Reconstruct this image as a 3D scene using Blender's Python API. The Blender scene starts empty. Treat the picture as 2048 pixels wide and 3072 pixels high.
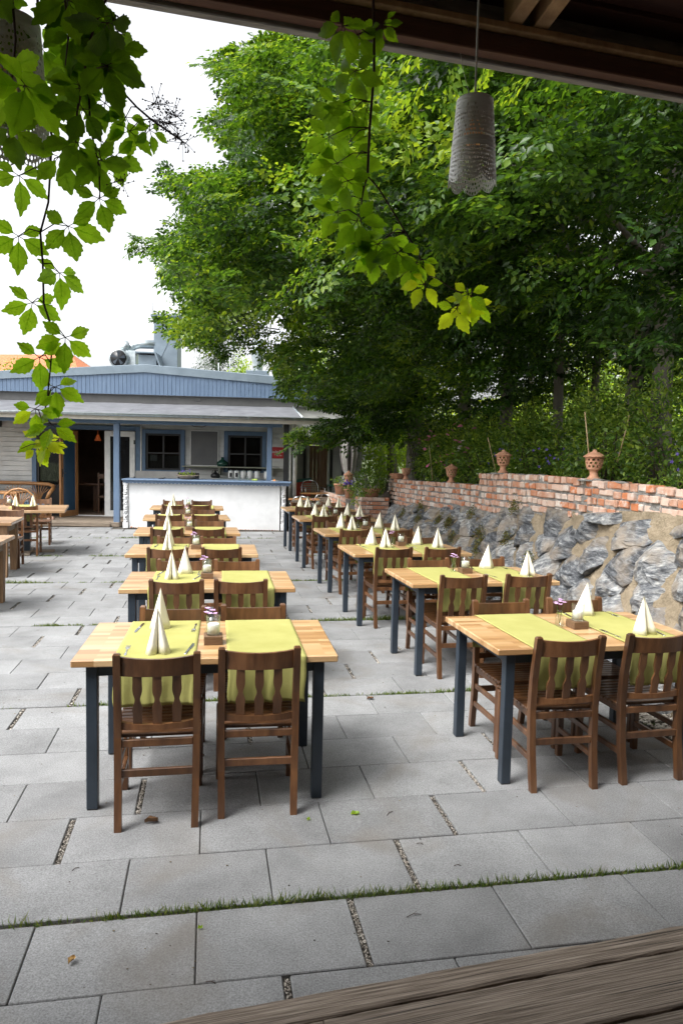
import bpy, math, random
import numpy as np
from mathutils import Vector, Matrix, noise
R = math.radians
rnd = random.Random(7)
NR = np.random.RandomState(5)
scene = bpy.context.scene
COL = scene.collection

# ------------------------------------------------------------ camera
H = 1.741; FPX = 2183.4; PI_ = R(4.444); RO = R(1.308)
cam_d = bpy.data.cameras.new('camera'); cam = bpy.data.objects.new('camera', cam_d); COL.objects.link(cam)
cam_d.sensor_fit = 'VERTICAL'; cam_d.sensor_height = 36; cam_d.lens = FPX/3072*36
cam_d.clip_start = 0.05; cam_d.clip_end = 600
cam.matrix_world = Matrix.Translation((0, 0, H)) @ Matrix.Rotation(math.pi/2-PI_, 4, 'X') @ Matrix.Rotation(RO, 4, 'Z')
scene.camera = cam

def ray(x, y):
    a, b = x-1024, y-1536
    c, s = math.cos(RO), math.sin(RO)
    X = (a*c+b*s)/FPX; u = -(-a*s+b*c)/FPX
    return Vector((X, math.cos(PI_)+u*math.sin(PI_), -math.sin(PI_)+u*math.cos(PI_)))
def at_y(x, y, Y):
    r = ray(x, y); return Vector((0, 0, H))+r*(Y/r.y)
def at_z(x, y, z):
    r = ray(x, y); return Vector((0, 0, H))+r*((z-H)/r.z)
def project(P):                       # numpy (N,3) -> photo pixels
    x, y, z = P[..., 0], P[..., 1], P[..., 2]-H
    c, s = math.cos(PI_), math.sin(PI_)
    d = y*c-z*s; u = y*s+z*c; d = np.where(d < .05, .05, d)
    X = x/d*FPX; Y = -u/d*FPX
    cr, sr = math.cos(RO), math.sin(RO)
    return 1024+X*cr-Y*sr, 1536+X*sr+Y*cr
TH = R(10.4); CT, ST = math.cos(TH), math.sin(TH)
def LF(u, n, z=0): return Vector((u*CT-n*ST, u*ST+n*CT, z))
BA = R(3.5); BO = Vector((-4.84, 16.32, 0)); CB, SB = math.cos(BA), math.sin(BA)
def BF(U, v, z=0): return Vector((BO.x+U*CB-v*SB, BO.y+U*SB+v*CB, z))

# ------------------------------------------------------------ materials
def newmat(name):
    m = bpy.data.materials.new(name); m.use_nodes = True
    nt = m.node_tree; return m, nt, nt.nodes['Principled BSDF'], nt.nodes, nt.links
def ramp(nd, stops, interp='LINEAR'):
    r = nd.new('ShaderNodeValToRGB'); cr = r.color_ramp; cr.interpolation = interp
    while len(cr.elements) < len(stops): cr.elements.new(.5)
    for e, (p, c) in zip(cr.elements, stops):
        e.position = p; e.color = (*c, 1) if len(c) == 3 else c
    return r
def coords(nd, lk, scale=(1, 1, 1), rand=True, kind='Object'):
    tc = nd.new('ShaderNodeTexCoord'); mp = nd.new('ShaderNodeMapping'); mp.inputs['Scale'].default_value = scale
    src = tc.outputs[kind]
    if rand:
        oi = nd.new('ShaderNodeObjectInfo'); ml = nd.new('ShaderNodeMath'); ml.operation = 'MULTIPLY'; ml.inputs[1].default_value = 37
        lk.new(oi.outputs['Random'], ml.inputs[0])
        va = nd.new('ShaderNodeVectorMath'); va.operation = 'ADD'
        lk.new(src, va.inputs[0]); lk.new(ml.outputs[0], va.inputs[1]); src = va.outputs[0]
    lk.new(src, mp.inputs[0]); return mp.outputs[0]
def P(name, stops, scale=8, rough=.6, bump=0, bscale=None, stretch=(1, 1, 1), metal=0, spec=.5, detail=6, rand=True, kind='Object', noise_rough=.6, bdist=.01, rvar=0, coat=0, vary=0):
    m, nt, b, nd, lk = newmat(name)
    v = coords(nd, lk, stretch, rand, kind)
    n = nd.new('ShaderNodeTexNoise'); n.inputs['Scale'].default_value = scale; n.inputs['Detail'].default_value = detail; n.inputs['Roughness'].default_value = noise_rough
    lk.new(v, n.inputs['Vector'])
    if len(stops) and not isinstance(stops[0][0], (int, float)):
        k = len(stops); stops = [(.3+.4*i/(k-1), c) for i, c in enumerate(stops)]
    r = ramp(nd, stops); lk.new(n.outputs['Fac'], r.inputs[0]); lk.new(r.outputs[0], b.inputs['Base Color'])
    if vary:
        oi = nd.new('ShaderNodeObjectInfo'); mv = nd.new('ShaderNodeMapRange'); mv.inputs[3].default_value = 1-vary; mv.inputs[4].default_value = 1+vary; lk.new(oi.outputs['Random'], mv.inputs[0])
        sv = nd.new('ShaderNodeVectorMath'); sv.operation = 'SCALE'; lk.new(r.outputs[0], sv.inputs[0]); lk.new(mv.outputs[0], sv.inputs['Scale']); lk.new(sv.outputs[0], b.inputs['Base Color'])
    b.inputs['Roughness'].default_value = rough; b.inputs['Metallic'].default_value = metal
    b.inputs['Specular IOR Level'].default_value = spec; b.inputs['Coat Weight'].default_value = coat
    if rvar:
        mr = nd.new('ShaderNodeMapRange'); mr.inputs[3].default_value = rough-rvar; mr.inputs[4].default_value = rough+rvar
        lk.new(n.outputs['Fac'], mr.inputs[0]); lk.new(mr.outputs[0], b.inputs['Roughness'])
    if bump:
        n2 = nd.new('ShaderNodeTexNoise'); n2.inputs['Scale'].default_value = bscale or scale*4; n2.inputs['Detail'].default_value = 5
        lk.new(v, n2.inputs['Vector'])
        bp = nd.new('ShaderNodeBump'); bp.inputs['Strength'].default_value = bump; bp.inputs['Distance'].default_value = bdist
        lk.new(n2.outputs['Fac'], bp.inputs['Height']); lk.new(bp.outputs[0], b.inputs['Normal'])
    m['_r'] = 1
    return m
def plain(name, c, rough=.5, metal=0, spec=.5):
    return P(name, [(.35, tuple(x*.9 for x in c)), (.65, tuple(min(1, x*1.08) for x in c))], 6, rough, metal=metal, spec=spec)
def tintmat(name, stops, rough=.8, nscale=20, namt=.3, bump=.3, bscale=60, spec=.3, bdist=.01, overlay=None, interp='LINEAR'):
    """colour from the per-face 'tint' attribute, broken up by noise"""
    m, nt, b, nd, lk = newmat(name)
    at = nd.new('ShaderNodeAttribute'); at.attribute_name = 'tint'
    v = coords(nd, lk, (1, 1, 1), False)
    n = nd.new('ShaderNodeTexNoise'); n.inputs['Scale'].default_value = nscale; n.inputs['Detail'].default_value = 7; lk.new(v, n.inputs['Vector'])
    mr = nd.new('ShaderNodeMapRange'); mr.inputs[1].default_value = .25; mr.inputs[2].default_value = .75; mr.inputs[3].default_value = -namt; mr.inputs[4].default_value = namt
    lk.new(n.outputs['Fac'], mr.inputs[0])
    ad = nd.new('ShaderNodeMath'); ad.operation = 'ADD'; ad.use_clamp = True; lk.new(at.outputs['Fac'], ad.inputs[0]); lk.new(mr.outputs[0], ad.inputs[1])
    r = ramp(nd, stops, interp); lk.new(ad.outputs[0], r.inputs[0]); out = r.outputs[0]
    if overlay:
        col, sc, lo, hi = overlay
        n3 = nd.new('ShaderNodeTexNoise'); n3.inputs['Scale'].default_value = sc; n3.inputs['Detail'].default_value = 8; n3.inputs['Roughness'].default_value = .7; lk.new(v, n3.inputs['Vector'])
        r3 = ramp(nd, [(lo, (0, 0, 0)), (hi, (1, 1, 1))]); lk.new(n3.outputs['Fac'], r3.inputs[0])
        mx = nd.new('ShaderNodeMix'); mx.data_type = 'RGBA'; lk.new(r3.outputs[0], mx.inputs[0]); lk.new(out, mx.inputs[6]); mx.inputs[7].default_value = (*col, 1); out = mx.outputs[2]
    lk.new(out, b.inputs['Base Color']); b.inputs['Roughness'].default_value = rough; b.inputs['Specular IOR Level'].default_value = spec
    if bump:
        n2 = nd.new('ShaderNodeTexNoise'); n2.inputs['Scale'].default_value = bscale; n2.inputs['Detail'].default_value = 6; lk.new(v, n2.inputs['Vector'])
        bp = nd.new('ShaderNodeBump'); bp.inputs['Strength'].default_value = bump; bp.inputs['Distance'].default_value = bdist
        lk.new(n2.outputs['Fac'], bp.inputs['Height']); lk.new(bp.outputs[0], b.inputs['Normal'])
    return m
def leafmat(name, stops, trans=.4, tcol=1.6, rough=.4, spec=.5, yellow=(1.15, 1.0, .35), veins=False):
    m, nt, b, nd, lk = newmat(name)
    at = nd.new('ShaderNodeAttribute'); at.attribute_name = 'tint'
    r = ramp(nd, stops); lk.new(at.outputs['Fac'], r.inputs[0])
    col = r.outputs[0]
    if veins:
        v = coords(nd, lk, (1, 1, 1), False)
        n = nd.new('ShaderNodeTexNoise'); n.inputs['Scale'].default_value = 28; n.inputs['Detail'].default_value = 4; lk.new(v, n.inputs['Vector'])
        mr = nd.new('ShaderNodeMapRange'); mr.inputs[1].default_value = .3; mr.inputs[2].default_value = .7; mr.inputs[3].default_value = .72; mr.inputs[4].default_value = 1.2; lk.new(n.outputs['Fac'], mr.inputs[0])
        mm = nd.new('ShaderNodeVectorMath'); mm.operation = 'SCALE'; lk.new(col, mm.inputs[0]); lk.new(mr.outputs[0], mm.inputs['Scale']); col = mm.outputs[0]
    lk.new(col, b.inputs['Base Color']); b.inputs['Roughness'].default_value = rough; b.inputs['Specular IOR Level'].default_value = spec
    t = nd.new('ShaderNodeBsdfTranslucent')
    vm = nd.new('ShaderNodeVectorMath'); vm.operation = 'MULTIPLY'; lk.new(col, vm.inputs[0]); vm.inputs[1].default_value = tuple(tcol*x for x in yellow); lk.new(vm.outputs[0], t.inputs['Color'])
    mx = nd.new('ShaderNodeMixShader'); mx.inputs[0].default_value = trans
    lk.new(b.outputs[0], mx.inputs[1]); lk.new(t.outputs[0], mx.inputs[2]); lk.new(mx.outputs[0], nd['Material Output'].inputs['Surface'])
    return m
def glassmat(name, tint=(1, 1, 1), alpha=.25, rough=.03):
    m, nt, b, nd, lk = newmat(name)
    tr = nd.new('ShaderNodeBsdfTransparent'); tr.inputs[0].default_value = (*tint, 1)
    gl = nd.new('ShaderNodeBsdfGlossy'); gl.inputs['Roughness'].default_value = rough
    fr = nd.new('ShaderNodeLayerWeight'); fr.inputs['Blend'].default_value = .5
    pw = nd.new('ShaderNodeMath'); pw.operation = 'POWER'; pw.inputs[1].default_value = 4; lk.new(fr.outputs['Facing'], pw.inputs[0])
    ad = nd.new('ShaderNodeMath'); ad.operation = 'MULTIPLY_ADD'; ad.inputs[1].default_value = .55; ad.inputs[2].default_value = alpha; ad.use_clamp = True; lk.new(pw.outputs[0], ad.inputs[0])
    mx = nd.new('ShaderNodeMixShader'); lk.new(ad.outputs[0], mx.inputs[0]); lk.new(tr.outputs[0], mx.inputs[1]); lk.new(gl.outputs[0], mx.inputs[2])
    lk.new(mx.outputs[0], nd['Material Output'].inputs['Surface'])
    return m
def emitmat(name, c, s):
    m, nt, b, nd, lk = newmat(name); b.inputs['Base Color'].default_value = (*c, 1)
    b.inputs['Emission Color'].default_value = (*c, 1); b.inputs['Emission Strength'].default_value = s
    return m

M = {}
M['chair'] = P('varnished_wood', [(.25, (.052, .021, .009)), (.5, (.115, .050, .020)), (.8, (.195, .092, .039))], 7, .36, .25, 60, (3, 3, .5), bdist=.002, coat=.15, vary=.28)
M['chair_light'] = P('varnished_wood_light', [(.25, (.16, .055, .02)), (.5, (.26, .10, .035)), (.8, (.36, .15, .055))], 7, .4, .25, 60, (3, 3, .5), bdist=.002)
M['leg'] = P('blue_grey_metal', [(.3, (.022, .032, .045)), (.7, (.032, .045, .062))], 9, .38, .1, 200, spec=.5)
M['cloth'] = P('lime_cloth', [(.3, (.32, .31, .095)), (.7, (.385, .37, .13))], 5, .9, .4, 90, (1, 1, 1), bdist=.003, spec=.15, vary=.06)
M['napkin'] = P('cream_paper', [(.3, (.78, .74, .60)), (.7, (.84, .80, .67))], 10, .8, .1, 300, bdist=.001, spec=.2)
M['steel'] = P('polished_steel', [(.3, (.45, .45, .46)), (.7, (.6, .6, .6))], 10, .22, metal=1)
M['block'] = P('walnut_block', [(.3, (.10, .055, .028)), (.7, (.20, .115, .06))], 12, .6, .2, 60, (1, 8, 8), bdist=.002)
M['wax'] = plain('white_wax', (.82, .81, .77), .5)
M['glass'] = glassmat('clear_glass', (.97, .99, .98), .04)
M['lilac'] = P('lilac_petals', [(.3, (.52, .30, .58)), (.7, (.75, .55, .78))], 40, .7)
M['white_metal'] = P('white_lace_metal', [(.3, (.82, .81, .80)), (.7, (.88, .87, .86))], 6, .45, .05, 50)
M['siding'] = P('white_siding', [(.3, (.40, .40, .385)), (.55, (.62, .62, .60)), (.8, (.72, .72, .70))], 1.3, .75, .15, 40, (1, 1, 1), bdist=.003)
M['blue'] = P('pale_blue_paint', [(.3, (.09, .14, .225)), (.6, (.12, .18, .275)), (.8, (.155, .215, .31))], 5, .55, .15, 40, (3, 3, .6), bdist=.002)
M['blue_dark'] = P('slate_blue_paint', [(.3, (.075, .13, .21)), (.7, (.11, .18, .28))], 5, .55, .15, 40, bdist=.002)
M['zinc'] = P('zinc_sheet', [(.3, (.15, .195, .235)), (.7, (.22, .275, .325))], 2.5, .5, .1, 12, metal=.2)
M['galv'] = P('galvanised', [(.3, (.40, .46, .48)), (.7, (.60, .66, .68))], 14, .38, .1, 20, metal=.8)
M['bitumen'] = P('grey_roofing_felt', [(.3, (.10, .104, .116)), (.55, (.145, .15, .165)), (.8, (.195, .20, .215))], 3, .75, .25, 80)
M['whitewash'] = P('whitewashed_masonry', [(.25, (.62, .63, .64)), (.6, (.76, .77, .78)), (.8, (.82, .82, .82))], 2.2, .85, .5, 9, bdist=.012)
M['black'] = plain('black_frame', (.012, .012, .013), .4)
M['darkglass'] = P('dark_window_glass', [(.3, (.008, .009, .011)), (.7, (.018, .02, .022))], 2, .06, spec=.6)
M['greyboard'] = P('grey_chalkboard', [(.3, (.10, .10, .105)), (.7, (.135, .135, .135))], 2.5, .55)
M['pine'] = P('orange_pine', [(.3, (.25, .11, .035)), (.7, (.40, .20, .075))], 5, .45, .2, 40, (1, 1, .3), bdist=.002)
M['oldwood'] = P('weathered_wood', [(.25, (.10, .075, .055)), (.5, (.22, .175, .13)), (.8, (.34, .28, .22))], 6, .8, .6, 40, (.6, 8, 8), bdist=.004)
M['darkroom'] = P('dim_interior', [(.3, (.25, .17, .12)), (.7, (.42, .30, .22))], 2, .8)
M['whitepaint'] = plain('white_paint', (.74, .74, .72), .5)
M['terracotta'] = P('terracotta', [(.25, (.42, .20, .12)), (.55, (.56, .29, .18)), (.8, (.64, .40, .28))], 9, .8, .2, 60, bdist=.002)
M['bark'] = P('grey_bark', [(.3, (.09, .078, .068)), (.55, (.19, .168, .148)), (.8, (.30, .275, .25))], 5, .9, .8, 18, (1, 1, .35), bdist=.03, kind='Object', rand=False)
M['twig'] = plain('dark_twig', (.05, .03, .022), .7)
M['vine_stem'] = plain('vine_stem', (.06, .02, .018), .6)
M['roofwood'] = P('dark_red_brown_boards', [(.3, (.050, .016, .010)), (.7, (.105, .038, .022))], 4, .7, .3, 40, (.5, 6, 6), bdist=.003)
M['beamwood'] = P('brown_stained_beam', [(.3, (.085, .032, .020)), (.7, (.15, .065, .04))], 4, .75, .4, 40, (.5, 8, 8), bdist=.004)
M['rafter'] = P('raw_rafter_timber', [(.3, (.38, .21, .10)), (.7, (.58, .36, .19))], 5, .7, .3, 50, (6, 6, .6), bdist=.003)
M['greylath'] = P('grey_weathered_lath', [(.3, (.26, .23, .22)), (.7, (.42, .39, .37))], 20, .85, .6, 60, (.5, 2, 2), bdist=.004)
M['plasticgreen'] = plain('green_glass', (.02, .07, .05), .15)
M['red'] = plain('red_enamel', (.45, .02, .025), .35)
M['soil'] = P('dark_soil', [(.3, (.035, .026, .018)), (.7, (.09, .07, .05))], 14, .95, .8, 60, rand=False, bdist=.02)
M['rooftile'] = P('orange_roof_tiles', [(.3, (.42, .13, .055)), (.7, (.62, .24, .11))], 10, .8, .4, 30)
M['candleamber'] = emitmat('amber_bulb', (.8, .42, .16), .02)
M['tablewood'] = None

def table_mat(name, c1, c2, c3, bw=.42, rh=.042):
    m, nt, b, nd, lk = newmat(name)
    v = coords(nd, lk, (1, 1, 1), True)
    br = nd.new('ShaderNodeTexBrick'); br.inputs['Scale'].default_value = 1; br.inputs['Mortar Size'].default_value = 0.0004; br.inputs['Brick Width'].default_value = bw; br.inputs['Row Height'].default_value = rh
    br.offset = .37; br.inputs['Color1'].default_value = (0, 0, 0, 1); br.inputs['Color2'].default_value = (1, 1, 1, 1); br.inputs['Mortar'].default_value = (.2, .2, .2, 1); br.inputs['Bias'].default_value = 0
    lk.new(v, br.inputs['Vector'])
    mp = nd.new('ShaderNodeMapping'); mp.inputs['Scale'].default_value = (2.5, 40, 40); lk.new(v, mp.inputs[0])
    n = nd.new('ShaderNodeTexNoise'); n.inputs['Scale'].default_value = 2; n.inputs['Detail'].default_value = 6; lk.new(mp.outputs[0], n.inputs['Vector'])
    ad = nd.new('ShaderNodeMix'); ad.data_type = 'RGBA'; ad.inputs[0].default_value = .28; lk.new(br.outputs['Color'], ad.inputs[6]); lk.new(n.outputs['Fac'], ad.inputs[7])
    r = ramp(nd, [(.1, c1), (.5, c2), (.9, c3)]); lk.new(ad.outputs[2], r.inputs[0]); lk.new(r.outputs[0], b.inputs['Base Color'])
    b.inputs['Roughness'].default_value = .34; b.inputs['Coat Weight'].default_value = .45; b.inputs['Coat Roughness'].default_value = .2
    return m
M['tablewood'] = table_mat('beech_staves', (.36, .19, .075), (.50, .30, .135), (.64, .44, .24))
M['rustictop'] = table_mat('rustic_planks', (.30, .17, .08), (.45, .28, .15), (.60, .42, .26), 1.6, .13)

def concrete():
    m, nt, b, nd, lk = newmat('grey_concrete_slab')
    at = nd.new('ShaderNodeAttribute'); at.attribute_name = 'tint'
    v = coords(nd, lk, (1, 1, 1), False)
    n1 = nd.new('ShaderNodeTexNoise'); n1.inputs['Scale'].default_value = 150; n1.inputs['Detail'].default_value = 5; n1.inputs['Roughness'].default_value = .75; lk.new(v, n1.inputs['Vector'])
    n2 = nd.new('ShaderNodeTexNoise'); n2.inputs['Scale'].default_value = 2.6; n2.inputs['Detail'].default_value = 8; n2.inputs['Roughness'].default_value = .65; lk.new(v, n2.inputs['Vector'])
    n3 = nd.new('ShaderNodeTexNoise'); n3.inputs['Scale'].default_value = 1.3; n3.inputs['Detail'].default_value = 5; n3.inputs['Distortion'].default_value = 1.5; lk.new(v, n3.inputs['Vector'])
    r1 = ramp(nd, [(.33, (.42, .42, .42)), (.5, (1, 1, 1)), (.68, (1.6, 1.6, 1.6))]); lk.new(n1.outputs['Fac'], r1.inputs[0])
    r2 = ramp(nd, [(.3, (.180, .182, .184)), (.5, (.232, .235, .237)), (.72, (.282, .286, .289))]); lk.new(n2.outputs['Fac'], r2.inputs[0])
    mu = nd.new('ShaderNodeMix'); mu.data_type = 'RGBA'; mu.blend_type = 'MULTIPLY'; mu.inputs[0].default_value = .75; lk.new(r2.outputs[0], mu.inputs[6]); lk.new(r1.outputs[0], mu.inputs[7])
    mr = nd.new('ShaderNodeMapRange'); mr.inputs[3].default_value = .87; mr.inputs[4].default_value = 1.11; lk.new(at.outputs['Fac'], mr.inputs[0])
    sc = nd.new('ShaderNodeVectorMath'); sc.operation = 'SCALE'; lk.new(mu.outputs[2], sc.inputs[0]); lk.new(mr.outputs[0], sc.inputs['Scale'])
    r3 = ramp(nd, [(.54, (0, 0, 0)), (.72, (.55, .55, .55))]); lk.new(n3.outputs['Fac'], r3.inputs[0])
    mx = nd.new('ShaderNodeMix'); mx.data_type = 'RGBA'; lk.new(r3.outputs[0], mx.inputs[0]); lk.new(sc.outputs[0], mx.inputs[6]); mx.inputs[7].default_value = (.165, .145, .122, 1)
    lk.new(mx.outputs[2], b.inputs['Base Color']); b.inputs['Roughness'].default_value = .82; b.inputs['Specular IOR Level'].default_value = .35
    bp = nd.new('ShaderNodeBump'); bp.inputs['Strength'].default_value = .35; bp.inputs['Distance'].default_value = .002; lk.new(n1.outputs['Fac'], bp.inputs['Height']); lk.new(bp.outputs[0], b.inputs['Normal'])
    return m
M['concrete'] = concrete()
def gneiss():
    m, nt, b, nd, lk = newmat('banded_grey_rock')
    at = nd.new('ShaderNodeAttribute'); at.attribute_name = 'tint'
    v = coords(nd, lk, (1, 1, 1), False)
    # each stone's banding is turned by its tint
    rt = nd.new('ShaderNodeVectorRotate'); rt.rotation_type = 'X_AXIS'; 
    ma = nd.new('ShaderNodeMath'); ma.operation = 'MULTIPLY_ADD'; ma.inputs[1].default_value = 1.3; ma.inputs[2].default_value = -.65
    lk.new(at.outputs['Fac'], ma.inputs[0]); lk.new(ma.outputs[0], rt.inputs['Angle']); lk.new(v, rt.inputs['Vector'])
    mp = nd.new('ShaderNodeMapping'); mp.inputs['Scale'].default_value = (2, 3, 8.5); lk.new(rt.outputs[0], mp.inputs[0])
    na = nd.new('ShaderNodeTexNoise'); na.inputs['Scale'].default_value = 4.0; na.inputs['Detail'].default_value = 12; na.inputs['Roughness'].default_value = .72; na.inputs['Distortion'].default_value = .35; lk.new(mp.outputs[0], na.inputs['Vector'])
    nb = nd.new('ShaderNodeTexNoise'); nb.inputs['Scale'].default_value = 16; nb.inputs['Detail'].default_value = 10; nb.inputs['Roughness'].default_value = .75; lk.new(v, nb.inputs['Vector'])
    n = nd.new('ShaderNodeMath'); n.operation = 'MULTIPLY_ADD'; n.inputs[1].default_value = .75; lk.new(na.outputs['Fac'], n.inputs[0])
    n0 = nd.new('ShaderNodeMath'); n0.operation = 'MULTIPLY_ADD'; n0.inputs[1].default_value = .25; n0.inputs[2].default_value = 0; lk.new(nb.outputs['Fac'], n0.inputs[0])
    sh = nd.new('ShaderNodeMath'); sh.operation = 'MULTIPLY_ADD'; sh.inputs[1].default_value = .13; lk.new(at.outputs['Fac'], sh.inputs[0]); lk.new(n0.outputs[0], sh.inputs[2])
    s2 = nd.new('ShaderNodeMath'); s2.operation = 'SUBTRACT'; s2.inputs[1].default_value = .065; lk.new(sh.outputs[0], s2.inputs[0]); lk.new(s2.outputs[0], n.inputs[2])
    r = ramp(nd, [(.37, (.018, .02, .024)), (.45, (.07, .075, .084)), (.51, (.15, .157, .166)), (.57, (.27, .275, .275)), (.66, (.52, .515, .49))]); lk.new(n.outputs[0], r.inputs[0])
    n2 = nd.new('ShaderNodeTexNoise'); n2.inputs['Scale'].default_value = 4.5; n2.inputs['Detail'].default_value = 4; lk.new(v, n2.inputs['Vector'])
    r2 = ramp(nd, [(.47, (0, 0, 0)), (.64, (.8, .8, .8))]); lk.new(n2.outputs['Fac'], r2.inputs[0])
    mx = nd.new('ShaderNodeMix'); mx.data_type = 'RGBA'; lk.new(r2.outputs[0], mx.inputs[0]); lk.new(r.outputs[0], mx.inputs[6]); mx.inputs[7].default_value = (.26, .215, .165, 1)
    lk.new(mx.outputs[2], b.inputs['Base Color']); b.inputs['Roughness'].default_value = .62
    bp = nd.new('ShaderNodeBump'); bp.inputs['Strength'].default_value = .9; bp.inputs['Distance'].default_value = .02; lk.new(n.outputs[0], bp.inputs['Height']); lk.new(bp.outputs[0], b.inputs['Normal'])
    return m
M['rock'] = gneiss()
M['sandmortar'] = P('sandy_mortar', [(.3, (.16, .125, .08)), (.55, (.25, .20, .135)), (.8, (.32, .265, .19))], 6, .95, 1.0, 40, rand=False, bdist=.02)
M['greymortar'] = P('grey_mortar', [(.3, (.16, .15, .14)), (.7, (.34, .33, .31))], 18, .95, 1.0, 50, rand=False, bdist=.02)
M['brick'] = tintmat('old_mixed_brick', [(0, (.50, .18, .08)), (.3, (.44, .23, .15)), (.55, (.54, .36, .28)), (.85, (.58, .45, .38)), (1, (.64, .58, .53))], .85, 14, .22, .6, 70, bdist=.006, overlay=((.60, .55, .50), 9, .53, .68))
M['pebble'] = tintmat('mixed_pebbles', [(0, (.16, .14, .12)), (.5, (.38, .34, .29)), (1, (.66, .62, .56))], .7, 40, .1, 0)
M['deck'] = None
def deckmat():
    m, nt, b, nd, lk = newmat('weathered_deck_timber')
    at = nd.new('ShaderNodeAttribute'); at.attribute_name = 'tint'
    v = coords(nd, lk, (1, 1, 1), False)
    cb = nd.new('ShaderNodeCombineXYZ'); lk.new(at.outputs['Fac'], cb.inputs[0]); lk.new(at.outputs['Fac'], cb.inputs[1])
    va = nd.new('ShaderNodeVectorMath'); va.operation = 'MULTIPLY_ADD'; va.inputs[1].default_value = (9, 9, 9); lk.new(cb.outputs[0], va.inputs[0]); lk.new(v, va.inputs[2])
    mp = nd.new('ShaderNodeMapping'); mp.inputs['Scale'].default_value = (.8, 52, 8); lk.new(va.outputs[0], mp.inputs[0])
    n = nd.new('ShaderNodeTexNoise'); n.inputs['Scale'].default_value = 4; n.inputs['Detail'].default_value = 10; n.inputs['Distortion'].default_value = .12; n.inputs['Roughness'].default_value = .7; lk.new(mp.outputs[0], n.inputs['Vector'])
    r = ramp(nd, [(.34, (.045, .033, .024)), (.46, (.16, .125, .095)), (.56, (.27, .22, .175)), (.7, (.41, .355, .30))]); lk.new(n.outputs['Fac'], r.inputs[0])
    mr = nd.new('ShaderNodeMapRange'); mr.inputs[3].default_value = .8; mr.inputs[4].default_value = 1.2; lk.new(at.outputs['Fac'], mr.inputs[0])
    sc = nd.new('ShaderNodeVectorMath'); sc.operation = 'SCALE'; lk.new(r.outputs[0], sc.inputs[0]); lk.new(mr.outputs[0], sc.inputs['Scale'])
    mp2 = nd.new('ShaderNodeMapping'); mp2.inputs['Scale'].default_value = (.45, 40, 10); lk.new(va.outputs[0], mp2.inputs[0])
    nc = nd.new('ShaderNodeTexNoise'); nc.inputs['Scale'].default_value = 2.2; nc.inputs['Detail'].default_value = 3; nc.inputs['Distortion'].default_value = .05; lk.new(mp2.outputs[0], nc.inputs['Vector'])
    rc = ramp(nd, [(.30, (.12, .12, .12)), (.38, (1, 1, 1))]); lk.new(nc.outputs['Fac'], rc.inputs[0])
    mc = nd.new('ShaderNodeMix'); mc.data_type = 'RGBA'; mc.blend_type = 'MULTIPLY'; mc.inputs[0].default_value = 1; lk.new(sc.outputs[0], mc.inputs[6]); lk.new(rc.outputs[0], mc.inputs[7])
    lk.new(mc.outputs[2], b.inputs['Base Color']); b.inputs['Roughness'].default_value = .8
    bp = nd.new('ShaderNodeBump'); bp.inputs['Strength'].default_value = .8; bp.inputs['Distance'].default_value = .006; lk.new(n.outputs['Fac'], bp.inputs['Height']); lk.new(bp.outputs[0], b.inputs['Normal'])
    return m
M['deck'] = deckmat()
GREEN = [(0, (.012, .032, .007)), (.4, (.032, .082, .011)), (.7, (.070, .148, .017)), (1, (.17, .255, .028))]
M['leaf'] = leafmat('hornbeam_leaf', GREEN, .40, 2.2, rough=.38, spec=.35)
M['leaf_shrub'] = leafmat('shrub_leaf', [(0, (.022, .06, .012)), (.5, (.10, .195, .03)), (1, (.32, .42, .08))], .45, 2.0)
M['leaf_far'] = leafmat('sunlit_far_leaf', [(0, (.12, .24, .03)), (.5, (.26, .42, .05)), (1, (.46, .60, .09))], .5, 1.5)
M['leaf_fir'] = leafmat('conifer_needles', [(0, (.025, .06, .025)), (1, (.08, .13, .05))], .15, 1.2)
M['leaf_vine'] = leafmat('creeper_leaf', [(0, (.045, .10, .010)), (.5, (.10, .205, .016)), (.85, (.17, .31, .022)), (1, (.34, .44, .035))], .66, 2.6, .38, veins=True)
M['leaf_olive'] = leafmat('olive_leaf', [(0, (.10, .12, .08)), (1, (.24, .26, .20))], .2, 1.2)
M['grass'] = leafmat('grass_blade', [(0, (.05, .10, .015)), (.6, (.11, .19, .03)), (1, (.24, .27, .08))], .35, 1.5)
M['moss'] = leafmat('moss', [(0, (.06, .07, .012)), (.6, (.14, .16, .025)), (1, (.26, .15, .05))], .2, 1.2)
M['pink'] = plain('pink_petals', (.70, .22, .38), .7); M['white_rose'] = plain('white_petals', (.82, .76, .76), .7); M['purple'] = plain('violet_petals', (.16, .09, .50), .7)

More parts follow.
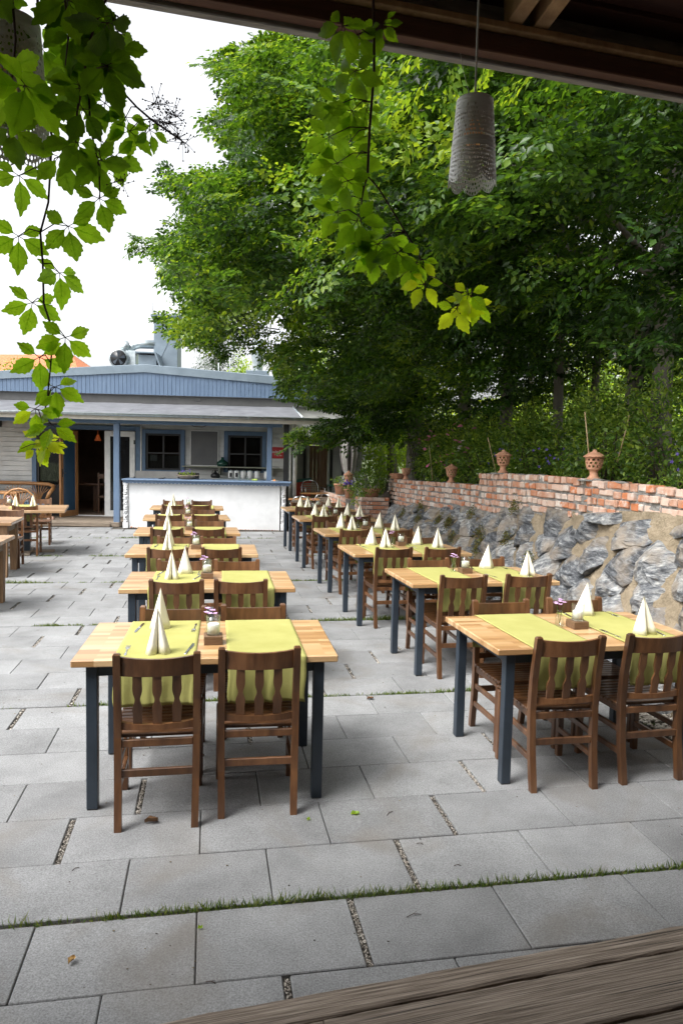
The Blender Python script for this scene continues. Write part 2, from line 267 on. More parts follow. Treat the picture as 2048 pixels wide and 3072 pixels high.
# ------------------------------------------------------------ mesh builder
class MB:
    def __init__(s): s.v = []; s.f = []; s.m = []; s.t = []; s.sm = []
    def add(s, vs, fs, mi=0, T=None, tint=.5, smooth=False):
        o = len(s.v)
        s.v += [tuple(T @ Vector(v)) for v in vs] if T is not None else [tuple(v) for v in vs]
        s.f += [tuple(i+o for i in f) for f in fs]
        s.m += [mi]*len(fs); s.t += [tint]*len(fs); s.sm += [smooth]*len(fs)
        return s
    def box(s, lo, hi, b=0, mi=0, T=None, tint=.5):
        c = [(l+h)/2 for l, h in zip(lo, hi)]; h_ = [abs(h-l)/2 for l, h in zip(lo, hi)]
        b = min(b, min(h_)*.9)
        if b <= 0:
            vs = [(c[0]+x*h_[0], c[1]+y*h_[1], c[2]+z*h_[2]) for x in (-1, 1) for y in (-1, 1) for z in (-1, 1)]
            fs = [(0, 1, 3, 2), (4, 6, 7, 5), (0, 4, 5, 1), (2, 3, 7, 6), (0, 2, 6, 4), (1, 5, 7, 3)]
            return s.add(vs, fs, mi, T, tint)
        vs = []; idx = {}
        for x in (-1, 1):
            for y in (-1, 1):
                for z in (-1, 1):
                    for a in range(3):
                        q = [h_[k]-(0 if k == a else b) for k in range(3)]
                        idx[x, y, z, a] = len(vs); vs.append((x*q[0], y*q[1], z*q[2]))
        fs = []
        for a in range(3):
            o = [k for k in range(3) if k != a]
            for sg in (-1, 1):
                f = []
                for p, q in ((-1, -1), (1, -1), (1, 1), (-1, 1)):
                    k = [0]*3; k[a] = sg; k[o[0]] = p; k[o[1]] = q; f.append(idx[(*k, a)])
                fs.append(f)
        for a in range(3):                      # edges running along axis a
            o = [k for k in range(3) if k != a]
            for p in (-1, 1):
                for q in (-1, 1):
                    f = []
                    for e, w in ((-1, o[0]), (1, o[0]), (1, o[1]), (-1, o[1])):
                        k = [0]*3; k[a] = e; k[o[0]] = p; k[o[1]] = q; f.append(idx[(*k, w)])
                    fs.append(f)
        for x in (-1, 1):
            for y in (-1, 1):
                for z in (-1, 1): fs.append([idx[x, y, z, a] for a in range(3)])
        out = []
        for f in fs:
            p = [Vector(vs[i]) for i in f]; n = (p[1]-p[0]).cross(p[2]-p[0])
            out.append(f if n.dot(sum(p, Vector())) > 0 else f[::-1])
        return s.add([(v[0]+c[0], v[1]+c[1], v[2]+c[2]) for v in vs], out, mi, T, tint)
    def beam(s, a, b, w, h, up=(0, 0, 1), bev=0, mi=0, tint=.5):
        a, b = Vector(a), Vector(b); d = b-a; L = d.length; d.normalize()
        x = d; y = Vector(up).cross(x)
        if y.length < 1e-4: y = Vector((0, 1, 0)).cross(x)
        y.normalize(); z = x.cross(y)
        T = Matrix((x, y, z)).transposed().to_4x4(); T.translation = (a+b)/2
        return s.box((-L/2, -w/2, -h/2), (L/2, w/2, h/2), bev, mi, T, tint)
    def tube(s, pts, r, n=8, mi=0, tint=.5, closed=False):
        pts = [Vector(p) for p in pts]; k = len(pts)
        rs = r if isinstance(r, (list, tuple)) else [r]*k
        vs = []; prev = None
        for i, p in enumerate(pts):
            if closed: d = pts[(i+1) % k]-pts[i-1]
            else: d = pts[min(i+1, k-1)]-pts[max(i-1, 0)]
            if d.length < 1e-9: d = Vector((0, 0, 1))
            d.normalize()
            if prev is None:
                a = Vector((0, 0, 1)) if abs(d.z) < .9 else Vector((1, 0, 0))
                x = a.cross(d).normalized()
            else:
                x = prev-d*prev.dot(d)
                if x.length < 1e-6: x = Vector((1, 0, 0)).cross(d)
                x.normalize()
            prev = x; y = d.cross(x)
            for j in range(n):
                t = 2*math.pi*j/n; vs.append(p+x*(rs[i]*math.cos(t))+y*(rs[i]*math.sin(t)))
        fs = []
        for i in range(k if closed else k-1):
            i2 = (i+1) % k
            for j in range(n): j2 = (j+1) % n; fs.append((i*n+j, i*n+j2, i2*n+j2, i2*n+j))
        if not closed: fs.append(tuple(range(n))[::-1]); fs.append(tuple((k-1)*n+j for j in range(n)))
        return s.add(vs, fs, mi, None, tint, True)
    def lathe(s, prof, n=24, mi=0, T=None, tint=.5, cap=True):
        vs = []; fs = []
        for (r, z) in prof:
            for j in range(n): t = 2*math.pi*j/n; vs.append((r*math.cos(t), r*math.sin(t), z))
        k = len(prof)
        for i in range(k-1):
            for j in range(n): j2 = (j+1) % n; fs.append((i*n+j, i*n+j2, (i+1)*n+j2, (i+1)*n+j))
        if cap: fs.append(tuple(range(n))[::-1]); fs.append(tuple((k-1)*n+j for j in range(n)))
        return s.add(vs, fs, mi, T, tint, True)
    def prism(s, poly, d0, d1, T=None, mi=0, tint=.5):
        n = len(poly); vs = [(x, d0, z) for x, z in poly]+[(x, d1, z) for x, z in poly]
        fs = [tuple(range(n)), tuple(range(n, 2*n))[::-1]]+[(i, i+n, (i+1) % n+n, (i+1) % n) for i in range(n)]
        return s.add(vs, fs, mi, T, tint)
    def blob(s, c, r, sub=1, jit=.2, mi=0, tint=.5, sc=(1, 1, 1)):
        g = ICO[sub]; q = rnd.random()*50
        vs = []
        for v in g[0]:
            k = 1+jit*noise.noise(Vector(v)*1.7+Vector((q, q, q)))*2
            vs.append((c[0]+v[0]*r*k*sc[0], c[1]+v[1]*r*k*sc[1], c[2]+v[2]*r*k*sc[2]))
        return s.add(vs, g[1], mi, None, tint, True)
    def build(s, name, mats, parent=None, loc=None, rot=None, recalc=False):
        me = bpy.data.meshes.new(name); me.from_pydata(s.v, [], s.f)
        if not isinstance(mats, (list, tuple)): mats = [mats]
        for m in mats: me.materials.append(m)
        me.polygons.foreach_set('material_index', s.m); me.polygons.foreach_set('use_smooth', s.sm)
        at = me.attributes.new('tint', 'FLOAT', 'FACE'); at.data.foreach_set('value', s.t)
        if recalc:
            import bmesh
            bm = bmesh.new(); bm.from_mesh(me); bmesh.ops.recalc_face_normals(bm, faces=bm.faces); bm.to_mesh(me); bm.free()
        me.update()
        o = bpy.data.objects.new(name, me); COL.objects.link(o)
        if parent: o.parent = parent
        if loc is not None: o.location = loc
        if rot is not None: o.rotation_euler = rot if isinstance(rot, (tuple, list)) else (0, 0, rot)
        return o
import bmesh
ICO = {}
for k in (1, 2, 3):
    bm = bmesh.new(); bmesh.ops.create_icosphere(bm, subdivisions=k, radius=1)
    bm.verts.ensure_lookup_table(); ICO[k] = ([tuple(v.co) for v in bm.verts], [tuple(v.index for v in f.verts) for f in bm.faces]); bm.free()

def thing(name, label, cat, loc=(0, 0, 0), rot=0, group=None):
    o = bpy.data.objects.new(name, None); COL.objects.link(o); o.location = loc
    o.rotation_euler = rot if isinstance(rot, (tuple, list)) else (0, 0, rot); o.empty_display_size = .1
    return tag(o, label, cat, group)
def tag(o, label, cat, group=None):
    o['label'] = label; o['category'] = cat
    if group: o['group'] = group
    return o
def struct(o): o['kind'] = 'structure'; return o
def dup(o, loc=None, rot=None, label=None, parent=None):
    c = o.copy(); COL.objects.link(c)
    if parent: c.parent = parent
    if loc is not None: c.location = loc
    if rot is not None: c.rotation_euler = rot if isinstance(rot, (tuple, list)) else (0, 0, rot)
    if label: c['label'] = label
    for ch in list(o.children): dup(ch, parent=c)
    return c

# leaves: one folded pair of triangles each
def leaves(name, Pb, D, N, L, W, tint, mat, parent=None, fold=.18, loc=None):
    n = len(Pb); D = D/np.linalg.norm(D, axis=1, keepdims=True)
    S = np.cross(D, N); S /= np.maximum(np.linalg.norm(S, axis=1, keepdims=True), 1e-6); N = np.cross(S, D)
    L = L[:, None]; W = W[:, None]
    mid = Pb+D*L*.45+N*W*fold
    V = np.stack([Pb, mid+S*W*.5, Pb+D*L-N*L*.06, mid-S*W*.5], 1)
    me = bpy.data.meshes.new(name); me.vertices.add(n*4); me.vertices.foreach_set('co', V.reshape(-1).astype(np.float32))
    base = (np.arange(n)*4)[:, None]
    F = np.concatenate([base+np.array([[0, 1, 2]]), base+np.array([[0, 2, 3]])], 1).reshape(-1)
    me.loops.add(n*6); me.loops.foreach_set('vertex_index', F.astype(np.int32))
    me.polygons.add(n*2); me.polygons.foreach_set('loop_start', np.arange(0, n*6, 3, dtype=np.int32))
    me.update(calc_edges=True)
    a = me.attributes.new('tint', 'FLOAT', 'FACE'); a.data.foreach_set('value', np.repeat(np.clip(tint, 0, 1), 2).astype(np.float32))
    me.materials.append(mat)
    o = bpy.data.objects.new(name, me); COL.objects.link(o)
    if parent: o.parent = parent
    if loc is not None: o.location = loc
    return o
# ------------------------------------------------------------ light
SUN_EL, SUN_AZ = R(54), R(-126)          # azimuth from +Y towards +X (negative: from the left)
w = bpy.data.worlds.new('World'); scene.world = w; w.use_nodes = True
wn, wl = w.node_tree.nodes, w.node_tree.links
sky = wn.new('ShaderNodeTexSky'); sky.sky_type = 'NISHITA'; sky.sun_disc = False
sky.sun_elevation = SUN_EL; sky.sun_rotation = SUN_AZ; sky.air_density = 1.0; sky.dust_density = 5; sky.ozone_density = 1
hs = wn.new('ShaderNodeHueSaturation'); hs.inputs['Saturation'].default_value = .12; hs.inputs['Value'].default_value = 1.22
wl.new(sky.outputs[0], hs.inputs['Color']); wl.new(hs.outputs[0], wn['Background'].inputs['Color'])
wn['Background'].inputs['Strength'].default_value = .15
sd = bpy.data.lights.new('sun', 'SUN'); sun = bpy.data.objects.new('sun', sd); COL.objects.link(sun)
sd.energy = 1.1; sd.angle = R(22); sd.color = (1, .985, .955)
dv = Vector((math.cos(SUN_EL)*math.sin(SUN_AZ), math.cos(SUN_EL)*math.cos(SUN_AZ), math.sin(SUN_EL)))
sun.rotation_euler = dv.to_track_quat('Z', 'Y').to_euler()
vs_ = scene.view_settings; vs_.view_transform = 'Standard'; vs_.look = 'None'; vs_.exposure = 1.16; vs_.gamma = 1
scene.render.engine = 'CYCLES'
cy = scene.cycles; cy.use_denoising = True; cy.max_bounces = 7; cy.diffuse_bounces = 3; cy.glossy_bounces = 3; cy.transmission_bounces = 6; cy.transparent_max_bounces = 16; cy.sample_clamp_indirect = 6
try: cy.denoiser = 'OPENIMAGEDENOISE'
except Exception: pass

# ------------------------------------------------------------ ground, bank, paving
g = MB(); g.box((-220, -60, -.6), (220, 330, -.06), tint=.5)
struct(g.build('ground', P('meadow_ground', [(.3, (.05, .075, .025)), (.7, (.12, .14, .06))], 3, .95, .5, 20, rand=False)))
# raised planted bank behind the retaining wall
vs = []; fs = []
us = [3.62, 3.9, 4.6, 5.6, 7.5, 12, 30, 80]; ns = [-3+1.0*i for i in range(21)]+[20, 26, 40]
def bankz(u, n):
    z = 1.38-.03*max(0, n-8)
    if n > 14.4: z -= min(.45, (n-14.4)*.3)
    return z+.1*min(u-3.6, 3)+.08*noise.noise(Vector((u*.7, n*.7, 3)))
for u in us:
    for n in ns: vs.append(LF(u, n, bankz(u, n)-.08))
k = len(ns)
for i in range(len(us)-1):
    for j in range(k-1): fs.append((i*k+j, (i+1)*k+j, (i+1)*k+j+1, i*k+j+1))
o0 = len(vs)
for n in ns: vs.append(LF(3.62, n, -.3))
for j in range(k-1): fs.append((j, j+1, o0+j+1, o0+j))
struct(MB().add(vs, fs).build('planted_bank', M['soil'], recalc=True))

# joint rows (n of every grass joint), six slab rows between each
G = [-2.06, .32, 2.70, 5.08, 7.46, 9.89, 12.38, 14.94, 17.5]
slabs = MB(); strips = []; rows = []
for gi in range(len(G)-1):
    for r_ in range(6): rows.append((G[gi]+(G[gi+1]-G[gi])*r_/6, G[gi]+(G[gi+1]-G[gi])*(r_+1)/6, gi, r_))
def inside(u, n):
    p = LF(u, n); d = Vector((p.x-BO.x, p.y-BO.y)); U = d.x*CB+d.y*SB; v = -d.x*SB+d.y*CB
    return v < (.16 if U < -.2 or U > 3.7 else -.01)
Pp = 1.76
for ri, (n0, n1, gi, r_) in enumerate(rows):
    if n1 < .7: continue
    ref = .545+.2925*(ri-17)            # row 17 is the one in front of the first grass joint
    lo = n0+(.012 if r_ == 0 else .0022); hi = n1-(.012 if r_ == 5 else .0022)
    j = math.floor((-10-ref)/Pp)
    while ref+j*Pp < 2.9:
        s0 = ref+j*Pp; j += 1
        strips.append((s0, lo, hi))
        for q in range(3):
            a = s0+.024+q*(Pp-.024)/3+.0022; b = s0+.024+(q+1)*(Pp-.024)/3-.0022
            b = min(b, 2.86)
            if a > 2.8 or b < -9.5: continue
            if not (inside(a, hi) and inside(b, hi)): continue
            z = rnd.uniform(-.0018, .0018)
            c = LF((a+b)/2, (lo+hi)/2, z-.025)
            T = Matrix.Translation(c) @ Matrix.Rotation(TH+rnd.uniform(-.0015, .0015), 4, 'Z') @ Matrix.Rotation(rnd.uniform(-.0016, .0016), 4, 'X')
            slabs.box((-(b-a)/2, -(hi-lo)/2, -.025), ((b-a)/2, (hi-lo)/2, .025), .0035, 0, T, rnd.random())
struct(slabs.build('patio_paving', M['concrete']))
vs = [LF(-11, -1, -.014), LF(2.9, -1, -.014), LF(2.9, 18.5, -.014), LF(-11, 18.5, -.014)]
struct(MB().add(vs, [(0, 1, 2, 3)]).build('joint_bedding', P('dark_jointing_grit', [(.3, (.03, .026, .02)), (.7, (.13, .115, .095))], 90, .95, .8, 200, rand=False)))
# grit in the open joints
pb = MB()
for (s0, lo, hi) in strips:
    c = LF(s0, lo)
    if c.y > 9.5 or c.y < 1.5 or abs(c.x) > c.y*.62+.3: continue
    k_ = 260 if c.y < 4 else (70 if c.y < 6.5 else 30); rr = .0032 if c.y < 4 else .005
    sparse = rnd.random()
    for _ in range(int(k_*(.5+.6*sparse))):
        p = LF(s0+rnd.uniform(.002, .022), rnd.uniform(lo+.005, hi-.005), -.006+rnd.uniform(-.004, .002))
        pb.blob(p, rr*rnd.uniform(.6, 1.4), 1, .3, 0, rnd.random(), (1, rnd.uniform(.6, 1), .7))
o = pb.build('joint_gravel', M['pebble']); o['kind'] = 'stuff'
# pebble bed at the foot of the stone wall
pb = MB()
for _ in range(5200):
    n = 2.4+abs(rnd.gauss(0, 1))*3.2; u = rnd.uniform(2.87, 3.22)
    if n > 13: continue
    pb.blob(LF(u, n, -.005+rnd.uniform(0, .022)), rnd.uniform(.008, .021), 1, .3, 0, rnd.random(), (1, rnd.uniform(.6, 1), rnd.uniform(.5, .8)))
o = pb.build('pebble_bed', M['pebble']); o['kind'] = 'stuff'

# grass in the wide joints
Pb = []; D = []; L = []; tn = []
for gi, gn in enumerate(G[2:8]):
    dens = [560, 700, 800, 550, 420, 300][gi]; u0, u1 = -9.3, 2.85
    if gi == 0: u0 = -1.6
    for _ in range(int((u1-u0)*dens)):
        u = rnd.uniform(u0, u1)
        cl = noise.noise(Vector((u*2.3, gn, 0)))+.5*noise.noise(Vector((u*9, gn, 1)))
        if gi == 0:
            if u < -.72 and not (u < -1.12): continue
            if u < -.45 and rnd.random() < .4: continue
            thr = -.25
        else: thr = -.1
        cl2 = noise.noise(Vector((u*.9, gn*3, 7)))
        if cl+.8*cl2 < thr+rnd.uniform(-.25, .2): continue
        p = LF(u, gn+rnd.gauss(0, .008), -.012)
        Pb.append(p); D.append((rnd.gauss(0, .5), rnd.gauss(0, .5), 1)); L.append(rnd.uniform(.014, .052)*(1+.9*max(0, cl+cl2))); tn.append(rnd.random())
Pb = np.array(Pb); D = np.array(D); L = np.array(L)*.85
N_ = np.cross(D, NR.randn(len(D), 3)); N_ /= np.linalg.norm(N_, axis=1, keepdims=True)
o = leaves('joint_grass', Pb, D, N_, L, np.full(len(L), .0032)*(1+.12*Pb[:, 1]), np.array(tn), M['grass'], fold=.2); o['kind'] = 'stuff'

# ------------------------------------------------------------ timber deck (camera stands on it)
DA = R(15.9)
def DK(u, n, z=0): return Vector((u, n, z))
def rough_plank(mb, u0, u1, n0, n1, z0, z1, tint, seg=220, amp=.002):
    vs = []; fs = []
    for i in range(seg+1):
        u = u0+(u1-u0)*i/seg
        a = amp*noise.noise(Vector((u*9, n0*7, 1)))*2; b = amp*noise.noise(Vector((u*7, n1*7, 5)))*2+amp*noise.noise(Vector((u*23, n1*7, 5))); c = amp*.5*noise.noise(Vector((u*4, n0, 9)))
        for (n, z) in ((n0+a, z0), (n0+a, z1-.006+c), (n0+a+.006, z1+c), (n1+b-.008, z1+c), (n1+b, z1-.01+c), (n1+b, z0)): vs.append(DK(u, n, z))
    for i in range(seg):
        for j in range(6): fs.append((i*6+j, i*6+(j+1) % 6, (i+1)*6+(j+1) % 6, (i+1)*6+j))
    fs.append(tuple(range(6))); fs.append(tuple(seg*6+j for j in range(6))[::-1])
    mb.add(vs, fs, 0, None, tint)
dk = MB()
edges = [2.017, 1.910, 1.690, 1.478, 1.26, 1.04, .82, .60, .38, .16, -.06, -.3, -.6, -.9, -1.2]
for i in range(len(edges)-1):
    hi, lo = edges[i], edges[i+1]+.008
    if i == 1:
        rough_plank(dk, -2.6, .52, lo, hi, .02, .12, .35); rough_plank(dk, .524, 4.5, lo, hi, .02, .122, .7)
    else: rough_plank(dk, -2.6, 4.5, lo, hi, .02, .12, rnd.random(), amp=.0035 if i == 0 else .002)
deck = dk.build('timber_deck', M['deck'], None, (0, 0, 0), DA, recalc=True); tag(deck, 'weathered timber deck of broad planks at the bottom right corner', 'deck')

# ------------------------------------------------------------ open roof over the camera
RA = R(15.2)
def RF(u, n, z=0): return Vector((u*math.cos(RA)-n*math.sin(RA), u*math.sin(RA)+n*math.cos(RA), z))
roof = thing('veranda_roof', 'dark brown wooden veranda roof overhead across the top edge', 'roof', (0, 0, 0), RA)
rb = MB(); rb.box((-14, 1.945, 2.872), (10, 1.985, 2.925), .003); rb.build('edge_beam', M['beamwood'], roof)
rb = MB(); rb.box((-14, 1.988, 2.862), (10, 2.018, 3.06), .003); rb.build('weathered_fascia', M['greylath'], roof)
rb = MB(); rb.box((-14, 1.925, 2.927), (10, 1.985, 2.947), .003); rb.build('wall_plate', M['rafter'], roof)
for uu in (-3.85, -3.24, -2.63, -2.02, -1.41, -.8, -.2, .41, .992, 1.072, 1.635, 2.25, 2.86, 3.47, 4.08):
    rb = MB(); rb.beam((uu, 1.96, 2.987), (uu, -4.8, 2.987+6.76*.14), .045, .085, bev=.003); rb.build('rafter', M['rafter'], roof)
rb = MB()
for i in range(56):
    n1_ = 2.04-i*.125; zz = 3.032+(1.96-n1_)*.14
    rb.box((-14, n1_-.131, zz), (10, n1_, zz+.032), .003, tint=rnd.random())
rb.build('roof_boards', M['roofwood'], roof)
rb = MB(); rb.box((-14, -4.6, 0), (10, -4.5, 3.9)); rb.build('added_light_block_wall', M['roofwood'], roof)  # unseen wall added behind the camera to block light from the rear
for uu, nn in ((-3.2, 1.94), (3.6, 1.94)):
    rb = MB(); rb.box((uu-.06, nn-.05, 0), (uu+.06, nn+.03, 2.87), .005); rb.build('post', M['beamwood'], roof)

# ------------------------------------------------------------ furniture prototypes
def make_chair(mat=None):
    m = mat or M['chair']
    t = thing('wooden_chair', 'x', 'chair')
    W2 = .195
    for sx in (-1, 1):
        mb = MB()
        pts = [(0, -.045), (.22, -.012), (.43, .0), (.60, -.012), (.83, -.052)]
        wds = [.036, .037, .04, .037, .032]
        vs = []; fs = []
        for (z, y), d in zip(pts, wds):
            x = sx*(W2-.0175-(.43-z)*.012*(z < .43))
            zt = z-(.006 if z == .83 else 0)
            for dx, dy in ((-.0165, -d/2), (.0165, -d/2), (.0165, d/2), (-.0165, d/2)): vs.append((x+dx, y+dy, zt))
        for i in range(4):
            for j in range(4): fs.append((i*4+j, i*4+(j+1) % 4, i*4+4+(j+1) % 4, i*4+4+j))
        x = sx*(W2-.0175); b0 = len(vs)
        for dx, dy in ((-.011, -.010), (.011, -.010), (.011, .010), (-.011, .010)): vs.append((x+dx, -.054+dy, .832))
        for j in range(4): fs.append((16+j, 16+(j+1) % 4, b0+(j+1) % 4, b0+j))
        fs.append((b0, b0+1, b0+2, b0+3)); fs.append((3, 2, 1, 0))
        o = mb.add(vs, fs).build('back_post', m, t)
        mb = MB(); mb.box((sx*(W2-.008)-.018, .365, 0), (sx*(W2-.008)+.018, .40, .41), .004); mb.build('leg', m, t)
    # curved rails (bowed backwards)
    def rail(z0, z1, th, bow, yb, n=10, lean=0):
        vs = []; fs = []
        for i in range(n+1):
            x = (-1+2*i/n)*(W2-.034); k_ = 1-(x/(W2-.034))**2; y = yb-bow*k_
            zt = z1-.008*k_
            for (dy, z) in ((-th/2, z0), (th/2, z0), (th/2-lean, zt), (-th/2-lean, zt)): vs.append((x, y+dy, z))
        for i in range(n):
            for j in range(4): fs.append((i*4+j, i*4+(j+1) % 4, i*4+4+(j+1) % 4, i*4+4+j))
        fs.append((3, 2, 1, 0)); fs.append(tuple(n*4+j for j in range(4)))
        return vs, fs
    mb = MB(); mb.add(*rail(.722, .812, .020, .026, -.030, lean=.010)); mb.build('top_rail', m, t, recalc=True)
    mb = MB(); mb.add(*rail(.462, .497, .024, .022, .0)); mb.build('lower_rail', m, t, recalc=True)
    for xi in (-.088, 0, .088):
        mb = MB(); K = 26; L_, R_ = [], []
        for i in range(K+1):
            s_ = i/K; z = .488+s_*.24
            hw = .020-.0085*math.exp(-((s_-.50)/.10)**2*1.0)+.0035*math.exp(-((s_-.32)/.07)**2)+.0015*math.exp(-((s_-.72)/.1)**2)
            L_.append((xi-hw, z)); R_.append((xi+hw, z))
        vs = []; fs = []
        for i in range(K+1):
            s_ = i/K; k_ = 1-(xi/.16)**2; y = -.022*k_*(1-s_)+(-.030-.026*k_)*s_
            for (x, z), dy in ((L_[i], -.006), (R_[i], -.006), (R_[i], .006), (L_[i], .006)): vs.append((x, y+dy, z))
        for i in range(K):
            for j in range(4): fs.append((i*4+j, i*4+(j+1) % 4, i*4+4+(j+1) % 4, i*4+4+j))
        fs.append((3, 2, 1, 0)); fs.append(tuple(K*4+j for j in range(4)))
        mb.add(vs, fs); mb.build('back_slat', m, t, recalc=True)
    mb = MB()
    for i in range(9):
        y = .012+i*.044; dz = .006*math.cos((i-4)/4*1.4)
        mb.box((-W2-.002, y, .417-dz), (W2+.002, y+.037, .434-dz), .003)
    for sx in (-1, 1): mb.box((sx*(W2-.02)-.011, .02, .378), (sx*(W2-.02)+.011, .37, .412), .003)
    mb.box((-W2+.04, .372, .378), (W2-.04, .392, .412), .003)
    mb.build('seat', m, t)
    for nm, z0, z1, y in (('back_stretcher', .378, .414, -.006), ('back_stretcher', .238, .275, -.012)):
        mb = MB(); mb.box((-W2+.034, y-.009, z0), (W2-.034, y+.009, z1), .003); mb.build(nm, m, t)
    for sx in (-1, 1):
        for z in (.285, .165):
            mb = MB(); mb.box((sx*(W2-.018)-.009, -.005 if z > .2 else -.01, z-.016), (sx*(W2-.018)+.009, .368, z+.016), .003); mb.build('side_stretcher', m, t)
    return t
TW, TD = 1.273, .784
def make_table():
    t = thing('dining_table', 'x', 'table')
    mb = MB(); mb.box((-TW/2, -TD/2, .715), (TW/2, TD/2, .75), .005); mb.build('tabletop', M['tablewood'], t)
    mb = MB()
    for sy in (-1, 1): mb.box((-TW/2+.117, sy*(TD/2-.06)-.015, .66), (TW/2-.117, sy*(TD/2-.06)+.015, .712), .002)
    for sx in (-1, 1): mb.box((sx*(TW/2-.09)-.015, -TD/2+.087, .66), (sx*(TW/2-.09)+.015, TD/2-.087, .712), .002)
    mb.build('apron', M['leg'], t)
    for sx in (-1, 1):
        for sy in (-1, 1):
            mb = MB(); x, y = sx*(TW/2-.09), sy*(TD/2-.06); mb.box((x-.0265, y-.0265, .004), (x+.0265, y+.0265, .714), .003)
            mb.box((x-.024, y-.024, 0), (x+.024, y+.024, .006), mi=1); mb.build('leg', [M['leg'], M['black']], t)
    return t
def make_cloth(w=.385, front=.225, back=.215, seed=0):
    mb = MB(); nx, nm = 26, 20; z = .7535
    prof = []
    for i in range(9): s_ = i/8; prof.append(('f', s_))
    pts = []
    ny = 12
    path = []
    for i in range(ny+1): path.append((-TD/2-.011, z-front+ (front-.008)*i/ny, 1-i/ny))
    path.append((-TD/2-.006, z-.002, 0)); path.append((-TD/2+.006, z+.0005, 0))
    for i in range(1, 12): path.append((-TD/2+TD*i/12, z+.0005, 0))
    path.append((TD/2-.006, z+.0005, 0)); path.append((TD/2+.006, z-.002, 0))
    for i in range(ny+1): path.append((TD/2+.011, z-.008-(back-.008)*i/ny, i/ny))
    vs = []; fs = []
    for j, (y, zz, hang) in enumerate(path):
        for i in range(nx+1):
            x = -w/2+w*i/nx
            wv = hang*(.010*math.sin(x*38+seed*2+(1 if y > 0 else 0)*2)+.006*math.sin(x*71+seed))
            sg = -1 if y < 0 else 1
            cr = .0012*math.sin(y*9)*(0 if hang else 1)
            vs.append((x*(1-.03*hang)+hang*.006*math.sin(zz*30+seed), y+sg*(abs(wv)+wv*.3+.002), zz+(0 if hang else .0018*math.exp(-((y-.03)/.012)**2)+.0010*noise.noise(Vector((x*14+seed, y*14, seed))))+.003*hang*math.sin(x*20+seed)))
    k_ = nx+1
    for j in range(len(path)-1):
        for i in range(nx): fs.append((j*k_+i, j*k_+i+1, (j+1)*k_+i+1, (j+1)*k_+i))
    mb.add(vs, fs, 0, None, .5, True)
    o = mb.build('table_runner', M['cloth'])
    sm = o.modifiers.new('thick', 'SOLIDIFY'); sm.thickness = .0016; sm.offset = 1
    return o
def make_napkin():
    mb = MB(); h = .222
    def sheet(p0, p1, bulge, n=5, K=5):
        """paper panel from the apex to the base edge p0-p1"""
        vs = []; fs = []
        for i in range(n+1):
            f = i/n; x = p0[0]*(1-f)+p1[0]*f; y = p0[1]*(1-f)+p1[1]*f
            nx_, ny_ = p1[1]-p0[1], -(p1[0]-p0[0]); k_ = bulge*math.sin(math.pi*f)*4
            x += nx_*k_; y += ny_*k_
            for j in range(K+1):
                q = j/K; vs.append((x*q, y*q, h*(1-q)))
        for i in range(n):
            for j in range(K): fs.append((i*(K+1)+j, i*(K+1)+j+1, (i+1)*(K+1)+j+1, (i+1)*(K+1)+j))
        mb.add(vs, fs, 0, None, .5, True)
    F_, N0, Rr, Bk = (-.036, -.062), (0, -.020), (.056, .02), (.010, .060)
    sheet(N0, F_, -.035); sheet(F_, (-.054, .012), -.03); sheet((-.054, .012), Bk, 0)
    sheet(N0, (.036, -.062), .035); sheet((.036, -.062), Rr, .03); sheet(Rr, Bk, 0)
    o = mb.build('folded_napkin', M['napkin'], recalc=True)
    sm = o.modifiers.new('thick', 'SOLIDIFY'); sm.thickness = .0012
    return o
def make_holder():
    t = thing('candle_holder', 'x', 'candle holder')
    mb = MB(); mb.box((-.048, -.048, 0), (.048, .048, .045), .002); mb.build('wooden_block', M['block'], t)
    mb = MB(); mb.lathe([(.0, .046), (.036, .046), (.0365, .145), (.0345, .145), (.034, .049), (0, .049)], 24, cap=False); mb.build('glass_jar', M['glass'], t)
    mb = MB(); mb.lathe([(0, .050), (.031, .050), (.0315, .098), (.029, .103), (.004, .099)], 20, cap=False); mb.tube([(0, 0, .098), (.001, 0, .108)], .001, 5); mb.build('candle', M['wax'], t)
    return t
def make_vase():
    t = thing('flower_vase', 'x', 'vase')
    mb = MB(); mb.lathe([(0, .001), (.024, .001), (.026, .01), (.025, .055), (.017, .072), (.017, .092), (.019, .095), (.016, .095), (.015, .072), (.022, .055), (.023, .006), (0, .004)], 18, cap=False); mb.build('glass_bottle', M['glass'], t)
    mb = MB()
    for k_ in range(4):
        a = k_*1.6; mb.tube([(0, 0, .01), (.012*math.cos(a), .012*math.sin(a), .08), (.028*math.cos(a), .028*math.sin(a), .125)], .0013, 5)
    mb.build('stems', M['leaf'], t)
    mb = MB()
    for k_ in range(6):
        a = k_*1.05+.3; rr = .028 if k_ else 0; cx, cy_, cz = rr*math.cos(a), rr*math.sin(a), .128+.012*(k_ % 3)
        for q in range(9):
            b_ = q*math.tau/9
            d = Vector((math.cos(b_), math.sin(b_), .35+.3*rnd.random())).normalized()*.019
            s_ = Vector((-math.sin(b_), math.cos(b_), 0))*.0055
            c_ = Vector((cx, cy_, cz))
            mb.add([c_, c_+d*.6+s_, c_+d, c_+d*.6-s_], [(0, 1, 2, 3)])
    mb.build('blossoms', M['lilac'], t)
    return t
def make_fork():
    mb = MB(); mb.box((-.006, -.09, 0), (.006, -.05, .0025), .001); mb.box((-.003, -.05, .0005), (.003, .035, .003), .001); mb.box((-.011, .035, 0), (.011, .052, .0025), .001)
    for x in (-.009, -.003, .003, .009): mb.box((x-.0015, .052, 0), (x+.0015, .095, .002), .0005)
    return mb.build('fork', M['steel'])
